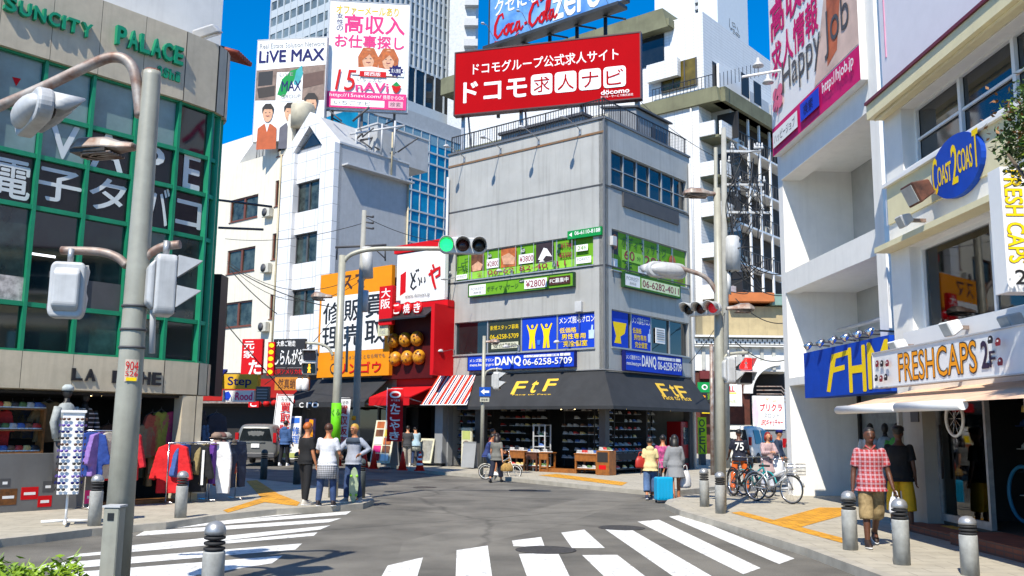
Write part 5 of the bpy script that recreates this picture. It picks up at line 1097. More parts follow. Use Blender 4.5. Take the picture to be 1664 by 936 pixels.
i1 = [('p', [(0, .3), (1, .27), (1, .62), (0, .6)], FURN), ('p', [(.03, .32), (.24, .31), (.24, .45), (.03, .46)], BLACK), ('p', [(.02, .48), (.28, .46), (.28, .56), (.05, .58)], mat('dark_cabinet_print', hx('2c2420'), .6)), ('p', [(.68, .36), (.98, .33), (.98, .46), (.66, .5)], mat('bed_print', hx('5a4038'), .6)), ('r', .3, .33, .68, .62, WHITE),
      ('t', 'Real Estate Solution Network', .03, .035, .98, .085, GREY, 0), ('t', 'LiVE MAX', .03, .11, .97, .225, NAVY, .045), ('p', [(.32, .55), (.38, .4), (.5, .32), (.6, .3), (.55, .42), (.42, .58)], GRN), ('p', [(.55, .45), (.58, .32), (.66, .27), (.68, .35), (.62, .48)], mat('teal_ink', hx('2a9aa0'), .5)), ('t', 'LiVE', .34, .335, .54, .37, GREY, 0), ('t', 'MAX', .38, .42, .66, .52, NAVY, .02), ('t', 'GROUP', .38, .555, .66, .59, GREY, 0)]
i1 += portrait(.2, .73, .13, HAIRD, mat('orange_suit', hx('b4562c'), .7)) + portrait(.52, .73, .13, HAIRD, mat('grey_suit', hx('5a5a66'), .7)) + portrait(.82, .66, .15, HAIRD, mat('navy_suit', hx('1e2440'), .7))
sign('rooftop_billboard', 'white property billboard with three suited men on the white building roof', B1, (420, 66, 524, 226), i1, WHITE, 0, .3, 'billboard', frame=LGREY, fw=.05)
B2 = Fac(AT(536, 173, 57), V((.995, .1, 0)))
i2 = [('o', 'オファーメールあり', .08, .04, .86, .12, YEL, mat('brown_ink', hx('4a2118'), .5), .05), ('v', '女性の', .09, .11, .17, .28, NAVY, .02), ('t', '高収入', .19, .12, .94, .29, PINK, .045), ('t', 'お仕事探し', .08, .31, .94, .43, PINK, .045)]
i2 += portrait(.5, .53, .135, HAIRO, None, SKINP, True) + portrait(.75, .53, .135, HAIRO, None, SKINP, True)
i2 += [('p', [(.3, .62), (.55, .6), (.75, .62), (.95, .6), (.95, .68), (.3, .68)], WHITE), ('p', [(.85 + (.1 if j % 2 else .075) * cos(j * pi / 11), .63 + (.058 if j % 2 else .043) * sin(j * pi / 11)) for j in range(22)], NAVY), ('t', '求人情報', .79, .61, .91, .65, WHITE, 0),
       ('r', .4, .645, .73, .695, RED), ('t', '関西版', .46, .652, .66, .688, WHITE, .02), ('t', '15', .1, .64, .33, .83, RED, 0, .15), ('t', 'いちごナビ', .37, .705, .68, .74, BLACK, 0), ('t', 'nAVi', .36, .75, .76, .83, PINK, .04), ('p', [(.8, .77), (.86, .745), (.92, .77), (.9, .81), (.86, .84), (.82, .81)], RED), ('p', [(.81, .765), (.86, .73), (.91, .765), (.86, .775)], GRN),
       ('r', .01, .845, .99, .99, PINK), ('t', 'http://15navi.com/', .04, .86, .68, .9, WHITE, .01), ('t', '携帯からOK', .7, .86, .96, .9, WHITE, .01), ('r', .06, .915, .72, .975, WHITE), ('t', 'いちごナビ', .1, .925, .55, .965, DGREY, 0), ('r', .77, .915, .95, .975, mat('pale_button', hx('e8a8b8'), .5)), ('t', '検索', .79, .922, .92, .968, DGREY, 0)]
bb2 = sign('rooftop_billboard', 'tall white job billboard with pink characters and a strawberry on the white building roof', B2, (537, 1, 661, 182), i2, WHITE, 0, .35, 'billboard', frame=STEEL, fw=.06)
k = MB(DGREY)
for x in (.3, 2.2, 4.3): k.box(x, x + .16, .4, .56, -3.6, 5)
k.tube([(.3, .5, -2.6), (4.4, .5, -.4)], .05, 6).tube([(4.4, .5, -2.6), (.3, .5, -.4)], .05, 6); k.build('support', bb2)
k = MB(BLACK).box(-1.15, -.25, .2, .6, -.9, 2.2); solo('louvre_screen', k, 'black louvred screen between the two tall billboards', 'screen', B2.w(0, B2.hit(536, 180)[1]), B2.rz)
# ---- grey office tower far behind
TW = mat('tower_pale_panel', hx('b4bcc2'), .5, var=.05); TG = mat('tower_window_glass', (.2, .26, .29), .1, var=.4, scale=.15, spec=.6)
tc = AT(533, 100, 150); tc = V((tc.x, tc.y, 0)); _t = Fac(tc, -D1); TLn = -_t.hit(440, 30)[0]; Tl = Fac(tc + D1 * TLn, -D1); Tr = Fac(tc, D2)
tw = thing('office_tower', 'tall grey office tower with ribbed windows behind the white building', 'building', tc)
zt0 = Tr.hit(700, 122)[1]; zt1 = Tr.hit(700, 150)[1]; zt2 = Tr.hit(700, 178)[1]; ztop_ = 130; uR_ = Tr.hit(770, 60)[0]
fp(MB(TG).box(0.1, uR_, .3, TLn - .4, zt0, ztop_), 'glass_wall', tw, Tr); fp(MB(TG).box(0, TLn - .1, .3, 1, zt0 - 15, ztop_), 'glass_wall', tw, Tl)
k = MB(TW); n = int(uR_ / 1.25)
for i in range(n + 1): k.box(i * uR_ / n - .22, i * uR_ / n + .22, 0, .35, zt0, ztop_)
fp(k, 'fins', tw, Tr); k = MB(TW)
for i in range(int((ztop_ - zt0) / 2.6)): k.box(0, uR_, .12, .32, zt0 + i * 2.6, zt0 + i * 2.6 + .5)
fp(k, 'floor_bands', tw, Tr); k = MB(TW)
for i in range(int((ztop_ - zt0 + 15) / 3.2)): k.box(0, TLn - .2, 0, .4, zt0 - 15 + i * 3.2, zt0 - 15 + i * 3.2 + 1.5)
fp(k, 'floor_bands', tw, Tl); k = MB(TW)
for i in range(int(TLn / 1.98) + 1): k.box(i * 1.98 - .14, i * 1.98 + .14, -.1, .38, zt0 - 15, ztop_)
fp(k, 'fins', tw, Tl); fp(MB(TW).box(-.1, 1.6, -.15, .5, zt0 - 15, ztop_).box(uR_ - .6, uR_ + .2, -.15, .5, zt2, ztop_), 'corner_panel', tw, Tr)
fp(MB(TW).box(0, uR_ + 12, -.3, 20, zt2 - 5.5, zt2), 'base_band', tw, Tr); fp(MB(GLASS).box(0, uR_ + 12, .2, 20, zt2 + .01, zt0 - .01), 'window_band', tw, Tr)
k = MB(TW)
for i in range(14): k.box(i * 2.6, i * 2.6 + .3, 0.02, .25, zt2 + .01, zt0 - .01)
fp(k, 'mullions', tw, Tr)
# blue glass hall below it
bgm = mat('cyan_curtain_wall', hx('1d8fb4'), .15, .2, var=.35, scale=.25, spec=.7)
bc = AT(640, 300, 110); bc = V((bc.x, bc.y, 0)); Bg = Fac(bc, D2)
bt = thing('glass_building', 'blue glass curtain wall building between the white and the grey building', 'building', bc)
zb1 = Bg.hit(700, 215)[1]; fp(MB(bgm).box(-6, 30, .1, 15, 0, zb1), 'glass_wall', bt, Bg); k = MB(LGREY)
for i in range(-4, 22): k.box(i * 1.5, i * 1.5 + .12, 0, .15, 0, zb1)
z = zb1; j = 0
while z > 1: k.box(-6, 30, -.02, .15, z - .22, z); z -= (1.5 if j % 2 else 2.6); j += 1
fp(k, 'mullions', bt, Bg); fp(MB(mat('pale_blue_spandrel', hx('7a9cac'), .4, var=.1)).box(-6, 30, .05, .12, zb1 - 1.6, zb1 - .3), 'spandrel', bt, Bg); fp(MB(SIDEG).box(-6, 30, .2, 14, zb1 + .01, zb1 + 2), 'roof_band', bt, Bg)
# narrow white balcony block right of the tower
p = AT(775, 60, 170); t = thing('balcony_block', 'far white apartment block with stacked balconies right of the office tower', 'building', (p.x - 1.5, p.y, 0))
MB(mat('far_white', hx('c8ccd0'), .6)).box(-4, 1.2, .5, 12, 0, 92).build('wall', t)
for i in range(9): MB(LGREY).box(-1, 1.7, -.8, .6, 54 + i * 4.2, 55.4 + i * 4.2).build('balcony', t); 
# ================================================================= white apartment block behind the grey building
WB = tiles('white_brick_tile', hx('dfe0e0'), hx('b4b6b8'), .7, .24, .45, rot=True, var=.04, mort=.014, streak=.22)
OLV = mat('olive_stained_concrete', hx('77785f'), .85, var=.2, scale=.6, streak=.5)
ap = AT(1166, 141, 64); ap = V((ap.x, ap.y, 0)); Al = Fac(ap + D1 * 26, -D1); Ar = Fac(ap, D2)
ab = thing('apartment_block', 'white tiled apartment block with olive slabs and balconies behind the grey corner building', 'building', ap)
def abp(mb, name, F): return fp(mb, name, ab, F)
ux = 26; uw = Al.hit(1140, 400)[0]; zS = Al.hit(1166, 141)[1]; ur2 = Ar.hit(1277, 300)[0] + 1
abp(MB(WB).box(0, uw, 0, 20, 0, zS - .6), 'wall', Al); abp(MB(mat('grey_back_wall', hx('a9abaa'), .8, var=.1)).box(uw + .01, 25.95, 2.0, 3, 0, zS - .6), 'balcony_wall', Al)
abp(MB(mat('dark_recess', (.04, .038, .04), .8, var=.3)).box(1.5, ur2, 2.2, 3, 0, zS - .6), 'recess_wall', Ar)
abp(MB(OLV).prism([(-.2, zS - 1.1), (26.2, zS - 1.1), (26.0, zS), (0, zS)], -.25, 18), 'olive_slab', Al)
abp(MB(OLV).prism([(0.2, zS - 1.1), (ur2, zS - 1.1), (ur2, zS), (0.2, zS)], -.5, .5), 'olive_slab', Ar)
FH = 3.02; nf = int((zS - 3) / FH)
for i in range(nf):
    z = zS - 1.1 - (i + 1) * FH + .6
    abp(MB(WB).box(uw + .02, 25.7, -.05, .12, z, z + 1.05), 'balcony_parapet', Al); abp(MB(WB).box(.3, 3.0, -.12, .1, z, z + 1.05), 'balcony_parapet', Ar)
    abp(MB(OLV).box(uw + .02, 25.9, 0.13, 2.0, z - .18, z - .002), 'balcony_floor', Al)
    abp(MB(WHITE).box(3.1, ur2, -.05, 2.2, z - .16, z), 'floor_slab', Ar)
    k = MB(GLASS if i % 2 else BLACK).box(uw + .5, uw + 2.2, 1.95, 1.995, z + .05, z + 2.1); abp(k, 'balcony_door', Al)
    k = MB(DGREY).box(3.1, ur2, -.1, -.06, z + .95, z + 1.0)
    for j in range(int((ur2 - 3.1) / .5)): k.box(3.12 + j * .5, 3.15 + j * .5, -.1, -.06, z, z + .95)
    abp(k, 'railing', Ar)
    abp(MB(mat('brown_screen', hx('33271f'), .7, var=.4)).box(3.2, ur2 - .2, 1.0, 1.05, z + .02, z + 2.75), 'balcony_screen', Ar)
for j in range(6):
    u = 3.0 + j * (ur2 - 3.1) / 5; abp(MB(WHITE).box(u - .09, u + .09, -.06, .08, 0, zS - 1.15), 'column', Ar)
# upper set-back storeys
uu = Al.hit(1137, 100)[0]; zU = Al.hit(1080, 35)[1]
abp(MB(WB).box(0, uu, .6, 16, zS + .01, zU + .2), 'upper_wall', Al)
q = Al.rect(1075, 108, 1132, 137, -.5); abp(MB(mat('amber_window', hx('7a6a24'), .15, var=.4, scale=.6)).box(q[0], q[1], .5, .59, q[2], q[3]), 'window', Al)
k = MB(DGREY).box(q[0], q[1], .44, .5, q[2], q[2] + .06)
for i in range(4): k.box(q[0] + (q[1] - q[0]) * i / 3 - .05, q[0] + (q[1] - q[0]) * i / 3 + .05, .45, .498, q[2] + .06, q[3])
abp(k, 'window_frame', Al)
k = MB(BLACK).box(q[0] - .6, 25.6, .05, .09, zS + 1.05, zS + 1.1)
for i in range(30): k.box(q[0] - .6 + i * .3, q[0] - .57 + i * .3, .05, .09, zS, zS + 1.05)
abp(k, 'roof_railing', Al)
uo = Al.hit(1080, 40)[0]; abp(MB(OLV).prism([(-2, zU - .6), (uo + .4, zU - .6), (uo, zU + 1.0), (-2, zU + 1.0)], -.3, 12), 'olive_roof', Al)
abp(MB(OLV).prism([(-1, zU - .6), (10, zU - .6), (10, zU + .6), (-1, zU + .6)], 2, 3) if False else MB(OLV).box(uo, uo + .5, -.2, 14, zU - .5, zU + .1), 'olive_eave', Al)
abp(MB(GLASS).box(uo - 3.3, uo - .4, .52, .59, zU - 3.0, zU - .65), 'window', Al); abp(MB(WB).box(uo - 1.6, uo + 1.1, -.1, .4, zU - 4.6, zU - 3.2), 'balcony_parapet', Al)
abp(MB(BLACK).box(uu - .02, uu + .02, 2, 5, zS + .1, zS + 3), 'dark_opening', Al)
for j in range(5): abp(MB(BLACK).box(4 + j * 2.2, 5.3 + j * 2.2, -.02, .02, zS + .6, zS + 2.4) if j < 2 else MB(LGREY).box(3.6 + j * 2.0, 5.2 + j * 2.0, 1, 1.05, zS + .3, zS + 2.2), 'roof_screen', Ar)
abp(MB(WHITE).box(2.5, ur2, 1.1, 1.3, zS + .02, zS + 2.9), 'roof_wall', Ar)
# plain white tower with a dark mark
tq = AT(1167, 60, 92); tq = V((tq.x, tq.y, 0)); Ql = Fac(tq + D1 * 12, -D1); Qr = Fac(tq, D2); qw = thing('white_tower', 'plain white windowless tower with a black brush mark near its top', 'building', tq)
PW = mat('smooth_white_wall', hx('d3dae0'), .6, var=.03); q0 = Ql.hit(1062, 40)[0]; q1 = Qr.hit(1216, 60)[0]
fp(MB(PW).box(q0, Ql.hit(1128, 40)[0], .3, 8, 0, 60), 'wall', qw, Ql); fp(MB(PW).box(Ql.hit(1135, 40)[0], 12, 0, q1, 0, 62), 'wall', qw, Ql)
k = MB(LGREY)
for i in range(40): k.box(Ql.hit(1128, 40)[0], Ql.hit(1135, 40)[0], .2, .5, 30 + i * .8, 30.4 + i * .8)
fp(k, 'louvre_strip', qw, Ql)
q = Qr.rect(1183, 28, 1204, 68); k = MB(BLACK); k.ms = []; k.T = MX.Translation((q[0], -.02, q[2]))
draw(k, q[1] - q[0], q[3] - q[2], [('s', [(.1, .0), (.08, .5), (.2, .7), (.3, .5)], .05, BLACK), ('s', [(.3, .15), (.35, .35), (.6, .3), (.5, .1), (.3, .15)], .05, BLACK), ('s', [(.7, .2), (.8, .5)], .05, BLACK), ('s', [(.2, .6), (.5, .55), (.35, .8), (.6, .95)], .06, BLACK), ('s', [(.6, .6), (.9, .7), (.75, .95)], .06, BLACK), ('s', [(.4, .65), (.7, .8), (.95, .98)], .05, BLACK)], 0)
fp(k, 'wall_mark', qw, Qr)
# ---- blue and red drinks billboard
Bc = Fac(AT(802, 76, 58), -D1)
a = Bc.hit(802, 76); b = Bc.hit(1021, 20)
cw = b[0] - a[0]; 
def script(x, y, s, m):
    """looping brush script letters of a two word drinks name"""
    A = lambda L: [(x + p * s, y - q * s * 2.1) for p, q in L]; S_ = []
    C_ = [(.55, .8), (.5, 1.05), (.3, 1.0), (.12, .6), (.1, .2), (.25, -.02), (.42, .1), (.55, .3)]
    o = [(.75, .42), (.62, .3), (.62, .08), (.74, 0), (.84, .14), (.82, .36), (.72, .42), (.85, .45), (.95, .38)]
    c = [(1.13, .4), (1.02, .42), (.94, .2), (1.0, .0), (1.12, .05), (1.22, .2)]
    aa = [(1.42, .4), (1.3, .42), (1.22, .2), (1.28, 0), (1.38, .1), (1.45, .42), (1.42, .1), (1.5, 0), (1.62, .15)]
    for L in (C_, o, c, aa): S_.append(('s', A(L), .17 * s * 2, m))
    S_.append(('s', A([(1.68, .22), (1.84, .24)]), .15 * s * 2, m))
    sh = lambda L, d: [(p + d, q) for p, q in L]
    for L in (sh(C_, 1.85), sh(o, 1.85), [(2.75, .2), (2.95, .6), (3.0, 1.05), (2.86, .9), (2.8, .3), (2.84, 0), (2.98, .12)], sh(aa, 1.74)): S_.append(('s', A(L), .17 * s * 2, m))
    S_.append(('s', A([(1.4, -.1), (1.2, -.25), (.6, -.3), (.1, -.2)]), .09 * s * 2, m)); S_.append(('s', A([(2.5, 1.0), (2.9, 1.25), (3.3, 1.0)]), .15 * s * 2, m)); return S_
DRINK = mat('drink_red', hx('b8101c'), .6, spec=.15); SKYB = mat('sky_print_blue', hx('2a6ab8'), .6, var=.35, scale=.35, spec=.15, col2='8ab8e0')
it = [('p', [(.5, 0), (1, 0), (1, .8), (.78, .7), (.6, .45)], mat('brown_photo_print', hx('5a3020'), .6, var=.5, scale=.5)), ('p', [(.62, .5), (.72, .2), (.85, .05), (.9, .5), (.75, .75)], WHITE), ('e', .93, .35, .08, .14, SKINP), ('e', .86, .2, .05, .1, SKINP), ('t', 'どこまでも', .04, .1, .42, .3, WHITE, .03), ('t', 'クセになる。', .04, .36, .52, .6, WHITE, .035), ('t', 'zero', .5, .64, .84, .96, WHITE, .04)] + script(.03, .93, .15, DRINK)
cz = sign('rooftop_billboard', 'blue drinks billboard with red looping script behind the red billboard', Bc, ('m', a[0], a[0] + cw, a[1], a[1] + 4.6), it, SKYB, 0, .4, 'billboard', frame=mat('dark_steel', (.05, .055, .06), .5, .4), fw=.12)
k = MB(mat('dark_steel', (.05, .055, .06), .5, .4))
for i in range(5): k.tube([(cw * (i + .2) / 5, .5, 0), (cw * (i + .2) / 5, .5, -5)], .12, 6); k.tube([(cw * i / 5, .1, -.3), (cw * (i + 1) / 5, .1, -1.2)], .06, 6)
k.box(0, cw, -.7, .3, -.55, -.35); k.build('support', cz)
for i in range(4):
    u = cw * (.05 + .28 * i); arm_lamp('grey arm lamp over the blue drinks billboard, %s from the left' % ('first', 'second', 'third', 'fourth')[i], Bc, a[0] + u, a[1] - .3, 1.6, 1.2, 'arm lamps of the drinks billboard')
# ================================================================= far end of the right street
Re = Fac(AT(1130, 690, 62), V((1, 0, 0)))
ob_ = thing('ornate_building', 'white ornate building with an arch and chequered cornice at the end of the right street', 'building', Re.w(0))
OW_ = mat('ornate_white', hx('dcdcd8'), .6, var=.06, streak=.15)
def rb(q, y0, y1, m, name, root=ob_): a, b, c, d = Re.rect(*q); return fp(MB(m).box(a, b, y0, y1, c, d), name, root, Re)
rb((1127, 562, 1290, 604), 0, 5, OW_, 'wall'); rb((1127, 545, 1290, 550), -.5, 5, OW_, 'cornice'); rb((1127, 561, 1290, 565), -.4, -.01, OW_, 'cornice'); rb((1127, 550.2, 1290, 560.8), -.2, 5, OW_, 'frieze')
a, b, c, d = Re.rect(1130, 551, 1288, 560); k = MB(BLACK); n = 40; 
for i in range(n):
    k.box(a + (b - a) * i / n, a + (b - a) * (i + .5) / n, -.215, -.201, c + (d - c) * (.5 if i % 2 else 0), c + (d - c) * (1 if i % 2 else .5))
fp(k, 'chequer_band', ob_, Re)
rb((1127, 604.2, 1222, 760), 0.1, 5, mat('brown_brick_front', hx('5a2c20'), .75, var=.3), 'brown_front'); rb((1222.2, 604.2, 1300, 760), 3, 5, DARK, 'arch_recess')
# arch band
c0 = Re.hit(1268, 640); k = MB(OW_); R0, R1 = 1.9, 2.5
for i in range(10):
    a0, a1 = pi * i / 18 * 1.0 + pi / 2 * 0, 0
pts_ = [(c0[0] + R1 * cos(t), c0[1] + R1 * 1.0 * sin(t)) for t in [pi / 2 + pi / 2 * i / 10 for i in range(11)]] + [(c0[0] + R0 * cos(t), c0[1] + R0 * sin(t)) for t in [pi - pi / 2 * i / 10 for i in range(11)]]
for i in range(10): k.prism([pts_[i], pts_[i + 1], pts_[20 - i], pts_[21 - i]], -.2, .6)
fp(k, 'arch', ob_, Re); rb((1146, 494, 1290, 544), 1, 5, mat('beige_render', hx('b3a27c'), .8, var=.1, streak=.3), 'upper_wall'); rb((1186, 474, 1260, 489), .2, 5, mat('orange_canopy', hx('c0703a'), .6, var=.1), 'orange_panel'); rb((1258, 476, 1290, 494), .5, 5, mat('pale_green_roof', hx('7d9a90'), .6), 'green_roof')
for i in range(7): rb((1140 + i * 19, 566, 1146 + i * 19, 601), -.12, -.001, mat('ornate_grey', hx('b9b9b2'), .7), 'pilaster')  # pilasters in a greyer tone than the white wall
sign('shop_sign', 'white game centre sign with red outlined lettering down the right street', Re, (1223, 643, 1276, 698), [('t', 'ゲーム', .4, .06, .74, .18, ORG, .03), ('t', 'プリクラ', .22, .24, .92, .46, RED, .05), ('t', 'スロット', .34, .52, .82, .66, GREY, .02), ('t', 'UFOキャッチャー', .24, .7, .93, .9, RED, .045), ('e', .08, .5, .1, .4, mat('pale_pink_print', hx('e8c8d4'), .6))], WHITE, 1.5, .2)
rb((1223, 699, 1277, 757), -1.6, -.5, mat('grey_game_wall', hx('77797b'), .7, var=.06), 'grey_wall'); rb((1277.2, 655, 1290, 757), -1.4, -.5, ORG, 'orange_wall')
t = thing('stair_railing', 'brown railing of the outer stair above the game centre sign', 'railing', Re.w(Re.hit(1222, 640)[0], 0, 1.2), 0)
k = MB(RUST); a = Re.hit(1222, 628, 1.2); b = Re.hit(1262, 628, 1.2); c_ = Re.hit(1282, 652, 1.2)
for dz in (0, .25, .5, .75): k.tube([(0, 0, a[1] - dz), (b[0] - a[0], 0, b[1] - dz), (c_[0] - a[0], 0, c_[1] - dz)], .04, 6)
k.build('rails', t)
sign('shop_sign', 'green and black shop sign with a white round mark in the right street', Re, (1134, 621, 1159, 653), [('e', .45, .25, .2, .14, WHITE), ('e', .45, .25, .11, .08, GRN), ('t', 'CU', .4, .2, .6, .33, BLACK), ('r', 0, .52, 1, 1, BLACK), ('t', '買', .6, .58, .95, .9, LIME), ('p', [(.05, .6), (.5, .7), (.4, .95), (.05, .95)], ORG)], GRN, .8, .2)
sign('shop_sign', 'small yellow sign with dark lettering under the green sign', Re, (1141, 664, 1157, 672), [('t', 'カラオケ', .1, .2, .9, .8, BLACK, 0)], YEL, .8, .15)
sign('shop_sign', 'white sign with red and yellow block letters behind the tall grey pole', Re, (1176, 624, 1206, 660), [('t', 'ALL', .1, .1, .6, .34, RED, .07), ('r', .0, .38, .7, .44, YEL), ('t', '06-6282', .1, .7, .7, .84, mat('grass_ink', hx('b8c070'), .5), 0)], WHITE, .8, .2)
rb((1160, 690, 1222, 722), -.05, .05, mat('pale_shop_shutter', hx('b8b8b0'), .6), 'shutter'); rb((1136, 603, 1160, 616), -.3, .0, mat('maroon_fascia', hx('6a2020'), .6), 'fascia')
t = thing('lime_sign', 'lime yellow vertical sign with dark round letters at the end of the shoe shop', 'standing sign', AT(1136, 752, 43) * V((1, 1, 0)) if False else (AT(1136, 752, 43).x, 43, .12), .1)
hZ = AT(1136, 678, 43).z - .12; MB(mat('lime_yellow', hx('b8e020'), .6, spec=.2)).box(0, .38, 0, .12, .5, hZ).build('panel', t); k = MB(GRN); k.ms = []; k.T = MX.Translation((0, 0, .5)); draw(k, .38, hZ - .5, [('v', 'OPEN', .1, .04, .8, .98, mat('dark_green_ink', hx('17441c'), .5), .04)], 0); k.build('lettering', t); MB(DGREY).box(.05, .3, -.1, .25, 0, .5).build('base', t)

for i in range(5):
    z = zS - 1.1 - (i + 1) * FH + .6; ac('air conditioner on a balcony of the white apartment block, number %s from the top' % ('one', 'two', 'three', 'four', 'five')[i], Ar.w(4.4 + (i % 3) * 2.2, z + .02, -.5), Ar.rz, .9, .75, 'balcony air conditioners')
abp(MB(LGREY).tube([(uw - .6, -.1, 6), (uw - .6, -.1, zS - 1.2)], .09, 6), 'drain_pipe', Al)
for k_, (px, py) in enumerate(((432, 355), (430, 445), (426, 540))):
    u, z = Fw.hit(px, py); ac('small air conditioner hung on the white building, %s one' % ('upper', 'middle', 'lower')[k_], Fw.w(u, z, .36), Fw.rz, .8, .6)
wp(MB(mat('cream_pipe', hx('b8ad90'), .5)).tube([(uB - .6, -.08, 3), (uB - .6, -.08, zr - .3)], .06, 6), 'wall_pipe', Fw)

# ================================================================= right side: white open tower and the cap shop
RW = mat('right_white_wall', hx('eceae4'), .6, var=.035, streak=.12)
RC = mat('cream_wall', hx('e0d6ae'), .65, var=.05, streak=.12)
RGY = mat('recess_grey', hx('b4b6b4'), .7, var=.06)
LIL = mat('lilac_wall', hx('dcdae2'), .6, var=.03)
b_ = G(1289, 805, .12); Fh = Fac(b_, V((sin(rad(2.5)), -cos(rad(2.5)), 0)))
ht = thing('open_tower', 'white building with open slanted balcony bays and a pink job billboard at the right', 'building', b_)
def hp(mb, name): return fp(mb, name, ht, Fh)
H_ = lambda x, y, o=0: Fh.hit(x, y, o)
uN0, uN1 = H_(1428, 300)[0], H_(1443, 300)[0]; ZR = 17; DEP = 1.9
hp(MB(RW).box(-.35, -.002, 0, 2.25, 0, ZR), 'end_wall')
hp(MB(RGY).box(0, uN1, DEP, DEP + .3, 0, ZR), 'back_wall')
hp(MB(RW).box(uN0, uN1, -.12, DEP - .01, 2.9, ZR), 'near_column'); hp(MB(RGY).box(uN0 + .05, uN1, .25, DEP - .01, 0, 2.88), 'door_pier')
zb_ = H_(1287, 243)[1]; b1 = (H_(1300, 265)[1] if False else zb_ - .62, zb_)
hp(MB(RW).box(0.0, uN0 - .002, -.05, .5, zb_ - .62, zb_ + 5.8), 'beam')
hp(MB(RW).box(0.0, uN0 - .002, .5, DEP - .02, zb_ - .35, zb_ - .1), 'balcony_slab')
z2a, z2b = H_(1366, 440)[1], H_(1366, 400)[1]
hp(MB(RW).box(0.0, uN0 - .002, -.02, .35, z2a, z2b), 'beam'); hp(MB(RW).box(0, uN0 - .002, .35, DEP - .02, z2a + .05, z2a + .25), 'balcony_slab')
zs1_, zs0_ = H_(1375, 566)[1], H_(1375, 645)[1]
hp(MB(RW).box(0, uN0 - .002, .0, DEP - .02, zs0_ + .4, zs0_ + .6), 'balcony_slab')
a = Fh.hit(1351, 458, -DEP + .15); b = Fh.hit(1394, 566, -DEP + .15); hp(MB(RW).prism([(a[0] - .1, a[1]), (a[0] + .12, a[1]), (b[0] + .14, b[1]), (b[0] - .1, b[1])], DEP - .25, DEP - .1), 'sun_stripe_bar')  # stripe of sunlight in the recess, shaped as a raised white bar
a = Fh.hit(1362, 537, -.9); b = Fh.hit(1440, 534, -.9); hp(MB(LGREY).tube([(a[0], .9, a[1]), (uN0 + .1, .9, a[1] + .02)], .05, 6), 'rail_pipe')
def pxi(F, off, q, rect):    # pixel box -> fractions of a panel (u0,u1,z0,z1)
    u0, u1, z0, z1 = rect; a = F.hit(q[0], q[1], off); b = F.hit(q[2], q[3], off)
    return (a[0] - u0) / (u1 - u0), (z1 - a[1]) / (z1 - z0), (b[0] - u0) / (u1 - u0), (z1 - b[1]) / (z1 - z0)
jr = (.05, uN0 - .05, zb_ + .02, zb_ + 5.7); jo = .05 + .2
def J(t, q, m, bold=.03, sh=0): f = pxi(Fh, jo, q, jr); return ('t', t, f[0], f[1], f[2], f[3], m, bold, sh)
f = pxi(Fh, jo, (1286, 224, 1427, 125), jr)
MAG = mat('magenta_vinyl', hx('c81868'), .6, var=.04, spec=.2); CLV = mat('clover_pink', hx('e06a8a'), .6)
c0_ = pxi(Fh, jo, (1288, 118, 1302, 168), jr); cx_, cy_ = (c0_[0] + c0_[2]) / 2, (c0_[1] + c0_[3]) / 2; rw_ = (c0_[2] - c0_[0]) * .28; rh_ = (c0_[3] - c0_[1]) * .2
items = [('r', 0, .865, 1, 1, MAG), ('p', [(.62, 0), (1, 0), (1, .86), (.55, .86), (.7, .5)], mat('pale_skin_print', hx('e3c4b4'), .6, var=.2, scale=.8)), ('p', [(.74, .0), (.95, .0), (.9, .4), (.8, .8), (.7, .83), (.72, .45)], mat('orange_hair_print', hx('c8683c'), .6, var=.3, scale=1.5)),
         J('求人情報', (1285, 61, 1375, 42), MAG, .045), J('高収入', (1285, -8, 1375, -14), MAG, .05), J('Happy Job', (1303, 110, 1410, 70), DGREY, 0), J('ハッピージョブ', (1325, 95, 1356, 62), GREY, 0)]
items[3] = ('t', '求人情報', .03, .47, .62, .63, MAG, .045); items[4] = ('t', '高収入', .03, .26, .66, .44, MAG, .05)
items[5] = ('t', 'Happy Job', .17, .60, .93, .80, DGREY, 0); items[6] = ('t', 'ハッピージョブ', .3, .66, .66, .69, GREY, 0)
for dx, dy in ((-1, -1), (1, -1), (-1, 1), (1, 1)): items.append(('e', .105 + dx * .034, .745 + dy * .027, .036, .03, CLV))
items += [('s', [(.105, .76), (.12, .8), (.1, .83)], .012, CLV), ('r', .03, .895, .36, .97, WHITE), ('t', 'ハッピージョブ', .05, .91, .33, .955, BLACK, 0), ('r', .4, .885, .62, .965, BLUE), ('t', '検索', .44, .9, .55, .95, NAVY, .02), ('t', 'http://hjob.jp', .66, .885, .97, .945, WHITE, .03)]
sign('wall_billboard', 'big white job billboard with magenta characters and a pink clover on the right tower', Fh, ('m', *jr), items, WHITE, .05, .2, 'billboard')
# roadside lamp pair on a thin arm at the tower edge
t = thing('twin_lamp', 'two bell lamps on a thin white arm at the edge of the pink billboard', 'lamp', Fh.w(*H_(1283, 112)), 0)
k = MB(WHITE).tube([(0, 0, 0), (-1.3, -.1, -.28)], .035, 6).tube([(0, 0, -.4), (-.05, 0, 0)], .03, 6); k.build('arm', t)
for x, z, s in ((-.85, .12, 1), (-.6, -.34, 1)):
    k = MB(LGREY).lathe([(.03, .16), (.05, .05), (.14, -.04), (.15, -.08)], 12, (x, -.05, z)); k.tube([(x, -.05, z + .1), (x, -.05, -.15 if z > 0 else -.1)], .015, 5); k.build('bell_lamp', t)
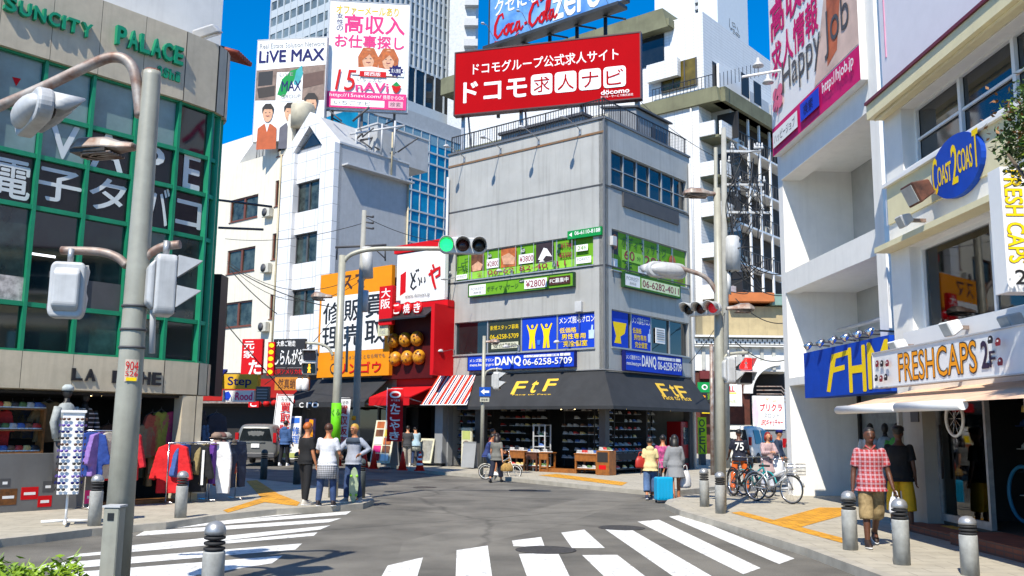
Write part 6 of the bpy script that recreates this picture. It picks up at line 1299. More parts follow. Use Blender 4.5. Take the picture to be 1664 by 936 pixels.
# blue sign with its spots
fr_ = Fh.rect(1306, 580, 1443, 641, .5); FB = mat('blue_fabric', hx('0f45b4'), .7, var=.1, scale=3, spec=.2)
sg = sign('shop_sign', 'blue fabric sign with tall yellow letters on the white tower', Fh, ('m', fr_[0], fr_[1] + .15, zs0_, zs1_ - .02), [('p', [(.3, .9), (.38, .15), (.58, .12), (.58, .22), (.43, .25), (.41, .42), (.53, .4), (.53, .5), (.39, .53), (.345, .92)], YEL), ('t', 'H', .58, .1, .76, .95, YEL, .03), ('t', 'M', .79, .08, .99, .92, YEL, .03)], FB, .0, .5)
for i in range(6):
    px, py = 1291 + i * 19.5, 583 - i * 4.4; p = Fh.w(Fh.hit(px + 6, py, .8)[0], zs1_ + .12, .55)
    t = thing('sign_spotlight', 'small chrome spotlight over the blue fabric sign, number %s from the left' % ('one', 'two', 'three', 'four', 'five', 'six')[i], 'lamp', p, Fh.rz, 'spotlights over the blue sign')
    MB(DGREY).tube([(0, .5, 0), (0, .0, .02)], .02, 6).build('arm', t); k = MB(CHROME); k.T = MX.Rotation(rad(-50), 4, 'X'); k.lathe([(.04, .1), (.06, .05), (.08, -.08)], 10); k.build('lamp_head', t)
# entrance and its clothes
hp(MB(mat('grey_shutter_panel', hx('7d8488'), .5, .2, var=.08)).box(.05, uN0 - .1, DEP - .06, DEP - .005, .12, zs0_ + .38), 'shutter'); k = MB(BLACK).box(H_(1361, 700)[0] if False else .02, .12, DEP - .14, DEP - .07, .12, zs0_ + .38); hp(k, 'door_frame')
hp(MB(mat('glass_grey', (.25, .27, .28), .1, var=.2)).box(.5, uN0 - .5, DEP - .1, DEP - .065, .25, zs0_), 'glass_door')
for i, (px, py, c, lb2) in enumerate(((1396, 716, 'd8d8dc', 'mannequin in white with a red jacket at the white tower entrance'), (1418, 714, '8fa4b8', 'mannequin in pale blue at the white tower entrance'), (1436, 722, '4fa04a', 'mannequin in green at the near end of the white tower entrance'))):
    p = G(px, 812 + i * 4, .12); p = V((p.x + .35 + i * .02, p.y, 1.02)); t = mannequin(lb2, Fac(p, Fh.u), 0, 0, 0, cloth('cloth_m' + c, c), cloth('white_denim', 'd0d0d4'), None)
    t.location = p; t.rotation_euler[2] = -.5
    if i == 0: k = MB(cloth('scarlet_cloth', 'c8141e')); k.rings([((0, -.05, -.05), .16, .12), ((0, -.05, .2), .15, .13), ((0, -.04, .5), .13, .12)]); k.build('vest', t)
    MB(DGREY).tube([(0, 0, -.9), (0, 0, -.1)], .02, 6).build('stand', t)
# ================================================================= cap shop
fb = G(1479, 839, .3); Fc = Fac(fb, V((.0149, -.9999, 0))); fb = Fc.w(Fc.hit(1441, 300)[0]); Fc = Fac(fb, Fc.u)
ct = thing('cap_shop', 'white and cream building with big windows over the cap shop at the right edge', 'building', fb)
def cpp(mb, name): return fp(mb, name, ct, Fc)
C_ = lambda x, y, o=0: Fc.hit(x, y, o)
uc1 = 15; ZC = 17
w1z0, w1z1 = C_(1531, 241)[1], C_(1550, 108)[1]; w1 = (C_(1463, 175)[0], C_(1463, 175)[0] + 8, w1z0, w1z1)
w2z0, w2z1 = C_(1555, 522)[1], C_(1548, 370)[1]; w2 = (C_(1477, 400)[0], C_(1477, 400)[0] + 4.6, w2z0, w2z1)
zG = C_(1550, 632)[1]
wall(Fc, uc1, [w1, w2], zG, w1z1 + .3, RW, .4, ct)
cpp(MB(LIL).box(0, uc1, .02, .4, w1z1 + .302, ZC), 'upper_wall')
cpp(MB(mat('faded_pink', hx('d898b4'), .6)).box(.22, .25, .0, .018, w1z1 + 1.2, ZC), 'pink_trim')
# lit eave over the upper window
cpp(MB(RC).prism([(.0, w1z1 + .02), (uc1, w1z1 + .02), (uc1, w1z1 + .3), (.0, w1z1 + .3)], -.32, -.002), 'eave'); cpp(MB(mat('maroon_edge', hx('6a1c30'), .5)).box(0, uc1, -.36, .018, w1z1 + .304, w1z1 + .36), 'eave_edge')
cpp(MB(RC).tube([(.1, -.2, w1z1 + .0), (uc1, -.2, w1z1 + .0)], .03, 6), 'tube_trim')
window(Fc, ct, w1, 5, .3, GLASS, 2, WHITE, .045); 
cpp(MB(RC).box(0.05, uc1, -.03, -.002, C_(1540, 318)[1], w1z0 - .08), 'cream_band')
cpp(MB(WHITE).box(0, uc1, -.1, -.032, w1z0 - .12, w1z0 - .055), 'sill_band')
for k_ in range(7): cpp(MB(LIL).box(k_ * 2.2 - .01, k_ * 2.2 + .012, -.034, -.031, C_(1540, 318)[1], w1z0 - .13), 'panel_joint')
zh2 = w2z1 + .02; cpp(MB(RC).box(0, uc1, -.3, -.002, zh2, zh2 + .1), 'window_hood')
# shop window on the first floor, clear glass with stock behind
cpp(MB(mat('room_wall', hx('6d7472'), .8)).box(w2[0] - .3, w2[1] + .3, 2.4, 2.5, w2z0 - .3, w2z1 + .3), 'room_wall'); cpp(MB(mat('room_ceiling', hx('8c9090'), .8)).box(w2[0] - .3, w2[1] + .3, .402, 2.4, w2z1 + .31, w2z1 + .4), 'room_ceiling'); cpp(MB(DGREY).box(w2[0] - .3, w2[1] + .3, .402, 2.4, w2z0 - .35, w2z0 - .25), 'room_floor')
cpp(MB(RGY).box(w2[0] - .35, w2[0] - .3, .402, 2.4, w2z0 - .25, w2z1 + .3), 'room_side')
f = MB(WHITE); 
f.box(w2[0], w2[0] + .07, .2, .32, w2z0, w2z1).box(w2[1] - .07, w2[1], .2, .32, w2z0, w2z1).box(w2[0] + .07, w2[1] - .07, .2, .32, w2z0, w2z0 + .07).box(w2[0] + .07, w2[1] - .07, .2, .32, w2z1 - .07, w2z1).box((w2[0] + w2[1]) / 2 - .03, (w2[0] + w2[1]) / 2 + .03, .22, .3, w2z0 + .07, w2z1 - .07)
o = cpp(f, 'window_frame'); MB(clear_glass()).box(w2[0] + .02, w2[1] - .02, .255, .265, w2z0 + .02, w2z1 - .02).build('pane', o)
cpp(MB(WHITE).box(w2[0] - .1, uc1, -.14, -.002, w2z0 - .3, w2z0 - .02), 'sill')
for i, (u, z, kd, c, w, h, lb2) in enumerate(((.7, .1, 'shirt', '8fb83a', .8, 1.5, 'lime green banner like shirt in the left of the first floor shop window'), (1.3, -.1, 'jacket', '2c3034', .6, 1.3, 'dark jacket in the first floor shop window'), (1.75, 0, 'shirt', 'd8dadc', .6, 1.2, 'white sports vest in the middle of the first floor shop window'),
                                          (2.35, .2, 'jacket', 'a01424', .8, 1.2, 'dark red jacket in the first floor shop window'), (2.6, -.6, 'shirt', 'd8701c', .6, .9, 'orange shirt low in the first floor shop window'), (3.2, .1, 'shirt', 'b8182a', .7, 1.1, 'bright red shirt at the right of the first floor shop window'))):
    t = thing('window_garment', lb2, 'clothing', Fc.w(w2[0] + u, w2z1 - .45 + z, -.5), Fc.rz + .3, 'clothes in the first floor shop window'); drape(garment(kd, cloth('cloth_' + c, c), w, h).build('cloth', t)); MB(DGREY).tube([(-.16, 0, -.05), (0, 0, .04), (.16, 0, -.05)], .01, 5).tube([(0, 0, .04), (0, 0, .3)], .008, 5).build('hanger', t)
# oval sign on the cream band
oq = Fc.rect(1513, 300, 1597, 236, .05); a_, b2_ = C_(1513, 268, .1), C_(1597, 268, .1); zc = C_(1555, 268, .1)[1]; rx, rz_ = (b2_[0] - a_[0]) / 2, .5
t = thing('oval_sign', 'blue oval sign with yellow letters on the cream band of the right building', 'sign', Fc.w((a_[0] + b2_[0]) / 2, zc, .05), Fc.rz)
k = MB(mat('cobalt_sign', hx('1446b0'), .5, spec=.2)); k.prism([(rx * cos(i * pi / 16), rz_ * sin(i * pi / 16)) for i in range(32)], -.06, .04); k.build('panel', t)
k = MB(YEL); k.ms = []
wds = [('C', .2, -.3, .3), ('OAST', .55, -.2, .12), ('2', .22, -.28, .34), ('COAS', .55, -.16, .2), ('T', .2, -.2, .38)]; x = -rx * .93
for w_, l_, z0, z1 in wds:
    lw = l_ * rx * 1.86 / 1.72; txt(k, w_, x, z0, x + lw * .94, z1, -.065, YEL, .05); x += lw
k.build('lettering', t)
# rusty floodlight, small white lamps
def flood(label, px, py, off, s, m, out=.5):
    u, z = C_(px, py, off); t = thing('floodlight', label, 'lamp', Fc.w(u, z, off), Fc.rz); k = MB(m); k.T = MX.Rotation(rad(25), 4, 'X'); k.side([(-.2 * s, -.25 * s), (.2 * s, -.16 * s), (.2 * s, .16 * s), (-.2 * s, .25 * s)], -.3 * s, .3 * s); bevel(k.build('housing', t), .02)
    k = MB(mat('lamp_glass', (.5, .52, .5), .2)); k.T = MX.Rotation(rad(25), 4, 'X'); k.box(-.25 * s, .25 * s, -.215 * s, -.202 * s, -.2 * s, .2 * s); k.build('lens', t); MB(RUST).box(-.03, .03, .1, off * .9, -.03, .03).build('arm', t)
flood('rusty brown floodlight box beside the blue oval sign', 1492, 312, .4, .75, mat('rust_brown', hx('6a4030'), .7, var=.4, scale=6)); flood('white floodlight box under the cream eave beside the column', 1470, 358, .4, .45, LGREY)
flood('white floodlight over the middle of the cap sign', 1546, 532, .4, .5, WHITE); flood('white floodlight over the left end of the cap sign', 1460, 562, .4, .5, WHITE); flood('white floodlight over the right end of the cap sign', 1644, 522, .4, .5, LGREY)
# the cap sign
so_ = .55; cr_ = Fc.rect(1420, 577, 1664, 604, so_ + .15); zt_ = C_(1420, 575, so_ + .15)[1]; zb_c = C_(1421, 630, so_ + .15)[1]; ur_ = C_(1664, 560, so_ + .15)[0] + .6; ul_ = C_(1420, 600, so_ + .15)[0]
crr = (ul_, ur_, zb_c, zt_); jo = so_ + .15
def K(q): f = pxi(Fc, jo, q, crr); return f[0], f[2]
cap = lambda x, y, c, s=1: [('e', x, y, .016 * s, .11 * s, c), ('p', [(x - .018 * s, y + .03 * s), (x + .018 * s, y + .03 * s), (x + .014 * s, y + .13 * s), (x - .014 * s, y + .13 * s)], c), ('e', x, y - .01, .006 * s, .03 * s, WHITE)]
CR = mat('cap_red_print', hx('8a1c2a'), .6); CB = mat('cap_dark_print', hx('1c1418'), .6)
x0_, x1_ = K((1460, 590, 1589, 600)); xf0, xf1 = K((1596, 580, 1620, 600)); items = [('o', 'FRESH', x0_, .14, x0_ + (x1_ - x0_) * .5, .9, ORG, CB, .05), ('o', 'CAPS', x0_ + (x1_ - x0_) * .535, .14, x1_, .88, ORG, CB, .05), ('t', '2', xf0, .2, xf0 + (xf1 - xf0) * .5, .8, mat('purple_ink', hx('2a1438'), .5), .05), ('t', 'F', xf0 + (xf1 - xf0) * .6, .45, xf1, .8, mat('purple_ink', hx('2a1438'), .5), .03)]
for i, (px, dy) in enumerate(((1427, .3), (1436, .32), (1446, .34), (1428, .72), (1437, .76), (1446, .74))): items += cap(K((px, 590, px + 1, 600))[0], dy, CR if i % 2 == 0 else CB, .8)
for px, dy in ((1623, .2), (1637, .28), (1640, .72)): items += cap(K((px, 590, px + 1, 600))[0], dy, CR if px > 1625 else CB, .75)
sign('shop_sign', 'long white cap shop sign with orange letters and printed caps', Fc, ('m', *crr), items, WHITE, so_, .15, frame=LGREY, fw=.02)
# projecting vertical sign that faces the street
pa = C_(1640, 400)[0]; Ys = 11.3; pl = AT(1625, 283, Ys); pbt = AT(1634, 474, Ys); pw = 1.25
Fp = Fac(V((pl.x + .0, Ys + .3, 0)), V((1, 0, 0)))
ps = sign('projecting_sign', 'white vertical sign with yellow turned letters projecting at the right edge of the view', Fp, ('m', 0, pw, pbt.z, pl.z + .1), [], WHITE, 0, .3)
k = MB(YEL); k.ms = []; hgt = pl.z + .1 - pbt.z
for M_, w_ in ((0, 0),):
    k.T = MX.Translation((.15, -.004, hgt - .05)) @ MX.Rotation(rad(90), 4, 'Y')
    for m_, bd, yy in ((mat('brown_ink', hx('4a2118'), .5), .06, -.002), (YEL, .03, -.005)): txt(k, 'FRESH CAPS', 0, -.11, hgt - .42, .11, yy, m_, bd, 0, 0)
k.T = None; txt(k, '2F', .1, .1, .4, .28, -.006, BLACK, .02); k.build('lettering', ps)
# awning with white rollers
yo = 1.35; r0 = Fc.hit(1362, 665, yo); r1 = Fc.hit(1457, 660, yo); r2 = Fc.hit(1564, 648, yo)
t = thing('roller_awning', 'faded red awning with two white roller tubes over the cap shop door', 'awning', Fc.w(0, r1[1]), Fc.rz)
cw_ = mat('faded_red_canvas', hx('dcb89c'), .8, var=.12); zz = r1[1]; zw = C_(1550, 628)[1]
MB(cw_).add([(r0[0], -yo, .02), (r2[0] + 3, -yo, .02), (r2[0] + 3, 0, zw - zz), (max(r0[0], .02), 0, zw - zz)], [(0, 1, 2, 3)]).build('canvas', t)
for a_, b_2, n_ in ((r0[0], r1[0] - .03, 0), (r1[0] + .03, r2[0], 1)): k = MB(WHITE); k.T = MX.Translation((0, -yo, -.02)); k.tube([(a_, 0, 0), (b_2, 0, 0)], .072, 12); k.build('roller_tube', t)
k = MB(WHITE).tube([(r2[0] + .1, -.1, -.3), (r2[0] + .6, -.75, .0), (r2[0] + 2.6, -.9, .35)], .045, 6); k.build('arm', t)
# ground floor
up0, up1 = C_(1449, 800)[0], C_(1503, 800)[0]
cpp(MB(mat('cream_pier', hx('bdb7a4'), .7, var=.06, streak=.15)).box(.0, C_(1470, 800)[0], -.04, .5, .12, zG - .01), 'pier'); cpp(MB(mat('taupe_pier', hx('a19c92'), .7, var=.06, streak=.15)).box(C_(1470, 800)[0] + .03, up1, .02, .5, .12, zG - .01), 'pier')
ug = C_(1582, 800)[0]
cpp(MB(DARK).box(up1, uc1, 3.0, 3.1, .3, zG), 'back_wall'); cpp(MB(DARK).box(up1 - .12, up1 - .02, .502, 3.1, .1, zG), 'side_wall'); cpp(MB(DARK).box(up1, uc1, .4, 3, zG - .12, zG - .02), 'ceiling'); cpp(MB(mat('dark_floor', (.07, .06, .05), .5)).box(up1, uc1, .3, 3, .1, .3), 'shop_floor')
f = MB(STEEL); f.box(up1, up1 + .06, .25, .33, .3, zG - .12).box(ug - .06, ug, .25, .33, .3, zG - .12).box(up1 + .06, ug - .06, .25, .33, .3, .42).box(up1 + .06, ug - .06, .25, .33, zG - .2, zG - .12)
o = cpp(f, 'shop_window_frame'); MB(clear_glass()).box(up1 + .03, ug - .03, .28, .29, .35, zG - .15).build('pane', o)
MB(BLACK).tube([(up1 + .25, .2, 1.0), (up1 + .25, .2, 1.9)], .02, 6).build('door_handle', o)
cpp(MB(LGREY).box(C_(1655, 700)[0], C_(1655, 700)[0] + .12, .1, .3, .3, zG - .05), 'door_post')
brk = tiles('brick_step', hx('8a4a30'), hx('5a4038'), .22, .07, .8, rot=True, var=.2, mort=.01)
cpp(MB(brk).box(up1 - .2, ug, -.35, .28, .12, .24).box(ug + .2, uc1, -.5, .3, .12, .3), 'brick_step'); cpp(MB(mat('yellow_edge', hx('c8902a'), .7)).box(up1 + .4, ug - .4, .05, .24, .242, .25), 'mat')
cpp(MB(DGREY).box(C_(1480, 690)[0], C_(1480, 690)[0] + .3, -.0, .018, 1.95, 2.15), 'wall_plate')
q = random.Random(11)
sh2 = thing('cap_shelf', 'dark cap shelves inside the cap shop window', 'shelf', Fc.w(up1 + .3, .3, -1.6), Fc.rz)
k = MB(mat('shelf_grey', (.12, .12, .12), .6))
for r in range(6): k.box(0, 2.6, 0, .35, .4 + r * .38, .43 + r * .38)
k.build('shelves', sh2)
cc_ = ['1c1c20', '7a1c24', '2a4a8a', 'd8d8d8', '3a3a3a', 'c8b060', '5a2a6a']
for r in range(6):
    for i in range(7):
        c = q.choice(cc_); solo('cap', MB(cloth('capc_' + c, c)).rings([((0, 0, 0), .1, .11), ((0, 0, .07), .095, .1), ((0, 0, .12), .04, .05)], 10).rings([((0, -.1, .0), .08, .09), ((0, -.1, .012), .08, .09)], 10), 'cap on the shelves inside the cap shop window', 'cap', Fc.w(up1 + .5 + i * .36, .75 + r * .38, -1.55), Fc.rz, 'caps on the shop shelves')
for i in range(10):
    u = ug + .3 + (i % 5) * .45; z = 2.6 - (i // 5) * .5; m_ = [WHITE, cloth('capc_c8b060', 'c8b060'), cloth('capc_2a4a8a', '2a4a8a'), DGREY][i % 4]
    solo('cap', MB(m_).rings([((0, 0, 0), .12, .13), ((0, 0, .08), .11, .12), ((0, 0, .14), .05, .05)], 10).tube([(0, 0, .14), (0, 0, .4)], .006, 4), 'cap hung in the dark open door of the cap shop', 'cap', Fc.w(u, z, -.8), Fc.rz, 'caps hung in the shop door')
t = thing('bicycle_wheel', 'white bicycle wheel hung above the dark shop door', 'wheel', Fc.w(ug - .15, C_(1605, 680)[1], .15), Fc.rz)
def ring(k, c, R, r, axis='y', n=28, m=6):
    pts = [(c[0] + R * cos(2 * pi * i / n), c[1], c[2] + R * sin(2 * pi * i / n)) for i in range(n + 1)] if axis == 'y' else [(c[0], c[1] + R * cos(2 * pi * i / n), c[2] + R * sin(2 * pi * i / n)) for i in range(n + 1)]
    return k.tube(pts, r, m, False)
ring(MB(WHITE), (0, 0, 0), .27, .025).build('rim', t); k = MB(CHROME)
for i in range(10): k.tube([(0, 0, 0), (.26 * cos(i * pi / 5), 0, .26 * sin(i * pi / 5))], .004, 4)
k.build('spokes', t)
cpp(MB(mat('blue_case', hx('2a6ac0'), .4, var=.3, scale=12)).box(ug + .5, ug + 1.7, .9, 1.0, 1.45, 1.8), 'blue_display')
ring(MB(mat('teal_hoop', hx('2a7aa0'), .5)), (0, 0, 0), .42, .03).build; 
k = MB(mat('teal_hoop', hx('2a7aa0'), .5)); ring(k, (0, 0, 0), .42, .03); solo('hoop', k, 'teal hoop leaning low behind the cap shop glass', 'hoop', Fc.w(up1 + 1.6, .85, -.8), Fc.rz)
# street tree at the right edge and the plant in the near corner
def leaves(k, c, R, n, s, rn, squash=1):
    for _ in range(n):
        d = V((rn.gauss(0, 1), rn.gauss(0, 1), rn.gauss(0, 1))).normalized() * (R * rn.random() ** .4); d.z *= squash; p = V(c) + d
        a = V((rn.uniform(-1, 1), rn.uniform(-1, 1), rn.uniform(-.7, .7))).normalized(); b = a.cross(V((rn.uniform(-1, 1), rn.uniform(-1, 1), 1))).normalized(); L = s * rn.uniform(.7, 1.3)
        k.add([p - a * L, p + b * L * .45 - V((0, 0, L * .1)), p + a * L, p - b * L * .45 - V((0, 0, L * .1))], [(0, 1, 2, 3)])
rn = random.Random(21)
t = thing('street_tree', 'leafy green street tree reaching into the view at the upper right', 'tree', (6.35, 9.2, .12))
BARK = mat('tree_bark', (.12, .09, .06), .9, var=.3, bump=.6, bscale=20)
MB(BARK).tube([(0, 0, 0), (.05, 0, 1.6), (-.05, .05, 3.2), (-.1, 0, 5.2)], [.13, .11, .08, .04]).tube([(-.05, .05, 3), (-.7, .1, 3.9), (-1.1, .2, 4.6)], [.06, .04, .015]).tube([(0, 0, 2.6), (.6, .3, 3.6), (.9, .5, 4.5)], [.06, .04, .015]).build('trunk', t)
LEAF = [mat('leaf_green', hx('64882a'), .5, var=.35, scale=6, col2='7a8a2a'), mat('leaf_dark', hx('3c5a1a'), .55, var=.3, scale=6), mat('leaf_rust', hx('8a5a24'), .6, var=.3)]
k = MB(LEAF[0]); k.ms = []
for i in range(72):
    d = V((rn.gauss(0, 1), rn.gauss(0, 1), rn.gauss(0, 1))).normalized() * rn.random() ** .5; c = V((-.2 + d.x * 1.05, d.y * .9, 4.85 + d.z * .72)); k.m(LEAF[0 if rn.random() < .6 else 1]); leaves(k, c, .3, 190, .036, rn, .85)
k.m(LEAF[2]); leaves(k, (-1.1, -.2, 4.9), .5, 90, .034, rn)
k.build('crown', t)
p = G(8, 1075, 0); t = thing('planter_plant', 'bright yellow green bushy plant in the near left corner', 'plant', (p.x, p.y, 0))
LF = mat('yellow_green_blade', hx('8aa81e'), .5, var=.3, scale=5, col2='4a6a14'); k = MB(LF)
for i in range(26):
    c = (rn.gauss(0, .28), rn.gauss(0, .25), rn.uniform(.45, .72)); leaves(k, c, .15, 70, .034, rn, .8)
for i in range(160):
    a = rn.uniform(0, 2 * pi); l = rn.uniform(.25, .6) ; o_ = V((rn.gauss(0, .28), rn.gauss(0, .25), rn.uniform(.0, .35))); d = V((cos(a) * .5, sin(a) * .5, rn.uniform(.5, 1.2))).normalized(); w = V((-sin(a), cos(a), 0)) * .014; m_ = o_ + d * l * .55; e = o_ + d * l + V((cos(a), sin(a), -.6)) * .1
    k.add([o_ - w * .6, o_ + w * .6, m_ + w, m_ - w, e], [(0, 1, 2, 3), (3, 2, 4)])
k.build('leaves', t); MB(BARK).tube([(0, 0, 0), (0, 0, .4)], .02, 5).build('stem', t)

# ================================================================= signals, poles, wires
SIGW = mat('signal_white', hx('bfc1c2'), .5, .05, var=.1, scale=6, streak=.5)
LENS = {c: mat('lens_' + c, h, .25, emit=e) for c, h, e in (('green', hx('18c860'), 2.2), ('red', hx('e01818'), 2.2), ('darkred', hx('3a0c0c'), 0), ('dimred', hx('c01828'), .25), ('black', hx('0c0c0e'), 0), ('amber', hx('2a1c08'), 0), ('darkgreen', hx('0a2a22'), 0))}
def vsignal(label, loc, rz, lamps, r=.15):
    """three lamp vehicle signal, lenses look along local -y"""
    t = thing('traffic_signal', label, 'traffic light', loc, rz); W_ = r * 2.55
    k = MB(SIGW); n = 12; pts = []
    hw, hh = W_ * 1.5, r * 1.3
    P = [(-hw + hh + hh * cos(a), hh * sin(a)) for a in [pi / 2 + pi * i / n for i in range(n + 1)]] + [(hw - hh + hh * cos(a), hh * sin(a)) for a in [-pi / 2 + pi * i / n for i in range(n + 1)]]
    k.prism(P, -.02, .14); bevel(k.build('housing', t), .03, 2)
    k = MB(SIGW).ball((0, .12, 0), (hw * .93, .14, hh * .9), 16); k.build('back_shell', t)
    for i, c in enumerate(lamps):
        x = (i - 1) * W_; k = MB(LENS[c]); k.T = MX.Translation((x, -.028, 0)) @ MX.Rotation(pi / 2, 4, 'X'); k.lathe([(r, 0), (r * .9, .02), (r * .5, .04), (.001, .05)], 20); k.build('lens', t)
        k = MB(SIGW); m_ = 12; vs = []
        for j in range(m_ + 1):
            a = pi * (-.12 + 1.24 * j / m_); vs += [(x + r * 1.08 * cos(a), -.02, r * 1.08 * sin(a)), (x + r * 1.08 * cos(a), -.04 - .28 * max(0, min(1, .55 + .6 * sin(a))), r * 1.08 * sin(a) + .0)]
        k.add(vs, [(2 * j, 2 * j + 1, 2 * j + 3, 2 * j + 2) for j in range(m_)], True); o = k.build('hood', t); s_ = o.modifiers.new('thick', 'SOLIDIFY'); s_.thickness = .012
    return t
def psignal(label, loc, rz, top, bot, s=1.0):
    t = thing('pedestrian_signal', label, 'pedestrian light', loc, rz); w, h, d = .36 * s, .62 * s, .2 * s
    k = MB(SIGW); k.prism([(-w / 2 + .03, -h / 2), (w / 2 - .03, -h / 2), (w / 2, -h / 2 + .05), (w / 2, h / 2 - .05), (w / 2 - .03, h / 2), (-w / 2 + .03, h / 2), (-w / 2, h / 2 - .05), (-w / 2, -h / 2 + .05)], 0, d); k.side([(d, -h / 2 + .05), (d + .07, -h / 2 + .12), (d + .07, h / 2 - .12), (d, h / 2 - .05)], -w / 2 + .04, w / 2 - .04); bevel(k.build('housing', t), .03, 3)
    for z, c in ((h * .25, top), (-h * .25, bot)):
        f = MB(BLACK if c in ('black', 'darkgreen') else LENS[c] if c != 'green' else LENS['darkgreen']).box(-w * .4, w * .4, -.012, -.001, z - h * .2, z + h * .2); 
        ln = f.build('lens', t)
        if c in ('red', 'green'):
            m_ = WHITE if c == 'red' else mat('amber_man', hx('f0a828'), .4, emit=1.5); k = MB(m_); k.ms = []; k.m(m_); k.add([(.025 * s * cos(i * pi / 6), -.015, z + h * .13 + .025 * s * sin(i * pi / 6)) for i in range(12)], [list(range(12))])
            k.add([(x * s, -.015, z + q * s) for x, q in ((-.045, -.01), (-.02, .05), (.02, .05), (.045, -.01), (.02, -.01), (.04, -.11), (.01, -.11), (0, -.04), (-.01, -.11), (-.04, -.11), (-.02, -.01))][::-1], [list(range(11))]); k.build('walking_man', ln)
        k = MB(SIGW).add([(-w * .46, -.002, z + h * .23), (w * .46, -.002, z + h * .23), (w * .42, -.24 * s, z + h * .17), (-w * .42, -.24 * s, z + h * .17), (-w * .46, -.002, z - h * .12), (w * .46, -.002, z - h * .12)], [(0, 1, 2, 3), (0, 3, 4), (1, 5, 2)]); o = k.build('hood', t); o.modifiers.new('thick', 'SOLIDIFY').thickness = .012
    k = MB(DGREY)
    for z in (-.18, .18): k.box(w / 2, w / 2 + .03, .0, .05, z * s - .03, z * s + .03)
    k.build('latch', t); MB(STEEL).tube([(0, d / 2, h / 2), (0, d / 2, h / 2 + .16 * s)], .035 * s, 6).build('hanger', t); return t
def cobra(label, loc, rz, L=.75, m=None):
    """street lamp head pointing along local -x with a ribbed underside"""
    t = thing('street_lamp', label, 'street lamp', loc, rz); k = MB(RUST); vs = []; st = [(0, .07, .05), (-.15, .1, .07), (-.3, .17, .12), (-L * .8, .19, .13), (-L, .1, .05)]
    for x, w, h in st: vs += [(x, -w, -.02), (x, w, -.02), (x, w * .8, h * .7), (x, w * .3, h), (x, -w * .3, h), (x, -w * .8, h * .7)]
    fs = [(i * 6 + j, i * 6 + (j + 1) % 6, (i + 1) * 6 + (j + 1) % 6, (i + 1) * 6 + j) for i in range(len(st) - 1) for j in range(6)] + [tuple(range(5, -1, -1)), tuple(range(24, 30))]
    k.add(vs, fs); bevel(k.build('shell', t), .02, 2)
    MB(mat('lamp_reflector', hx('4a4238'), .4, .3, var=.3, scale=8)).box(-L * .92, -.25, -.15, .15, -.06, -.022).build('lens', t)
    k = MB(RUST)
    for i in range(3): k.tube([(-.2, -.12 + .05 * i, -.065), (-L * .75 + .1 * i, -.12 + .05 * i, -.07), (-L * .88 + .1 * i, .0, -.07), (-L * .75 + .1 * i, .12 - .05 * i, -.07), (-.2, .12 - .05 * i, -.065)], .012, 5)
    k.build('ribs', t); return t
def curve(pts, n=6):   # smooth polyline through points (Catmull-Rom)
    P = [V(p) for p in pts]; P = [P[0] * 2 - P[1]] + P + [P[-1] * 2 - P[-2]]; o = []
    for i in range(1, len(P) - 2):
        for j in range(n):
            t = j / n; a, b, c, d = P[i - 1:i + 3]; o.append(.5 * ((2 * b) + (c - a) * t + (2 * a - 5 * b + 4 * c - d) * t * t + (3 * b - a - 3 * c + d) * t ** 3))
    return o + [P[-2]]
POLE = mat('signal_pole_grey', hx('a09f92'), .45, .1, var=.1, scale=5, streak=.3)
# (a) the big pole in the left foreground
YA = 9.3; pb = AT(212, 600, YA); base = V((pb.x, YA, .0)); top = AT(238, 116, YA)
A_ = lambda x, y, dy=0: AT(x, y, YA + dy) - base
t = thing('signal_pole', 'tall pale grey signal pole with a bent arm in the left foreground', 'pole', base)
zt = top.z; MB(POLE).tube([(0, 0, 0), (0, 0, 2.0), (0, 0, zt - .05), (0, 0, zt)], [.137, .125, .092, .088], 20).build('shaft', t)
MB(mat('rust_cap', hx('a8583a'), .7, var=.3, scale=9)).tube([(0, 0, zt), (0, 0, zt + .012)], [.089, .08], 18).build('cap', t)
MB(RUST).tube(curve([A_(228, 190), A_(224, 150), A_(218, 116), A_(205, 98), A_(183, 93), A_(150, 104), A_(70, 142), A_(0, 172), A_(-80, 205)]), .058, 12).build('arm', t)
for pl_ in ([A_(206, 432), A_(190, 418), A_(160, 409), A_(100, 407)], [A_(226, 440), A_(238, 418), A_(262, 402), A_(293, 397)]): MB(RUST).tube(curve(pl_), .045, 10).build('side_arm', t)
for y in (500, 538, 567): z = A_(210, y).z; MB(DGREY).lathe([(.13, 0), (.132, .012), (.13, .024)], 18, (0, 0, z)).build('strap', t)
a, b = A_(250, 452, -.02), A_(247, 574, -.02); MB(LGREY).tube([a, b], .032, 8).build('pipe', t)
k = MB(mat('number_label', hx('c8b8a8'), .6, var=.1)); cz_ = A_(221, 603); k.T = MX.Rotation(rad(28), 4, 'Z') ; R_ = .1335
vs = [(R_ * sin(a), -R_ * cos(a), cz_.z + dz) for dz in (-.11, .11) for a in (-.5, -.25, 0, .25, .5)]; k.add(vs, [(i, i + 1, i + 6, i + 5) for i in range(4)]); txt(k, '904', -.06, cz_.z + .0, .06, cz_.z + .09, -.1345, RED, 0); txt(k, '526', -.06, cz_.z - .06, .06, cz_.z - .005, -.1345, RED, 0); k.m(YEL).box(-.05, .05, -.137, -.1335, cz_.z - .105, cz_.z - .07); k.build('number_label', t)
q = AT(176, 826, 8.9); tb = thing('control_box', 'narrow grey control box standing against the big foreground pole', 'cabinet', (q.x, 9.05, 0)); bevel(MB(POLE).box(-.075, .075, -.08, .08, 0, q.z).build('case', tb), .01); MB(LGREY).box(-.085, .085, -.09, .09, q.z + .001, q.z + .02).build('cap', tb); MB(BLACK).box(-.03, .03, -.086, -.081, q.z - .12, q.z - .05).build('switch', tb)
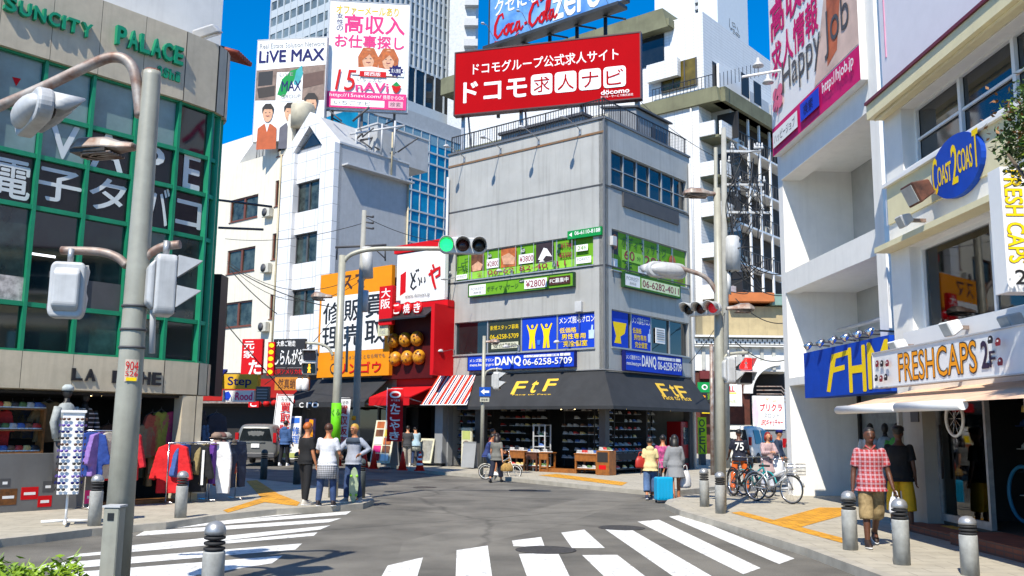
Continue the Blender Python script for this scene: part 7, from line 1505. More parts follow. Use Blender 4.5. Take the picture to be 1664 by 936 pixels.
cobra('rusty brown street lamp head on the big foreground pole', A_(219, 240) + base, rad(-12), .72)
vsignal('white vehicle signal seen from behind under the bent foreground arm', AT(66, 186, YA), rad(130), ['black', 'black', 'black'], .135)
MB(BLACK).tube([AT(20, 160, YA - .08), AT(52, 166, YA - .08), AT(62, 172, YA)], .03, 6)
psignal('white pedestrian signal box seen from behind, left arm of the foreground pole', AT(113, 474, YA), rad(196), 'black', 'black', .92)
psignal('white pedestrian signal box with hoods to the right on the foreground pole', AT(283, 466, YA), rad(118), 'black', 'black', 1.0)
# (b) signal pole behind the three young men
pg = G(541, 808, .12); YB = pg.y; bb_ = V((pg.x, YB, .12)); B_ = lambda x, y: AT(x, y, YB) - bb_
t = thing('signal_pole', 'grey signal pole behind the man in the white T-shirt, its arm carrying the green light', 'pole', bb_)
zt = B_(549, 415).z; MB(POLE).tube([(0, 0, 0), (0.0, 0, zt)], [.115, .085], 16).build('shaft', t)
MB(POLE).tube(curve([B_(553, 445), B_(557, 428), B_(572, 413), B_(605, 405), B_(660, 404), B_(722, 404)]), .055, 10).build('arm', t)
MB(POLE).tube(curve([B_(541, 578), B_(534, 566), B_(520, 559), B_(497, 557)]), .035, 8).build('side_arm', t)
wz = B_(542, 655).z, B_(542, 718).z; MB(mat('lime_wrap', hx('6ac81e'), .5, var=.12, spec=.2)).tube([(0, 0, wz[1]), (0, 0, wz[0])], [.122, .118], 16).build('poster_wrap', t)
k = MB(WHITE); k.ms = []; txt(k, 'くろ', -.08, wz[0] - .3, .1, wz[0] - .14, -.13, BLACK, .02); k.build('wrap_lettering', t)
vsignal('vehicle signal with its green lamp lit, in front of the grey corner building', AT(752, 399, YB), rad(4), ['green', 'darkred', 'black'], .155)
psignal('pedestrian signal with a small amber man lit below the dark upper lens', AT(503, 588, YB), rad(6), 'darkred', 'green', .98)
cobra('rusty street lamp head left of the grey pole, before the orange sign', AT(540, 483, YB), rad(0), .5)
# (c) utility pole
pg = G(577, 770, .12); YC = pg.y; cc0 = V((pg.x, YC, .12)); U_ = lambda x, y, dy=0: AT(x, y, YC + dy) - cc0
t = thing('utility_pole', 'concrete utility pole with insulators in front of the orange sign', 'utility pole', cc0); CONC = mat('concrete_pole', hx('9a9a94'), .8, var=.12, streak=.3)
MB(CONC).tube([(0, 0, 0), U_(581, 600), U_(592, 342)], [.14, .12, .08], 14).build('shaft', t)
k = MB(DGREY)
for y in (350, 360, 369): k.tube([U_(590, y), U_(606, y + 3)], .03, 6); k.ball(U_(606, y + 2), .05, 8)
k.tube([U_(545, 402), U_(628, 398)], .04, 6).tube([U_(548, 400), U_(547, 422)], .03, 6).tube([U_(602, 398), U_(626, 420)], .025, 6).tube([U_(626, 398), U_(626, 424)], .03, 6); k.build('crossarm', t)
MB(SIGW).tube([U_(596, 402), U_(598, 452)], .19, 14).build('transformer', t); MB(LGREY).tube([U_(594, 472), U_(593, 507)], .11, 10).build('junction_box', t)
MB(ORG).tube([U_(578, 676), U_(577, 683)], .135, 12).build('warning_band', t); MB(RED).lathe([(.03, 0), (.03, .05)], 8, tuple(U_(577, 520))).build('clip', t)
MB(CONC).tube([U_(565, 530), U_(563, 605)], .045, 8).build('conduit', t)
# (d) thin pole by the shoe shop
pg = G(782, 772, .12); YD = pg.y; d0 = V((pg.x, YD, .12)); D_ = lambda x, y: AT(x, y, YD) - d0
t = thing('sign_pole', 'thin grey pole with a blue arrow sign in front of the shoe shop', 'pole', d0); MB(POLE).tube([(0, 0, 0), D_(787, 546)], [.075, .06], 12).build('shaft', t)
MB(POLE).tube(curve([D_(787, 612), D_(791, 604), D_(800, 600), D_(816, 600)]), .035, 8).build('arm', t)
s1 = sign('arrow_sign', 'square blue sign with a white left arrow on the thin pole', Fac(AT(779, 644, YD - .12), V((1, 0, 0))), (779, 629, 797, 644), [('p', [(.12, .5), (.45, .18), (.45, .38), (.88, .38), (.88, .62), (.45, .62), (.45, .82)], WHITE)], mat('sign_blue', hx('1450b0'), .5, spec=.2), 0, .02, 'road sign')
sign('plate_sign', 'small pale plate with dark characters below the blue arrow sign', Fac(AT(780, 653, YD - .12), V((1, 0, 0))), (780, 646, 795, 653), [('t', '自転車', .15, .2, .85, .8, BLACK, 0)], mat('pale_plate', hx('b8b8a8'), .5), 0, .02, 'road sign')
psignal('white pedestrian signal seen side on before the charcoal awning', AT(812, 619, YD - .1), rad(80), 'black', 'black', 1.0)
cobra('small rusty street lamp on top of the thin pole', AT(789, 556, YD), rad(180), .5)
# (e) right corner pole
pg = G(1172, 829, .12); YE = pg.y; e0 = V((pg.x, YE, .12)); E_ = lambda x, y, dy=0: AT(x, y, YE + dy) - e0
t = thing('signal_pole', 'tall grey signal pole on the right corner beside the parked bicycles', 'pole', e0); MB(POLE).tube([(0, 0, 0), E_(1170, 620), E_(1165, 306)], [.115, .1, .075], 16).build('shaft', t)
MB(RUST).tube(curve([E_(1170, 512), E_(1166, 480), E_(1148, 452), E_(1120, 440), E_(1086, 431)]), .05, 10).build('arm', t)
MB(POLE).tube(curve([E_(1174, 590), E_(1180, 578), E_(1195, 574), E_(1215, 573)]), .035, 8).build('side_arm', t)
cobra('rusty street lamp head at the top of the right corner pole', AT(1163, 316, YE), rad(4), .72); cobra('rusty street lamp head on the right of the corner pole', AT(1180, 502, YE), rad(180), .6)
vsignal('white vehicle signal seen from behind on the right bent arm', AT(1080, 440, YE), rad(205), ['black', 'black', 'black'], .13)
vsignal('vehicle signal with its red lamp lit on the right corner pole', AT(1140, 502, YE - .1), rad(-38), ['black', 'darkred', 'dimred'], .11)
psignal('pedestrian signal with a red man lit on the right corner pole', AT(1212, 602, YE), rad(14), 'red', 'black', .95); psignal('white pedestrian signal turned to the right street, on the corner pole', AT(1191, 602, YE - .05), rad(100), 'black', 'black', .92)
# (f) utility pole behind it with its tangle
YF = 40; f0_ = AT(1180, 770, YF); f0_ = V((f0_.x, YF, .12)); F_ = lambda x, y, dy=0: AT(x, y, YF + dy) - f0_
t = thing('utility_pole', 'cluttered utility pole with a grey transformer behind the right corner pole', 'utility pole', f0_); MB(CONC).tube([(0, 0, 0), F_(1176, 208)], [.19, .11], 14).build('shaft', t)
MB(SIGW).tube([F_(1190, 384), F_(1190, 388), F_(1190, 440)], [.25, .36, .36], 18).build('transformer', t); MB(SIGW).tube([F_(1183, 444), F_(1183, 478)], .13, 10).build('junction_box', t)
for y, x0, x1 in ((246, 1180, 1236), (300, 1178, 1240), (345, 1178, 1252)): MB(SIGW).box(*sorted((F_(x0, y).x, F_(x1, y).x)), -.06, .06, F_(x0, y).z - .05, F_(x0, y).z + .05).build('crossarm', t)
rn = random.Random(8); k = MB(SIGW)
for i in range(22):
    k = MB(SIGW); c = F_(rn.uniform(1182, 1250), rn.choice((240, 262, 294, 318, 340)), 0); k.tube([c, c + V((0, rn.uniform(-.1, .1), .22))], [.05, .03], 6); k.ball(c, .075, 8); k.build('insulator', t)
k = MB(BLACK)
for i in range(46):
    a = F_(rn.uniform(1178, 1190), rn.uniform(220, 480)); b = F_(rn.uniform(1185, 1262), rn.uniform(230, 470)); m_ = (a + b) / 2 + V((rn.uniform(-.6, .6), rn.uniform(-.5, .5), rn.uniform(-1.0, .1))); k.tube(curve([a, m_, b], 8), rn.choice((.014, .02, .028)), 5, False)
k.build('cable_tangle', t); MB(BLACK).tube([F_(1177, 470), F_(1178, 505)], .12, 8).build('cable_coil', t)
for i, (px, bx_) in enumerate(((1156, 1158), (1163, 1164))):
    pp = AT(bx_, 784, 34 + i); tt = thing('thin_pole', 'thin %s pole just left of the right corner signal pole' % ('brown' if i == 0 else 'grey'), 'pole', (pp.x, 34 + i, .12)); MB(RUST if i == 0 else POLE).tube([(0, 0, 0), AT(px, 560 if i == 0 else 240, 34 + i) - V((pp.x, 34 + i, .12))], .075, 10).build('shaft', tt)
# overhead cables
def cable(a, b, sag, r=.018, lb=None):
    a, b = V(a), V(b); pts = [a.lerp(b, i / 14) - V((0, 0, sag * 4 * (i / 14) * (1 - i / 14))) for i in range(15)]; o = MB(RUB); o.tube([p - a for p in pts], r, 5); solo('overhead_cable', o, lb, 'cable', a)
cable(AT(372, 432, 36), AT(545, 500, 36), .25, .02, 'thick sagging cable from the curved building to the orange sign'); cable(AT(370, 425, 36), AT(590, 445, 36), .9, .012, 'upper thin sagging cable before the white building'); cable(AT(370, 428, 36), AT(592, 452, 36), 1.2, .012, 'lower thin sagging cable before the white building'); cable(AT(372, 436, 36), AT(450, 510, 36), .1, .02, 'short steep cable left of the white building windows')
cable(AT(592, 352, 33), AT(735, 395, 36), .2, .012, 'thin cable from the utility pole towards the grey building'); cable(AT(592, 362, 33), AT(366, 388, 40), .3, .012, 'long thin cable across the white building front')
cable(AT(430, 625, 38), AT(540, 520, 38), .2, .016, 'cable rising behind the pedestrian signal'); cable(AT(362, 520, 34), AT(480, 660, 34), .0, .02, 'straight guy wire slanting down before the red flag sign')
for i, (y0, y1) in enumerate(((395, 420), (425, 455), (470, 500), (540, 560))): cable(AT(1195, y0 + 15, 40), AT(1276, y1 + 25, 40), .35, .022, '%s black cable from the transformer pole to the white tower' % ('top', 'second', 'third', 'lowest')[i])
cable(AT(1120, 590, 36), AT(1180, 505, 40), .1, .014, 'cable from the grey building corner up to the transformer pole'); cable(AT(1041, 165, 44), AT(1178, 262, 40), .3, .014, 'thin cable from the roof shed to the transformer pole')
for i, (x0, y0, x1, y1) in enumerate(((355, 325, 442, 336), (355, 370, 428, 373))): solo('wall_rod', MB(DGREY).tube([(0, 0, 0), AT(x1, y1, 30) - AT(x0, y0, 30)], .04, 6), '%s dark rod sticking out from the curved building' % ('upper', 'lower')[i], 'rod', AT(x0, y0, 30))
solo('blade_sign', MB(BLACK).box(-.1, .1, -.3, .3, -1.6, 1.6), 'dark narrow blade sign on the edge of the curved building', 'sign', AT(354, 545, 24.2))
# ================================================================= bollards
BW = mat('bollard_concrete', hx('a9aaa6'), .75, var=.2, scale=7, streak=.35); BD = mat('dark_bollard', hx('4a5152'), .6, .1, var=.15, scale=6)
def bollard(label, p, h=.85, dark=False, group='steel topped bollards'):
    t = thing('bollard', label, 'bollard', p, 0, group); m = BD if dark else BW; s = h / .85
    MB(m).lathe([(.104, 0), (.104, .56 * s), (.1, .575 * s)], 20).build('post', t)
    k = MB(RUB); 
    for z in (.6, .65, .70): k.lathe([(.075, z * s - .022), (.1, z * s - .012), (.1, z * s + .008), (.075, z * s + .016)], 20)
    k.build('rings', t); MB(BD if dark else STEEL).lathe([(.1, .725 * s), (.102, .76 * s), (.085, .81 * s), (.05, .84 * s), (.001, .85 * s)], 20).build('dome', t); return t
for x, y, lb2, dk in ((153, 854, 'pale bollard beside the sunglasses stand', 0), (293, 841, 'pale bollard in front of the clothes rails', 0), (1145, 823, 'pale bollard left of the right corner pole', 0), (1171, 834, 'pale bollard touching the foot of the right corner pole', 0),
                     (1382, 893, 'pale bollard left of the man in the plaid shirt', 0), (1466, 917, 'pale bollard right of the man in the plaid shirt', 0), (428, 779, 'dark grey bollard in the shade near the car', 1), (482, 787, 'dark grey bollard left of the man in black', 1), (586, 809, 'dark grey bollard beside the blond man', 1)):
    bollard(lb2, G(x, y, .12), .82 if not dk else .9, dk)
p = AT(1571, 838, 11.2); bollard('pale bollard nearest the cap shop at the right edge', (p.x, 11.2, .12), p.z - .12)
p = AT(351, 846, 9.0); bollard('steel domed bollard standing in front of the left crosswalk', (p.x, 9.0, 0), p.z)
solo('wheel_stop', MB(BD).lathe([(.05, 0), (.05, .5), (.04, .52)], 12), 'small dark post behind the teal bicycle', 'post', G(1239, 796, .12))
# ================================================================= cones
CON = mat('cone_red', hx('d8281c'), .55, var=.06, spec=.25)
for x, y, st, lb2 in ((549, 757, 0, 'red cone behind the white T-shirt man'), (592, 760, 0, 'red cone left of the photo menu board'), (607, 762, 0, 'red cone in front of the photo menu board'), (654, 764, 0, 'plain red cone under the red banner'), (682, 765, 1, 'red cone with white stripes before the customers')):
    t = thing('traffic_cone', lb2, 'traffic cone', G(x, y, .12), 0, 'red traffic cones'); MB(CON).lathe([(.16, .03), (.035, .68), (.02, .7)], 18).build('cone', t); MB(CON).box(-.19, .19, -.19, .19, 0, .03).build('base', t)
    if st:
        k = MB(WHITE)
        for z in (.2, .38, .54): r = .16 - .125 * (z - .03) / .65; r2 = .16 - .125 * (z + .05) / .65; k.lathe([(r + .003, z), (r2 + .003, z + .08)], 18)
        k.build('stripes', t)
# ================================================================= bicycles
def bicycle(label, p, rz, fm, R=.33, WB=1.02, basket=None, fat=.017, hand=.0, fender=True, rimm=None, step=True):
    """rear wheel at the origin, front wheel along +x"""
    t = thing('bicycle', label, 'bicycle', p, rz)
    for x in (0, WB):
        w = ring(MB(RUB), (x, 0, R), R - fat, fat).build('wheel', t); ring(MB(rimm or CHROME), (x, 0, R), R - fat * 2.4, .011).build('rim', w)
        k = MB(CHROME); 
        for i in range(14): a = i * pi / 7; k.tube([(x, .02 * (-1) ** i, R), (x + (R - .04) * cos(a), 0, R + (R - .04) * sin(a))], .0025, 3)
        k.tube([(x, -.05, R), (x, .05, R)], .022, 8); k.build('spokes', w)
        if fender:
            k = MB(fm); k.tube([(x + (R + .025) * cos(a), 0, R + (R + .025) * sin(a)) for a in [rad(10 + 150 * i / 12) for i in range(13)]], .018, 5); k.build('mudguard', t)
    B = V((.42, 0, .28)); S = V((.3, 0, .78)); Hd = V((WB - .17, 0, .82)); Hl = V((WB - .12, 0, .62))
    k = MB(fm); k.tube([B, S], .018, 8).tube([B, (0, .05, R)], .012, 6).tube([B, (0, -.05, R)], .012, 6).tube([S - V((0, 0, .12)), (0, .05, R)], .01, 6).tube([S - V((0, 0, .12)), (0, -.05, R)], .01, 6).tube([B, Hl], .022, 8).tube([Hd, Hl], .022, 8)
    k.tube([(.36, 0, .5) if step else S - V((0, 0, .08)), Hl + V((-.05, 0, .12))], .02, 8).tube([Hl, (WB - .02, .05, R + .05), (WB, .05, R)], .013, 6).tube([Hl, (WB - .02, -.05, R + .05), (WB, -.05, R)], .013, 6); k.build('frame', t)
    bevel(MB(RUB).plan([(.16, -.08), (.16, .08), (.3, .04), (.43, .015), (.43, -.015), (.3, -.04)], .8, .85).build('saddle', t), .02, 2)
    k = MB(CHROME).tube([Hd, Hd + V((-.02, 0, .16))], .014, 6).tube(curve([Hd + V((-.2, .27, .17)), Hd + V((-.05, .22, .18)), Hd + V((.0, 0, .17)), Hd + V((-.05, -.22, .18)), Hd + V((-.2, -.27, .17))]), .012, 6); hb = k.build('handlebar', t)
    MB(RUB).tube([Hd + V((-.21, .275, .17)), Hd + V((-.1, .24, .178))], .018, 6).tube([Hd + V((-.21, -.275, .17)), Hd + V((-.1, -.24, .178))], .018, 6).build('grip', hb)
    k = MB(DGREY).tube([(.42, -.07, .28), (.42, .07, .28)], .02, 8).tube([(.42, .07, .28), (.52, .07, .15)], .011, 6).tube([(.42, -.07, .28), (.32, -.07, .41)], .011, 6).box(.47, .57, .07, .16, .14, .16).box(.27, .37, -.16, -.07, .4, .42); k.lathe([(.001, 0), (.09, 0), (.09, .006), (.001, .007)], 16); k.build('crank', t)
    MB(DGREY).tube([(-.02, .06, R), (-.1, .16, .01)], .009, 5).build('kickstand', t)
    if basket:
        k = MB(basket)
        for z in (.66, .74, .82, .9): ring_pts = [(WB + .0, -.16, z), (WB + .28, -.16, z), (WB + .28, .16, z), (WB + .0, .16, z), (WB + .0, -.16, z)]; k.tube(ring_pts, .006, 4)
        for i in range(9): x = WB + .28 * i / 8; k.tube([(x, -.16, .66), (x, -.16, .9)], .004, 4).tube([(x, .16, .66), (x, .16, .9)], .004, 4)
        for i in range(8): y = -.16 + .32 * i / 7; k.tube([(WB, y, .66), (WB, y, .9)], .004, 4).tube([(WB + .28, y, .66), (WB + .28, y, .9)], .004, 4)
        k.box(WB, WB + .28, -.16, .16, .655, .662); k.build('basket', t)
    return t
blkp = mat('black_bike_paint', (.015, .015, .017), .35); teal = mat('teal_bike_paint', hx('138f94'), .35, var=.05); silv = mat('silver_bike_paint', hx('b9bcc0'), .35, .4)
bicycle('black bicycle parked nearest the right corner pole', G(1192, 806, .12), rad(-78), blkp, .34, 1.0, None, .026)
bicycle('teal bicycle parked between the black and the silver one', G(1208, 805, .12), rad(-66), teal, .31, .95, None, .019)
bicycle('silver city bicycle parked on the yellow tactile strip', G(1229, 814, .12), rad(-55), silv, .33, 1.02, CHROME, .017)
cyc = G(789, 779, .0); bicycle('small white wheeled bicycle ridden past the shoe shop', cyc, rad(-4), mat('cream_bike_paint', hx('c8c4b8'), .4), .25, .98, None, .016, rimm=WHITE)
# ================================================================= vehicles
def car(label, p, rz, kind, m, L=4.5, wd=.88, H=1.7):
    """rear end at y=0 looking along -y"""
    t = thing(kind, label, 'car' if kind != 'van' else 'van', p, rz); van = kind == 'van'
    st = [(0, .9, .42, .96, 1.0, .70, H - .18), (.12, .98, .34, 1.0, 1.0, .74, H - .06), (.5, 1, .3, 1.0, 1.0, .76, H), (L * .55, 1, .28, 1, .98, .76, H), (L * (.78 if not van else .84), 1, .28, 1, .97, .62, 1.12 if not van else 1.3), (L * .96, .97, .3, .96, .86, .7, .95 if not van else 1.1), (L, .85, .36, .85, .7, .7, .74)]
    k = MB(m); vs = []
    for y, a, zb, b, zm, c, zt in st:
        h = [(.0, zb), (a * wd * .86, zb), (a * wd, zb + .14), (b * wd, zm), (c * wd, zt - .06), (c * wd - .1, zt), (0, zt)]; h = h + [(-x, z) for x, z in h[-2:0:-1]]; vs += [(x, y, z) for x, z in h]
    n = 12; k.add(vs, [(i * n + j, i * n + (j + 1) % n, (i + 1) * n + (j + 1) % n, (i + 1) * n + j) for i in range(len(st) - 1) for j in range(n)] + [tuple(range(n - 1, -1, -1)), tuple(range((len(st) - 1) * n, len(st) * n))], True)
    o = k.build('body', t); s_ = o.modifiers.new('sub', 'SUBSURF'); s_.levels = s_.render_levels = 2
    for f in o.data.polygons: f.use_smooth = True
    MB(GLASS).add([(-.74 * wd, -.0, 1.07), (.74 * wd, -.0, 1.07), (.6 * wd, .03, H - .2), (-.6 * wd, .03, H - .2)], [(0, 1, 2, 3)]).build('rear_window', t).modifiers.new('thick', 'SOLIDIFY').thickness = .03
    for s in (-1, 1):
        k = MB(GLASS)
        for y0, y1 in ((.5, L * .3), (L * .33, L * .54), (L * .57, L * .7)): k.add([(s * wd * .985, y0, 1.06), (s * wd * .985, y1, 1.06), (s * wd * .82, min(y1, L * .6), H - .22), (s * wd * .82, y0 + .08, H - .22)], [(0, 1, 2, 3)] if s > 0 else [(3, 2, 1, 0)])
        q = k.build('side_window', t); q.modifiers.new('thick', 'SOLIDIFY').thickness = .04
        k = MB(mat('tail_red', hx('b01018'), .3)).box(s * wd * .78, s * wd * .93, -.0, .12, 1.0, 1.4); k.build('tail_light', t)
        MB(mat('head_lens', (.6, .6, .62), .15)).box(s * wd * .5, s * wd * .82, L - .12, L - .01, .66, .8).build('headlight', t)
        for y in (.8, L - .85):
            k = MB(RUB); k.T = MX.Translation((s * (wd - .1), y, .32)) @ MX.Rotation(pi / 2, 4, 'Y'); k.lathe([(.2, -.1), (.31, -.1), (.32, -.06), (.32, .06), (.31, .1), (.2, .1)], 20); w = k.build('wheel', t); k = MB(STEEL); k.T = MX.Translation((s * (wd - .1), y, .32)) @ MX.Rotation(pi / 2, 4, 'Y'); k.lathe([(.001, -.07), (.2, -.08), (.2, .08), (.001, .07)], 16); k.build('rim', w)
        MB(m).box(s * (wd + .02), s * (wd + .2), L * .66, L * .66 + .12, 1.0, 1.16).build('door_mirror', t)
    bevel(MB(mat('bumper_grey', (.08, .08, .085), .5) if not van else m).box(-wd * .9, wd * .9, -.1, .12, .36, .58).build('bumper', t), .04, 2); MB(WHITE).box(-.17, .17, -.012 - .02, .02, .78, .95).build('number_plate', t); MB(CHROME).box(-.4, .4, -.02, .03, .98, 1.01).build('trim', t); MB(DGREY).tube([(-.3, .06, H - .28), (.1, .05, 1.2)], .012, 4).build('wiper', t); return t
p = G(413, 758, 0); car('grey suv seen from behind driving up the left street', (p.x, p.y, 0), rad(4), 'car', mat('car_grey_paint', hx('6f706e'), .4, .2, var=.04), H=1.78, wd=.92)
p = AT(1196, 760, 46); car('white van parked in the right street behind the corner pole', (p.x, 46, 0), rad(-35), 'van', mat('van_white_paint', hx('d4d2cc'), .5, 0, var=.03, spec=.25), 4.6, .88, 1.95)
p = AT(1296, 760, 40); car('silver car half hidden behind the white tower', (p.x, 40, 0), rad(-60), 'car', mat('silver_paint', hx('a8acb0'), .3, .5, var=.04), 4.3, .86, 1.5)

# ================================================================= people
SKIN = {'dark': mat('dark_brown_skin', hx('5a3624'), .5, var=.1, scale=8), 'fair': mat('fair_skin', hx('c78f6c'), .5, var=.08, scale=8), 'tan': mat('tan_skin', hx('b97a54'), .5, var=.08, scale=8)}
def smooth_union(mb, name, parent, m, vox=.014, it=4):
    o = mb.build(name); r = o.modifiers.new('r', 'REMESH'); r.mode = 'VOXEL'; r.voxel_size = vox; r.use_smooth_shade = True
    s = o.modifiers.new('s', 'SMOOTH'); s.iterations = it; s.factor = .5
    dg = bpy.context.evaluated_depsgraph_get(); me = bpy.data.meshes.new_from_object(o.evaluated_get(dg)); old = o.data; o.modifiers.clear(); o.data = me; bpy.data.meshes.remove(old); me.materials.clear(); me.materials.append(m)
    for p in me.polygons: p.use_smooth = True; p.material_index = 0
    o.parent = parent; return o
def person(label, p, rz=0, h=1.72, skin='fair', hair='short', hairm=None, top=None, bottom=None, shoes=None, legs=((0, 0, 2), (0, 0, 2)), arms=((5, 6, 12, 0), (5, 6, 12, 0)), lean=0, sleeve=.5, hem=0, bot_len=1.0, skirt=None, fem=False, head=0, hood=False, group=None, loose=.012, sit=None):
    """faces local -y; legs: (hip forward, knee bend, splay); arms: (forward, out, elbow bend, forearm inwards) in degrees; index 0 = -x side"""
    t = thing('person', label, 'person', p, rz, group); s = h / 1.75; T = MX.Scale(s, 4); J = {}
    def sd(i): return -1 if i == 0 else 1
    lo = 9
    for i in (0, 1):
        f, kn, sp = [rad(a) for a in legs[i]]; hp_ = V((sd(i) * .088, 0, 0)); d1 = V((sd(i) * sin(sp), -sin(f), -cos(f))); kne = hp_ + d1 * .43; d2 = V((sd(i) * sin(sp) * .5, -sin(f - kn), -cos(f - kn))); ank = kne + d2 * .41; J[i] = (hp_, kne, ank, f - kn); lo = min(lo, ank.z)
    zp = (.085 - lo) if sit is None else sit; P = V((0, 0, zp)); up = V((0, -sin(rad(lean)), cos(rad(lean)))); fw_ = V((0, -cos(rad(lean)), -sin(rad(lean))))
    Jp = {i: tuple(P + q for q in J[i][:3]) for i in (0, 1)}
    w = .9 if fem else 1
    prof = [(-.07, .15, .11), (.0, .168 if not fem else .172, .118), (.12, .148 * w, .105), (.2, .15 * w, .106), (.33, .178 * w, .122), (.41, .165 * w, .11), (.46, .115 * w, .085), (.5, .066, .066), (.52, .06, .06)]
    def torso(k, b=0, z0=-.07, z1=.52, flare=0):
        R = [(P + up * z, rx + b, ry + b) for z, rx, ry in prof if z0 - .001 <= z <= z1 + .001]
        if z0 < -.07: R = [(P + up * -.07 + V((0, 0, z0 + .07)), .172 + b + flare, .125 + b + flare)] + R
        if b: R = [(c, rx + max(0, .024 - .16 * max(0, (c - P).z)), ry + max(0, .024 - .16 * max(0, (c - P).z))) for c, rx, ry in R]
        k.rings(R, 16)
    NB = P + up * .5; HC = NB + up * .155 + fw_ * .03
    A = {}
    for i in (0, 1):
        f, o_, e, inn = [rad(a) for a in arms[i]]; S = P + up * .425 + V((sd(i) * .172 * w, 0, 0)); f2 = f + rad(lean) * .5
        d1 = V((sd(i) * sin(o_), -sin(f) * cos(o_), -cos(f) * cos(o_))); E = S + d1 * .285; g = f + e; d2 = V((sd(i) * (sin(o_) * .6 - sin(inn)), -sin(g), -cos(g))).normalized(); Wr = E + d2 * .25; A[i] = (S, E, Wr, d2)
    k = MB(); k.T = T; torso(k)
    k.tube([NB - up * .06, HC - up * .02], [.06, .052], 12); k.ball(HC + up * .014, (.08, .1, .114), 14); k.ball(HC - up * .06 + fw_ * .028, (.052, .058, .056), 10)
    hz_ = rad(head); hr = MX.Rotation(hz_, 3, 'Z')
    k.ball(HC + hr @ (fw_ * .098 - up * .012), (.014, .022, .022), 8)
    for s_ in (-1, 1): k.ball(HC + hr @ V((s_ * .078, .0, -.0)), (.012, .026, .034), 8)
    for i in (0, 1):
        a, b, c = Jp[i]; k.tube([a + V((0, 0, .04)), a - (a - b) * .3, b, b + (c - b) * .32, c], [.085, .082, .053, .053, .037], 12); k.ball(a, .088, 10); k.ball(b, .054, 10)
        S, E, Wr, d2 = A[i]; k.tube([S, S.lerp(E, .4), E, E.lerp(Wr, .35), Wr], [.05, .046, .038, .038, .026], 10); k.ball(S, .056, 10); k.ball(E, .038, 10); k.ball(Wr + d2 * .045, (.022, .034, .045), 8)
        k.ball(c + V((0, -.05, -.045)), (.04, .1, .035), 10)
    body = smooth_union(k, 'body', t, SKIN[skin], .0135)
    # fingers, rooted in the palms, belong to the body mesh
    k = MB(SKIN[skin]); k.T = T
    for i in (0, 1):
        S, E, Wr, d2 = A[i]; pc = Wr + d2 * .06; sx_ = V((0, -1, 0)) - d2 * V((0, -1, 0)).dot(d2); sx_ = sx_.normalized() if sx_.length > .1 else V((1, 0, 0)); pn = d2.cross(sx_) * (1 if i == 0 else -1)
        for q, l in ((-.024, .05), (-.008, .062), (.008, .066), (.024, .058)): a = pc + sx_ * q + d2 * .01; b = a + d2 * l * .55 + pn * .004; c = b + d2 * l * .4 + pn * .022; k.tube([a, b, c], [.0095, .009, .007], 6)
        a = Wr + d2 * .03 + sx_ * .028; k.tube([a, a + d2 * .03 + sx_ * .018, a + d2 * .058 + sx_ * .016 + pn * .01], [.011, .0105, .008], 6)
    fo = k.build('fingers'); bm_v = [v.co.copy() for v in body.data.vertices]; nv = len(bm_v)
    vv = [tuple(v) for v in bm_v] + [tuple(v.co) for v in fo.data.vertices]; ff = [tuple(p_.vertices) for p_ in body.data.polygons] + [tuple(x + nv for x in p_.vertices) for p_ in fo.data.polygons]
    me = bpy.data.meshes.new('body'); me.from_pydata(vv, [], ff); me.materials.append(SKIN[skin]); me.polygons.foreach_set('use_smooth', [True] * len(me.polygons)); body.data = me; bpy.data.objects.remove(fo)
    # face
    for s_ in (-1, 1):
        k = MB(BLACK); k.T = T; k.ball(HC + hr @ (V((s_ * .032, 0, .01)) + fw_ * .083), (.013, .008, .007), 8); k.build('eye', t)
    k = MB(BLACK if hairm is None else hairm); k.T = T
    for s_ in (-1, 1): k.ball(HC + hr @ (V((s_ * .033, 0, .034)) + fw_ * .086), (.02, .007, .005), 8)
    k.build('eyebrows', t); k = MB(mat('lip_tone', hx('8a4640'), .5)); k.T = T; k.ball(HC + hr @ (V((0, 0, -.058)) + fw_ * .084), (.024, .008, .007), 8); k.build('mouth', t)
    # hair
    hm = hairm or mat('black_hair', (.012, .01, .009), .5, var=.2)
    k = MB(hm); c0 = HC + up * .03 + hr @ (fw_ * -.012); k.T = T; n0 = len(k.v); k.ball(c0, (.092, .112, .105), 18)
    for j in range(n0, len(k.v)):
        v = V(k.v[j]) / s - c0; u = V((v.x / .092, v.y / .112, v.z / .105)); lf = hr.inverted() @ u
        lowz = {'short': .1, 'bob': -.5, 'long': -.5, 'shaved': .25}.get(hair, .1)
        if lf.y < -.25 and lf.z < .42: v *= .82
        elif lf.z < lowz - .35 and hair in ('short', 'shaved'): v *= .86
        v *= 1 + (.05 if hair != 'shaved' else .015) * noise.noise(V((v.x * 40, v.y * 40, v.z * 40 + h)))
        if hair == 'shaved': v *= .97 if u.z < .8 else .93
        k.v[j] = (c0 + v) * s
    if hair in ('long', 'bob'):
        z1 = -.34 if hair == 'long' else -.13
        back = hr @ (fw_ * -.035); k.rings([(HC + up * z1 + back * 1.6, .085, .05), (HC + up * (z1 * .5) + back * 1.3, .098, .07), (HC + up * .02 + back, .095, .09)], 14)
        for s_ in (-1, 1): k.tube([HC + hr @ V((s_ * .085, -.02, .05)), HC + hr @ V((s_ * .092, -.03, -.05)), HC + hr @ V((s_ * .085, -.02, max(z1, -.2)))], [.03, .035, .02], 8)
    k.build('hair', t)
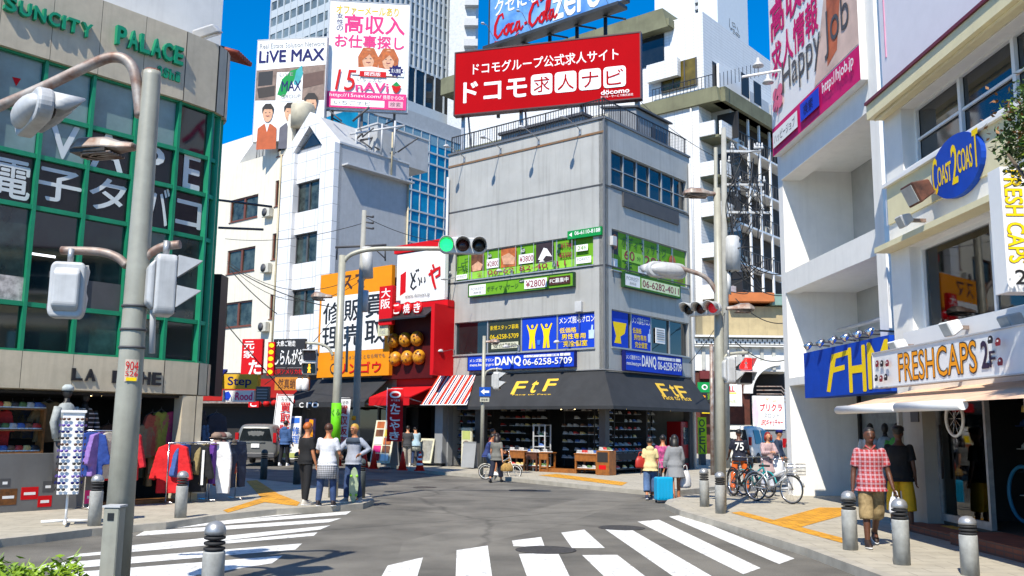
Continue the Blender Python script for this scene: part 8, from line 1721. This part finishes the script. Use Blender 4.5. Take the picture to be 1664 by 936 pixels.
    # clothes
    if bottom:
        k = MB(); k.T = T; k.rings([(P + up * z, rx + .014, ry + .016) for z, rx, ry in prof if z <= .125], 16)
        for i in (0, 1):
            a, b, c = Jp[i]
            if bot_len > .9: k.tube([a + V((0, 0, .03)), a.lerp(b, .4), b, b.lerp(c, .4), b.lerp(c, .97)], [.1, .093, .066 + loose, .062 + loose, .05 + loose], 12)
            elif bot_len > .55: q = b.lerp(c, (bot_len - .5) * 2); k.tube([a + V((0, 0, .03)), a.lerp(b, .4), b, q], [.1, .1, .078 + loose, .075 + loose], 12)
            else: q = a.lerp(b, bot_len * 2); k.tube([a + V((0, 0, .03)), a.lerp(q, .5), q], [.1, .104, .1 + loose], 12)
            k.ball(a, .1, 10)
            if bot_len > .55: k.ball(b, .066 + loose, 10)
        smooth_union(k, 'trousers' if bot_len > .6 else 'shorts', t, bottom, .016, 3)
    if top:
        k = MB(); k.T = T; torso(k, .013 + loose * .35, -.07 - hem, .49, .012 + loose * .5 + (.03 if hem > .2 else 0))
        for i in (0, 1):
            S, E, Wr, d2 = A[i]; k.ball(S, .064, 10)
            pts = [S, S.lerp(E, .5), E, E.lerp(Wr, .5), E.lerp(Wr, .95)]; rr_ = [.064, .06 + loose * .5, .05 + loose, .047 + loose * .6, .038 + loose * .4]
            if sleeve < .45: pts, rr_ = [S, S.lerp(E, sleeve * 2)], [.06, .058]
            elif sleeve < .6: pts, rr_ = [S, S.lerp(E, .4), S.lerp(E, .74)], [.06, .056 + loose * .4, .055 + loose * .5]
            k.tube(pts, rr_, 10)
        if hood: k.ball(NB + fw_ * -.08 - up * .02, (.12, .06, .08), 12)
        smooth_union(k, 'shirt' if hem < .2 else 'coat', t, top, .016, 3)
    if skirt:
        L_ = skirt[1]; k = MB(skirt[0]); k.T = T; k.rings([(P + V((0, 0, -L_)), .2, .17), (P + V((0, 0, -.1)), .19, .14), (P + up * .1, .165, .122)], 20); k.build('skirt', t)
    for i in (0, 1):
        a, b, c = Jp[i]; k = MB(shoes or DGREY); tilt = J[i][3]; R = MX.Translation(c) @ MX.Rotation(-max(-.9, min(.3, tilt)) * .6, 4, 'X'); k.T = T @ R
        k.rings([((0, -.05, -.082), .044, .13), ((0, -.05, -.055), .046, .132), ((0, -.035, -.03), .043, .105), ((0, .005, .0), .045, .06), ((0, .012, .03), .043, .05)], 14); k.m(WHITE if shoes is not BLACK else BLACK).rings([((0, -.05, -.087), .047, .135), ((0, -.05, -.07), .047, .135)], 14); k.build('shoe', t)
    pass
    return t, dict(P=P * s, HC=HC * s, NB=NB * s, A={i: tuple(q * s for q in A[i][:3]) for i in A}, s=s, J=Jp, up=up, fw=fw_, hr=hr)
def gp(x, y, z=.12): p = G(x, y, z); return V((p.x, p.y, z))
def hat(t, J, m, brim=True, back=False):
    k = MB(m); s = J['s']; c = J['HC'] + J['up'] * .045 * s; k.rings([(c, .1 * s, .12 * s), (c + J['up'] * .06 * s, .094 * s, .11 * s), (c + J['up'] * .095 * s, .055 * s, .065 * s)], 16)
    if brim: d = J['fw'] * (-.12 if back else .12) * s; k.rings([(c + d - V((0, 0, .004)), .075 * s, .075 * s), (c + d + V((0, 0, .008)), .075 * s, .075 * s)], 14)
    k.build('cap', t)
def cm(n, c, r=.85): return mat('wear_' + n, hx(c), r, var=.16, scale=7, bump=.4, bscale=16)
JEAN = mat('blue_denim', hx('2f4670'), .85, var=.3, scale=8, bump=.3); JEAN2 = mat('pale_denim', hx('54709a'), .85, var=.3, scale=8, bump=.3)
def bag(label, p, rz, m, w=.3, h=.35, d=.14, kind='bag', handle=True):
    t = thing('bag', label, kind, p, rz); k = MB(m); k.rings([((0, 0, 0), w * .42, d * .42), ((0, 0, h * .15), w * .5, d * .5), ((0, 0, h * .6), w * .46, d * .42), ((0, 0, h), w * .3, d * .15)], 14)
    for j in range(len(k.v)): v = V(k.v[j]); v *= 1 + .09 * noise.noise(v * 14); k.v[j] = v
    k.build('sack', t)
    if handle: MB(m).tube(curve([(-w * .2, 0, h * .95), (-w * .12, 0, h * 1.3), (w * .12, 0, h * 1.3), (w * .2, 0, h * .95)]), .01, 6).build('handle', t)
    return t
# 1 man in plaid walking towards us
camo = mat('khaki_camo', hx('a08a62'), .85, var=.45, scale=9, col2='5a4a2c')
t, J = person('man in a red plaid short sleeved shirt and khaki shorts walking towards the camera', gp(1420, 889), rad(-8), 1.78, 'dark', 'shaved', mat('black_hair', (.012, .01, .009), .5), plaid('red_plaid_cloth', 'a82a2c', 'c0a8b0', '4a1a2a', 5), camo, mat('sandal_brown', hx('2a1a12'), .6), ((12, 6, 2), (-14, 22, 1)), ((-4, 12, 16, 0), (4, 14, 18, 0)), 0, .55, .06, .62, loose=.026)
k = MB(mat('shirt_collar', hx('a04444'), .8)); s = J['s']; k.tube([J['NB'] + V((-.07, -.05, .02)) * s, J['NB'] + V((0, -.085, -.05)) * s, J['NB'] + V((.07, -.05, .02)) * s], .016, 6); k.build('collar', t)
w_ = J['A'][1][2]; M = placeM(t.location, t.rotation_euler[2]); bag('small white plastic bag in the hand of the man in red plaid', M @ (w_ + V((.02, -.0, -.36))), 0, mat('white_plastic', (.7, .7, .72), .4), .2, .24, .1)
# 2 man in black by the shop
t, J = person('man in a black T-shirt and yellow shorts standing at the cap shop', gp(1467, 862), rad(150), 1.8, 'dark', 'shaved', None, cm('black', '0c0c10'), cm('yellow', 'd8a818'), WHITE, ((0, 0, 5), (2, 0, 5)), ((0, 8, 8, 0), (10, 10, 40, 10)), 0, .55, .06, .72, loose=.03); hat(t, J, BLACK)
# 3-5 three young men
t, J = person('young man with orange hair in a black T-shirt and black jeans', gp(494, 820), rad(140), 1.76, 'tan', 'short', mat('orange_hair', hx('b8601c'), .55, var=.25, scale=20), cm('black', '0c0c10'), cm('black2', '101014'), mat('white_canvas_shoe', hx('c8c0b4'), .7), ((-4, 4, 4), (10, 6, 3)), ((4, 6, 14, 0), (2, 8, 10, 0)), 0, .5, .02)
t, J = person('man in a white T-shirt with a checked shirt tied round his waist', gp(529, 822), rad(172), 1.74, 'tan', 'short', mat('brown_hair', hx('4a2a18'), .55, var=.2, scale=20), cm('white', 'd6d8de'), JEAN, mat('dark_boot', hx('2a2020'), .6), ((6, 6, 5), (-2, 4, 5)), ((12, 14, 60, 20), (24, 18, 70, 0)), 0, .5, .02)
k = MB(plaid('check_cloth', 'c8c8cc', '0c0c10', '2a2a30', 8)); P = J['P']; s = J['s']; k.rings([(P + V((0, .02, -.36)) * s, .215 * s, .165 * s), (P + V((0, .01, -.12)) * s, .205 * s, .155 * s), (P + V((0, 0, .06)) * s, .178 * s, .138 * s)], 20); k.build('tied_shirt', t)
k = MB(plaid('check_cloth', '', '', '', 8)); k.tube([P + V((-.12, -.12, .03)) * s, P + V((-.16, -.14, -.2)) * s, P + V((-.17, -.1, -.44)) * s], [.035, .05, .05], 8); k.build('tied_sleeve', t)
t, J = person('blond man with glasses in a grey sweater and blue jeans, right of the three', gp(572, 816), rad(-32), 1.74, 'tan', 'short', mat('blond_hair', hx('c89a3c'), .55, var=.25, scale=20), cm('greyblue', '9aa0ae'), JEAN, mat('grey_trainer', hx('8a8e92'), .7), ((10, 6, 0), (-8, 8, -2)), ((40, 20, 50, 0), (-30, 35, 95, 40)), -2, 1, .03)
k = MB(BLACK); c = J['HC']; s = J['s']
for q in (-1, 1): ring(k, (c.x + q * .033 * s, c.y - .1 * s, c.z + .01 * s), .026 * s, .004, 'y', 12, 4)
k.tube([c + V((-.085, -.0, .012)) * s, c + V((-.06, -.098, .012)) * s], .004, 4).tube([c + V((.085, 0, .012)) * s, c + V((.06, -.098, .012)) * s], .004, 4); k.build('glasses', t)
k = MB(cm('denimyoke', '3a4656')); P = J['P']; k.rings([(P + V((0, 0, .36)) * s, .212 * s, .15 * s), (P + V((0, 0, .44)) * s, .205 * s, .14 * s), (P + V((0, 0, .485)) * s, .16 * s, .115 * s)], 18); k.build('yoke', t)
q_ = gp(584, 815); tt = thing('skateboard', 'green wheeled white skateboard leaning on the dark bollard', 'skateboard', (q_.x - .1, q_.y - .25, .12), .2); k = MB(mat('pale_deck', hx('b8c8a8'), .6)); k.T = MX.Rotation(rad(14), 4, 'X'); k.prism([(.1 * cos(a) , .39 + .39 * sin(a) if abs(sin(a)) > .7 else .39 + .39 * sin(a)) for a in [i * pi / 10 for i in range(20)]], 0, .015); k.build('deck', tt); k = MB(mat('green_wheel', hx('8ac83a'), .5)); k.T = MX.Rotation(rad(14), 4, 'X')
for z in (.18, .6):
    for x in (-.06, .06): k.ball((x, -.04, z), .032, 8)
k.build('wheels', tt)
# 6 woman crossing with a woven bag
t, J = person('woman in a grey sleeveless top and navy trousers crossing with a woven bag', gp(806, 784, 0), rad(160), 1.64, 'fair', 'long', mat('dark_brown_hair', hx('241410'), .5, var=.2), cm('greytop', '6f6f6a'), cm('navyp', '161c30'), BLACK, ((18, 4, 1), (-16, 12, 1)), ((-6, 10, 8, 0), (8, 12, 20, 0)), 2, .3, .08, .88, fem=True)
w_ = J['A'][1][2]; M = placeM(t.location, t.rotation_euler[2]); wb = J['A'][0][2]
bag('tan woven basket bag carried by the woman in grey', M @ (wb + V((-.16, 0, -.38))), 0.2, mat('woven_straw', hx('b08a4a'), .8, var=.3, scale=20, bump=.8, bscale=60), .42, .26, .2, 'bag')
# 7 cyclist
t, J = person('cyclist in a blue T-shirt and denim shorts beside the sandwich board', V((cyc.x + .02, cyc.y + .0, 0)), rad(86), 1.68, 'tan', 'short', None, cm('bluetee', '2a3a72'), JEAN2, WHITE, ((62, 70, 4), (30, 38, 4)), ((48, 8, 20, 0), (48, 8, 20, 0)), 18, .5, .02, .42, sit=.86)
# 8-10 suitcase group
t, J = person('woman in a cream hooded top and rolled jeans walking away with a suitcase', gp(1057, 812, 0), rad(176), 1.6, 'tan', 'short', None, cm('cream', 'd8c690'), JEAN2, mat('navy_trainer', hx('2a3450'), .7), ((12, 4, 2), (-8, 14, 2)), ((2, 12, 20, 0), (-4, 10, 10, 0)), 2, .55, .06, .84, fem=True, hood=True, loose=.022)
M = placeM(t.location, t.rotation_euler[2]); w_ = J['A'][1][2]; bag('red shoulder bag at the side of the woman in the cream top', M @ V((.24, .04, .78)), .3, mat('red_leather', hx('a8281c'), .5), .3, .3, .12, 'bag')
t, J = person('person in a pink patterned top between the two women walking away', gp(1078, 806, 0), rad(165), 1.66, 'tan', 'short', None, mat('pink_pattern_cloth', hx('c8508a'), .85, var=.6, scale=14, col2='2a1a3a'), cm('blackp', '14141a'), cm('redshoe', 'a02018'), ((6, 2, 3), (-4, 6, 3)), ((5, 10, 30, 10), (5, 8, 10, 0)), 3, .55, .08)
t, J = person('woman with long black hair in a grey dress walking away', gp(1098, 813, 0), rad(186), 1.68, 'tan', 'long', None, mat('grey_dress_cloth', hx('84868a'), .85, var=.12, bump=.4, bscale=12), None, mat('tan_sandal', hx('8a5034'), .6), ((8, 4, 2), (-8, 12, 2)), ((4, 10, 20, 0), (0, 16, 10, 0)), 2, .6, .26, 1, None, True, loose=.03)
M = placeM(t.location, t.rotation_euler[2]); w_ = J['A'][0][2]; bag('big white plastic bag hanging from the woman in the grey dress', M @ (w_ + V((-.06, .06, -.5))), .5, mat('white_plastic', (.7, .7, .72), .4), .34, .42, .2)
def suitcase(label, p, rz, m, w=.42, h=.62, d=.25):
    t = thing('suitcase', label, 'suitcase', p, rz); o = MB(m).box(-w / 2, w / 2, 0, d, .06, h).build('shell', t); bevel(o, .04, 3)
    k = MB(m)
    for i in range(5): x = -w / 2 + w * (i + .5) / 5; k.box(x - .012, x + .012, -.008, .0, .12, h - .06)
    k.build('ribs', t); k = MB(RUB)
    for x in (-w / 2 + .05, w / 2 - .05):
        for y in (.04, d - .04): k.ball((x, y, .03), .03, 8)
    k.build('wheels', t); MB(STEEL).tube([(-.12, d * .5, h), (-.12, d * .5, h + .36), (.12, d * .5, h + .36), (.12, d * .5, h)], .01, 6).build('handle', t); return t
p = gp(1082, 818, 0); suitcase('bright turquoise wheeled suitcase pulled by the women', p, .25, mat('turquoise_shell', hx('0a9ac8'), .35, var=.04)); p = gp(1069, 808, 0); suitcase('dark red suitcase behind the turquoise one', p, .1, mat('dark_red_shell', hx('6a1420'), .4, var=.05), .36, .5)
# 11 man in orange trousers
t, J = person('man in a navy jersey with white numbers and bright orange trousers by the bicycles', gp(1203, 799), rad(168), 1.72, 'dark', 'shaved', None, cm('navyj', '12162a'), cm('orange', 'd8621a'), mat('brown_shoe', hx('6a4028'), .6), ((4, 2, 10), (2, 6, 10)), ((10, 16, 40, 0), (10, 16, 40, 0)), 4, .52, .02, loose=.02)
k = MB(WHITE); k.ms = []; P, s = J['P'], J['s']; k.T = MX.Translation(P + V((0, .155 * s, .2 * s))) @ MX.Rotation(pi, 4, 'Z'); txt(k, '75', -.11, 0, .11, .2, 0, WHITE, .03); k.build('number', t)
bag('black backpack hanging at the side of the man in orange trousers', gp(1222, 800) + V((0, .3, .62)), .4, BLACK, .3, .42, .2)
# 12, 13
t, J = person('woman with red bobbed hair in a plaid tunic looking at her hands', gp(1249, 800), rad(8), 1.64, 'fair', 'bob', mat('red_hair', hx('8a2414'), .5, var=.2), plaid('pale_plaid_cloth', 'c8b8b4', '5a3a5a', 'a04a4a', 9), cm('whitepants', 'c4c8d4'), BLACK, ((0, 0, 3), (0, 0, 3)), ((30, 8, 70, 50), (30, 8, 70, 50)), 3, .8, .28, .9, fem=True, loose=.03)
bag('white shopping bag on the arm of the red haired woman', gp(1262, 800) + V((0, -.1, .42)), 0, mat('white_plastic', (.7, .7, .72), .4), .4, .5, .2)
t, J = person('man in a dark denim jacket and navy cap in profile behind the red haired woman', gp(1266, 786), rad(60), 1.7, 'tan', 'short', None, cm('dkdenim', '28344a'), cm('dkp', '1a2030'), DGREY, ((4, 2, 3), (-4, 6, 3)), ((6, 8, 20, 0), (6, 8, 20, 0)), 2, 1, .05); hat(t, J, NAVY)
# 14 hooded man up the street
t, J = person('man in a blue hooded jacket standing by the white signboard up the left street', gp(461, 757), rad(165), 1.85, 'tan', 'short', None, cm('hood', '3a5a8a'), cm('blackp', '14141a'), WHITE, ((4, 2, 3), (-4, 6, 3)), ((4, 10, 20, 0), (14, 10, 50, 10)), 0, 1, .06, hood=True)
# 15 customers at the stall
t, J = person('customer in a pale blue jacket and patterned skirt bending at the ball stall', gp(675, 757), rad(195), 1.72, 'fair', 'short', None, cm('paleblue', '9ab4c4'), JEAN, DGREY, ((6, 2, 5), (2, 4, 5)), ((40, 8, 30, 10), (40, 8, 30, 10)), 22, 1, .02, fem=True, skirt=(mat('patterned_skirt', hx('b8bcb0'), .85, var=.8, scale=22, col2='2a2c2c'), .3))
t, J = person('customer in grey with beige trousers at the left of the pale blue jacket', gp(661, 757), rad(180), 1.7, 'fair', 'short', None, cm('dkgrey', '3a3c40'), cm('beige', 'a8a094'), WHITE, ((0, 0, 3), (0, 0, 3)), ((10, 14, 30, 0), (10, 8, 30, 0)), 4, .5, .04)
t, J = person('person in a white top with dark straps half hidden behind the red banner', gp(637, 755), rad(190), 1.7, 'fair', 'short', None, cm('white', 'd6d8de'), cm('navyp', '161c30'), WHITE, ((8, 2, 3), (-4, 6, 3)), ((4, 10, 20, 0), (4, 10, 20, 0)), 0, .5, .04)
k = MB(DGREY); P, s = J['P'], J['s']
for q in (-1, 1): k.tube([P + V((q * .09, .145, .05)) * s, P + V((q * .1, .16, .3)) * s, P + V((q * .1, .1, .49)) * s], .018, 6)
k.build('straps', t)
t, J = person('person in a dark red top standing behind the woman with the woven bag', gp(799, 770), rad(100), 1.62, 'tan', 'short', None, cm('dkred', '7a2428'), cm('dkp', '1a2030'), DGREY, ((0, 0, 3), (0, 0, 3)), ((10, 8, 20, 0), (10, 8, 20, 0)), 0, .5, .04)
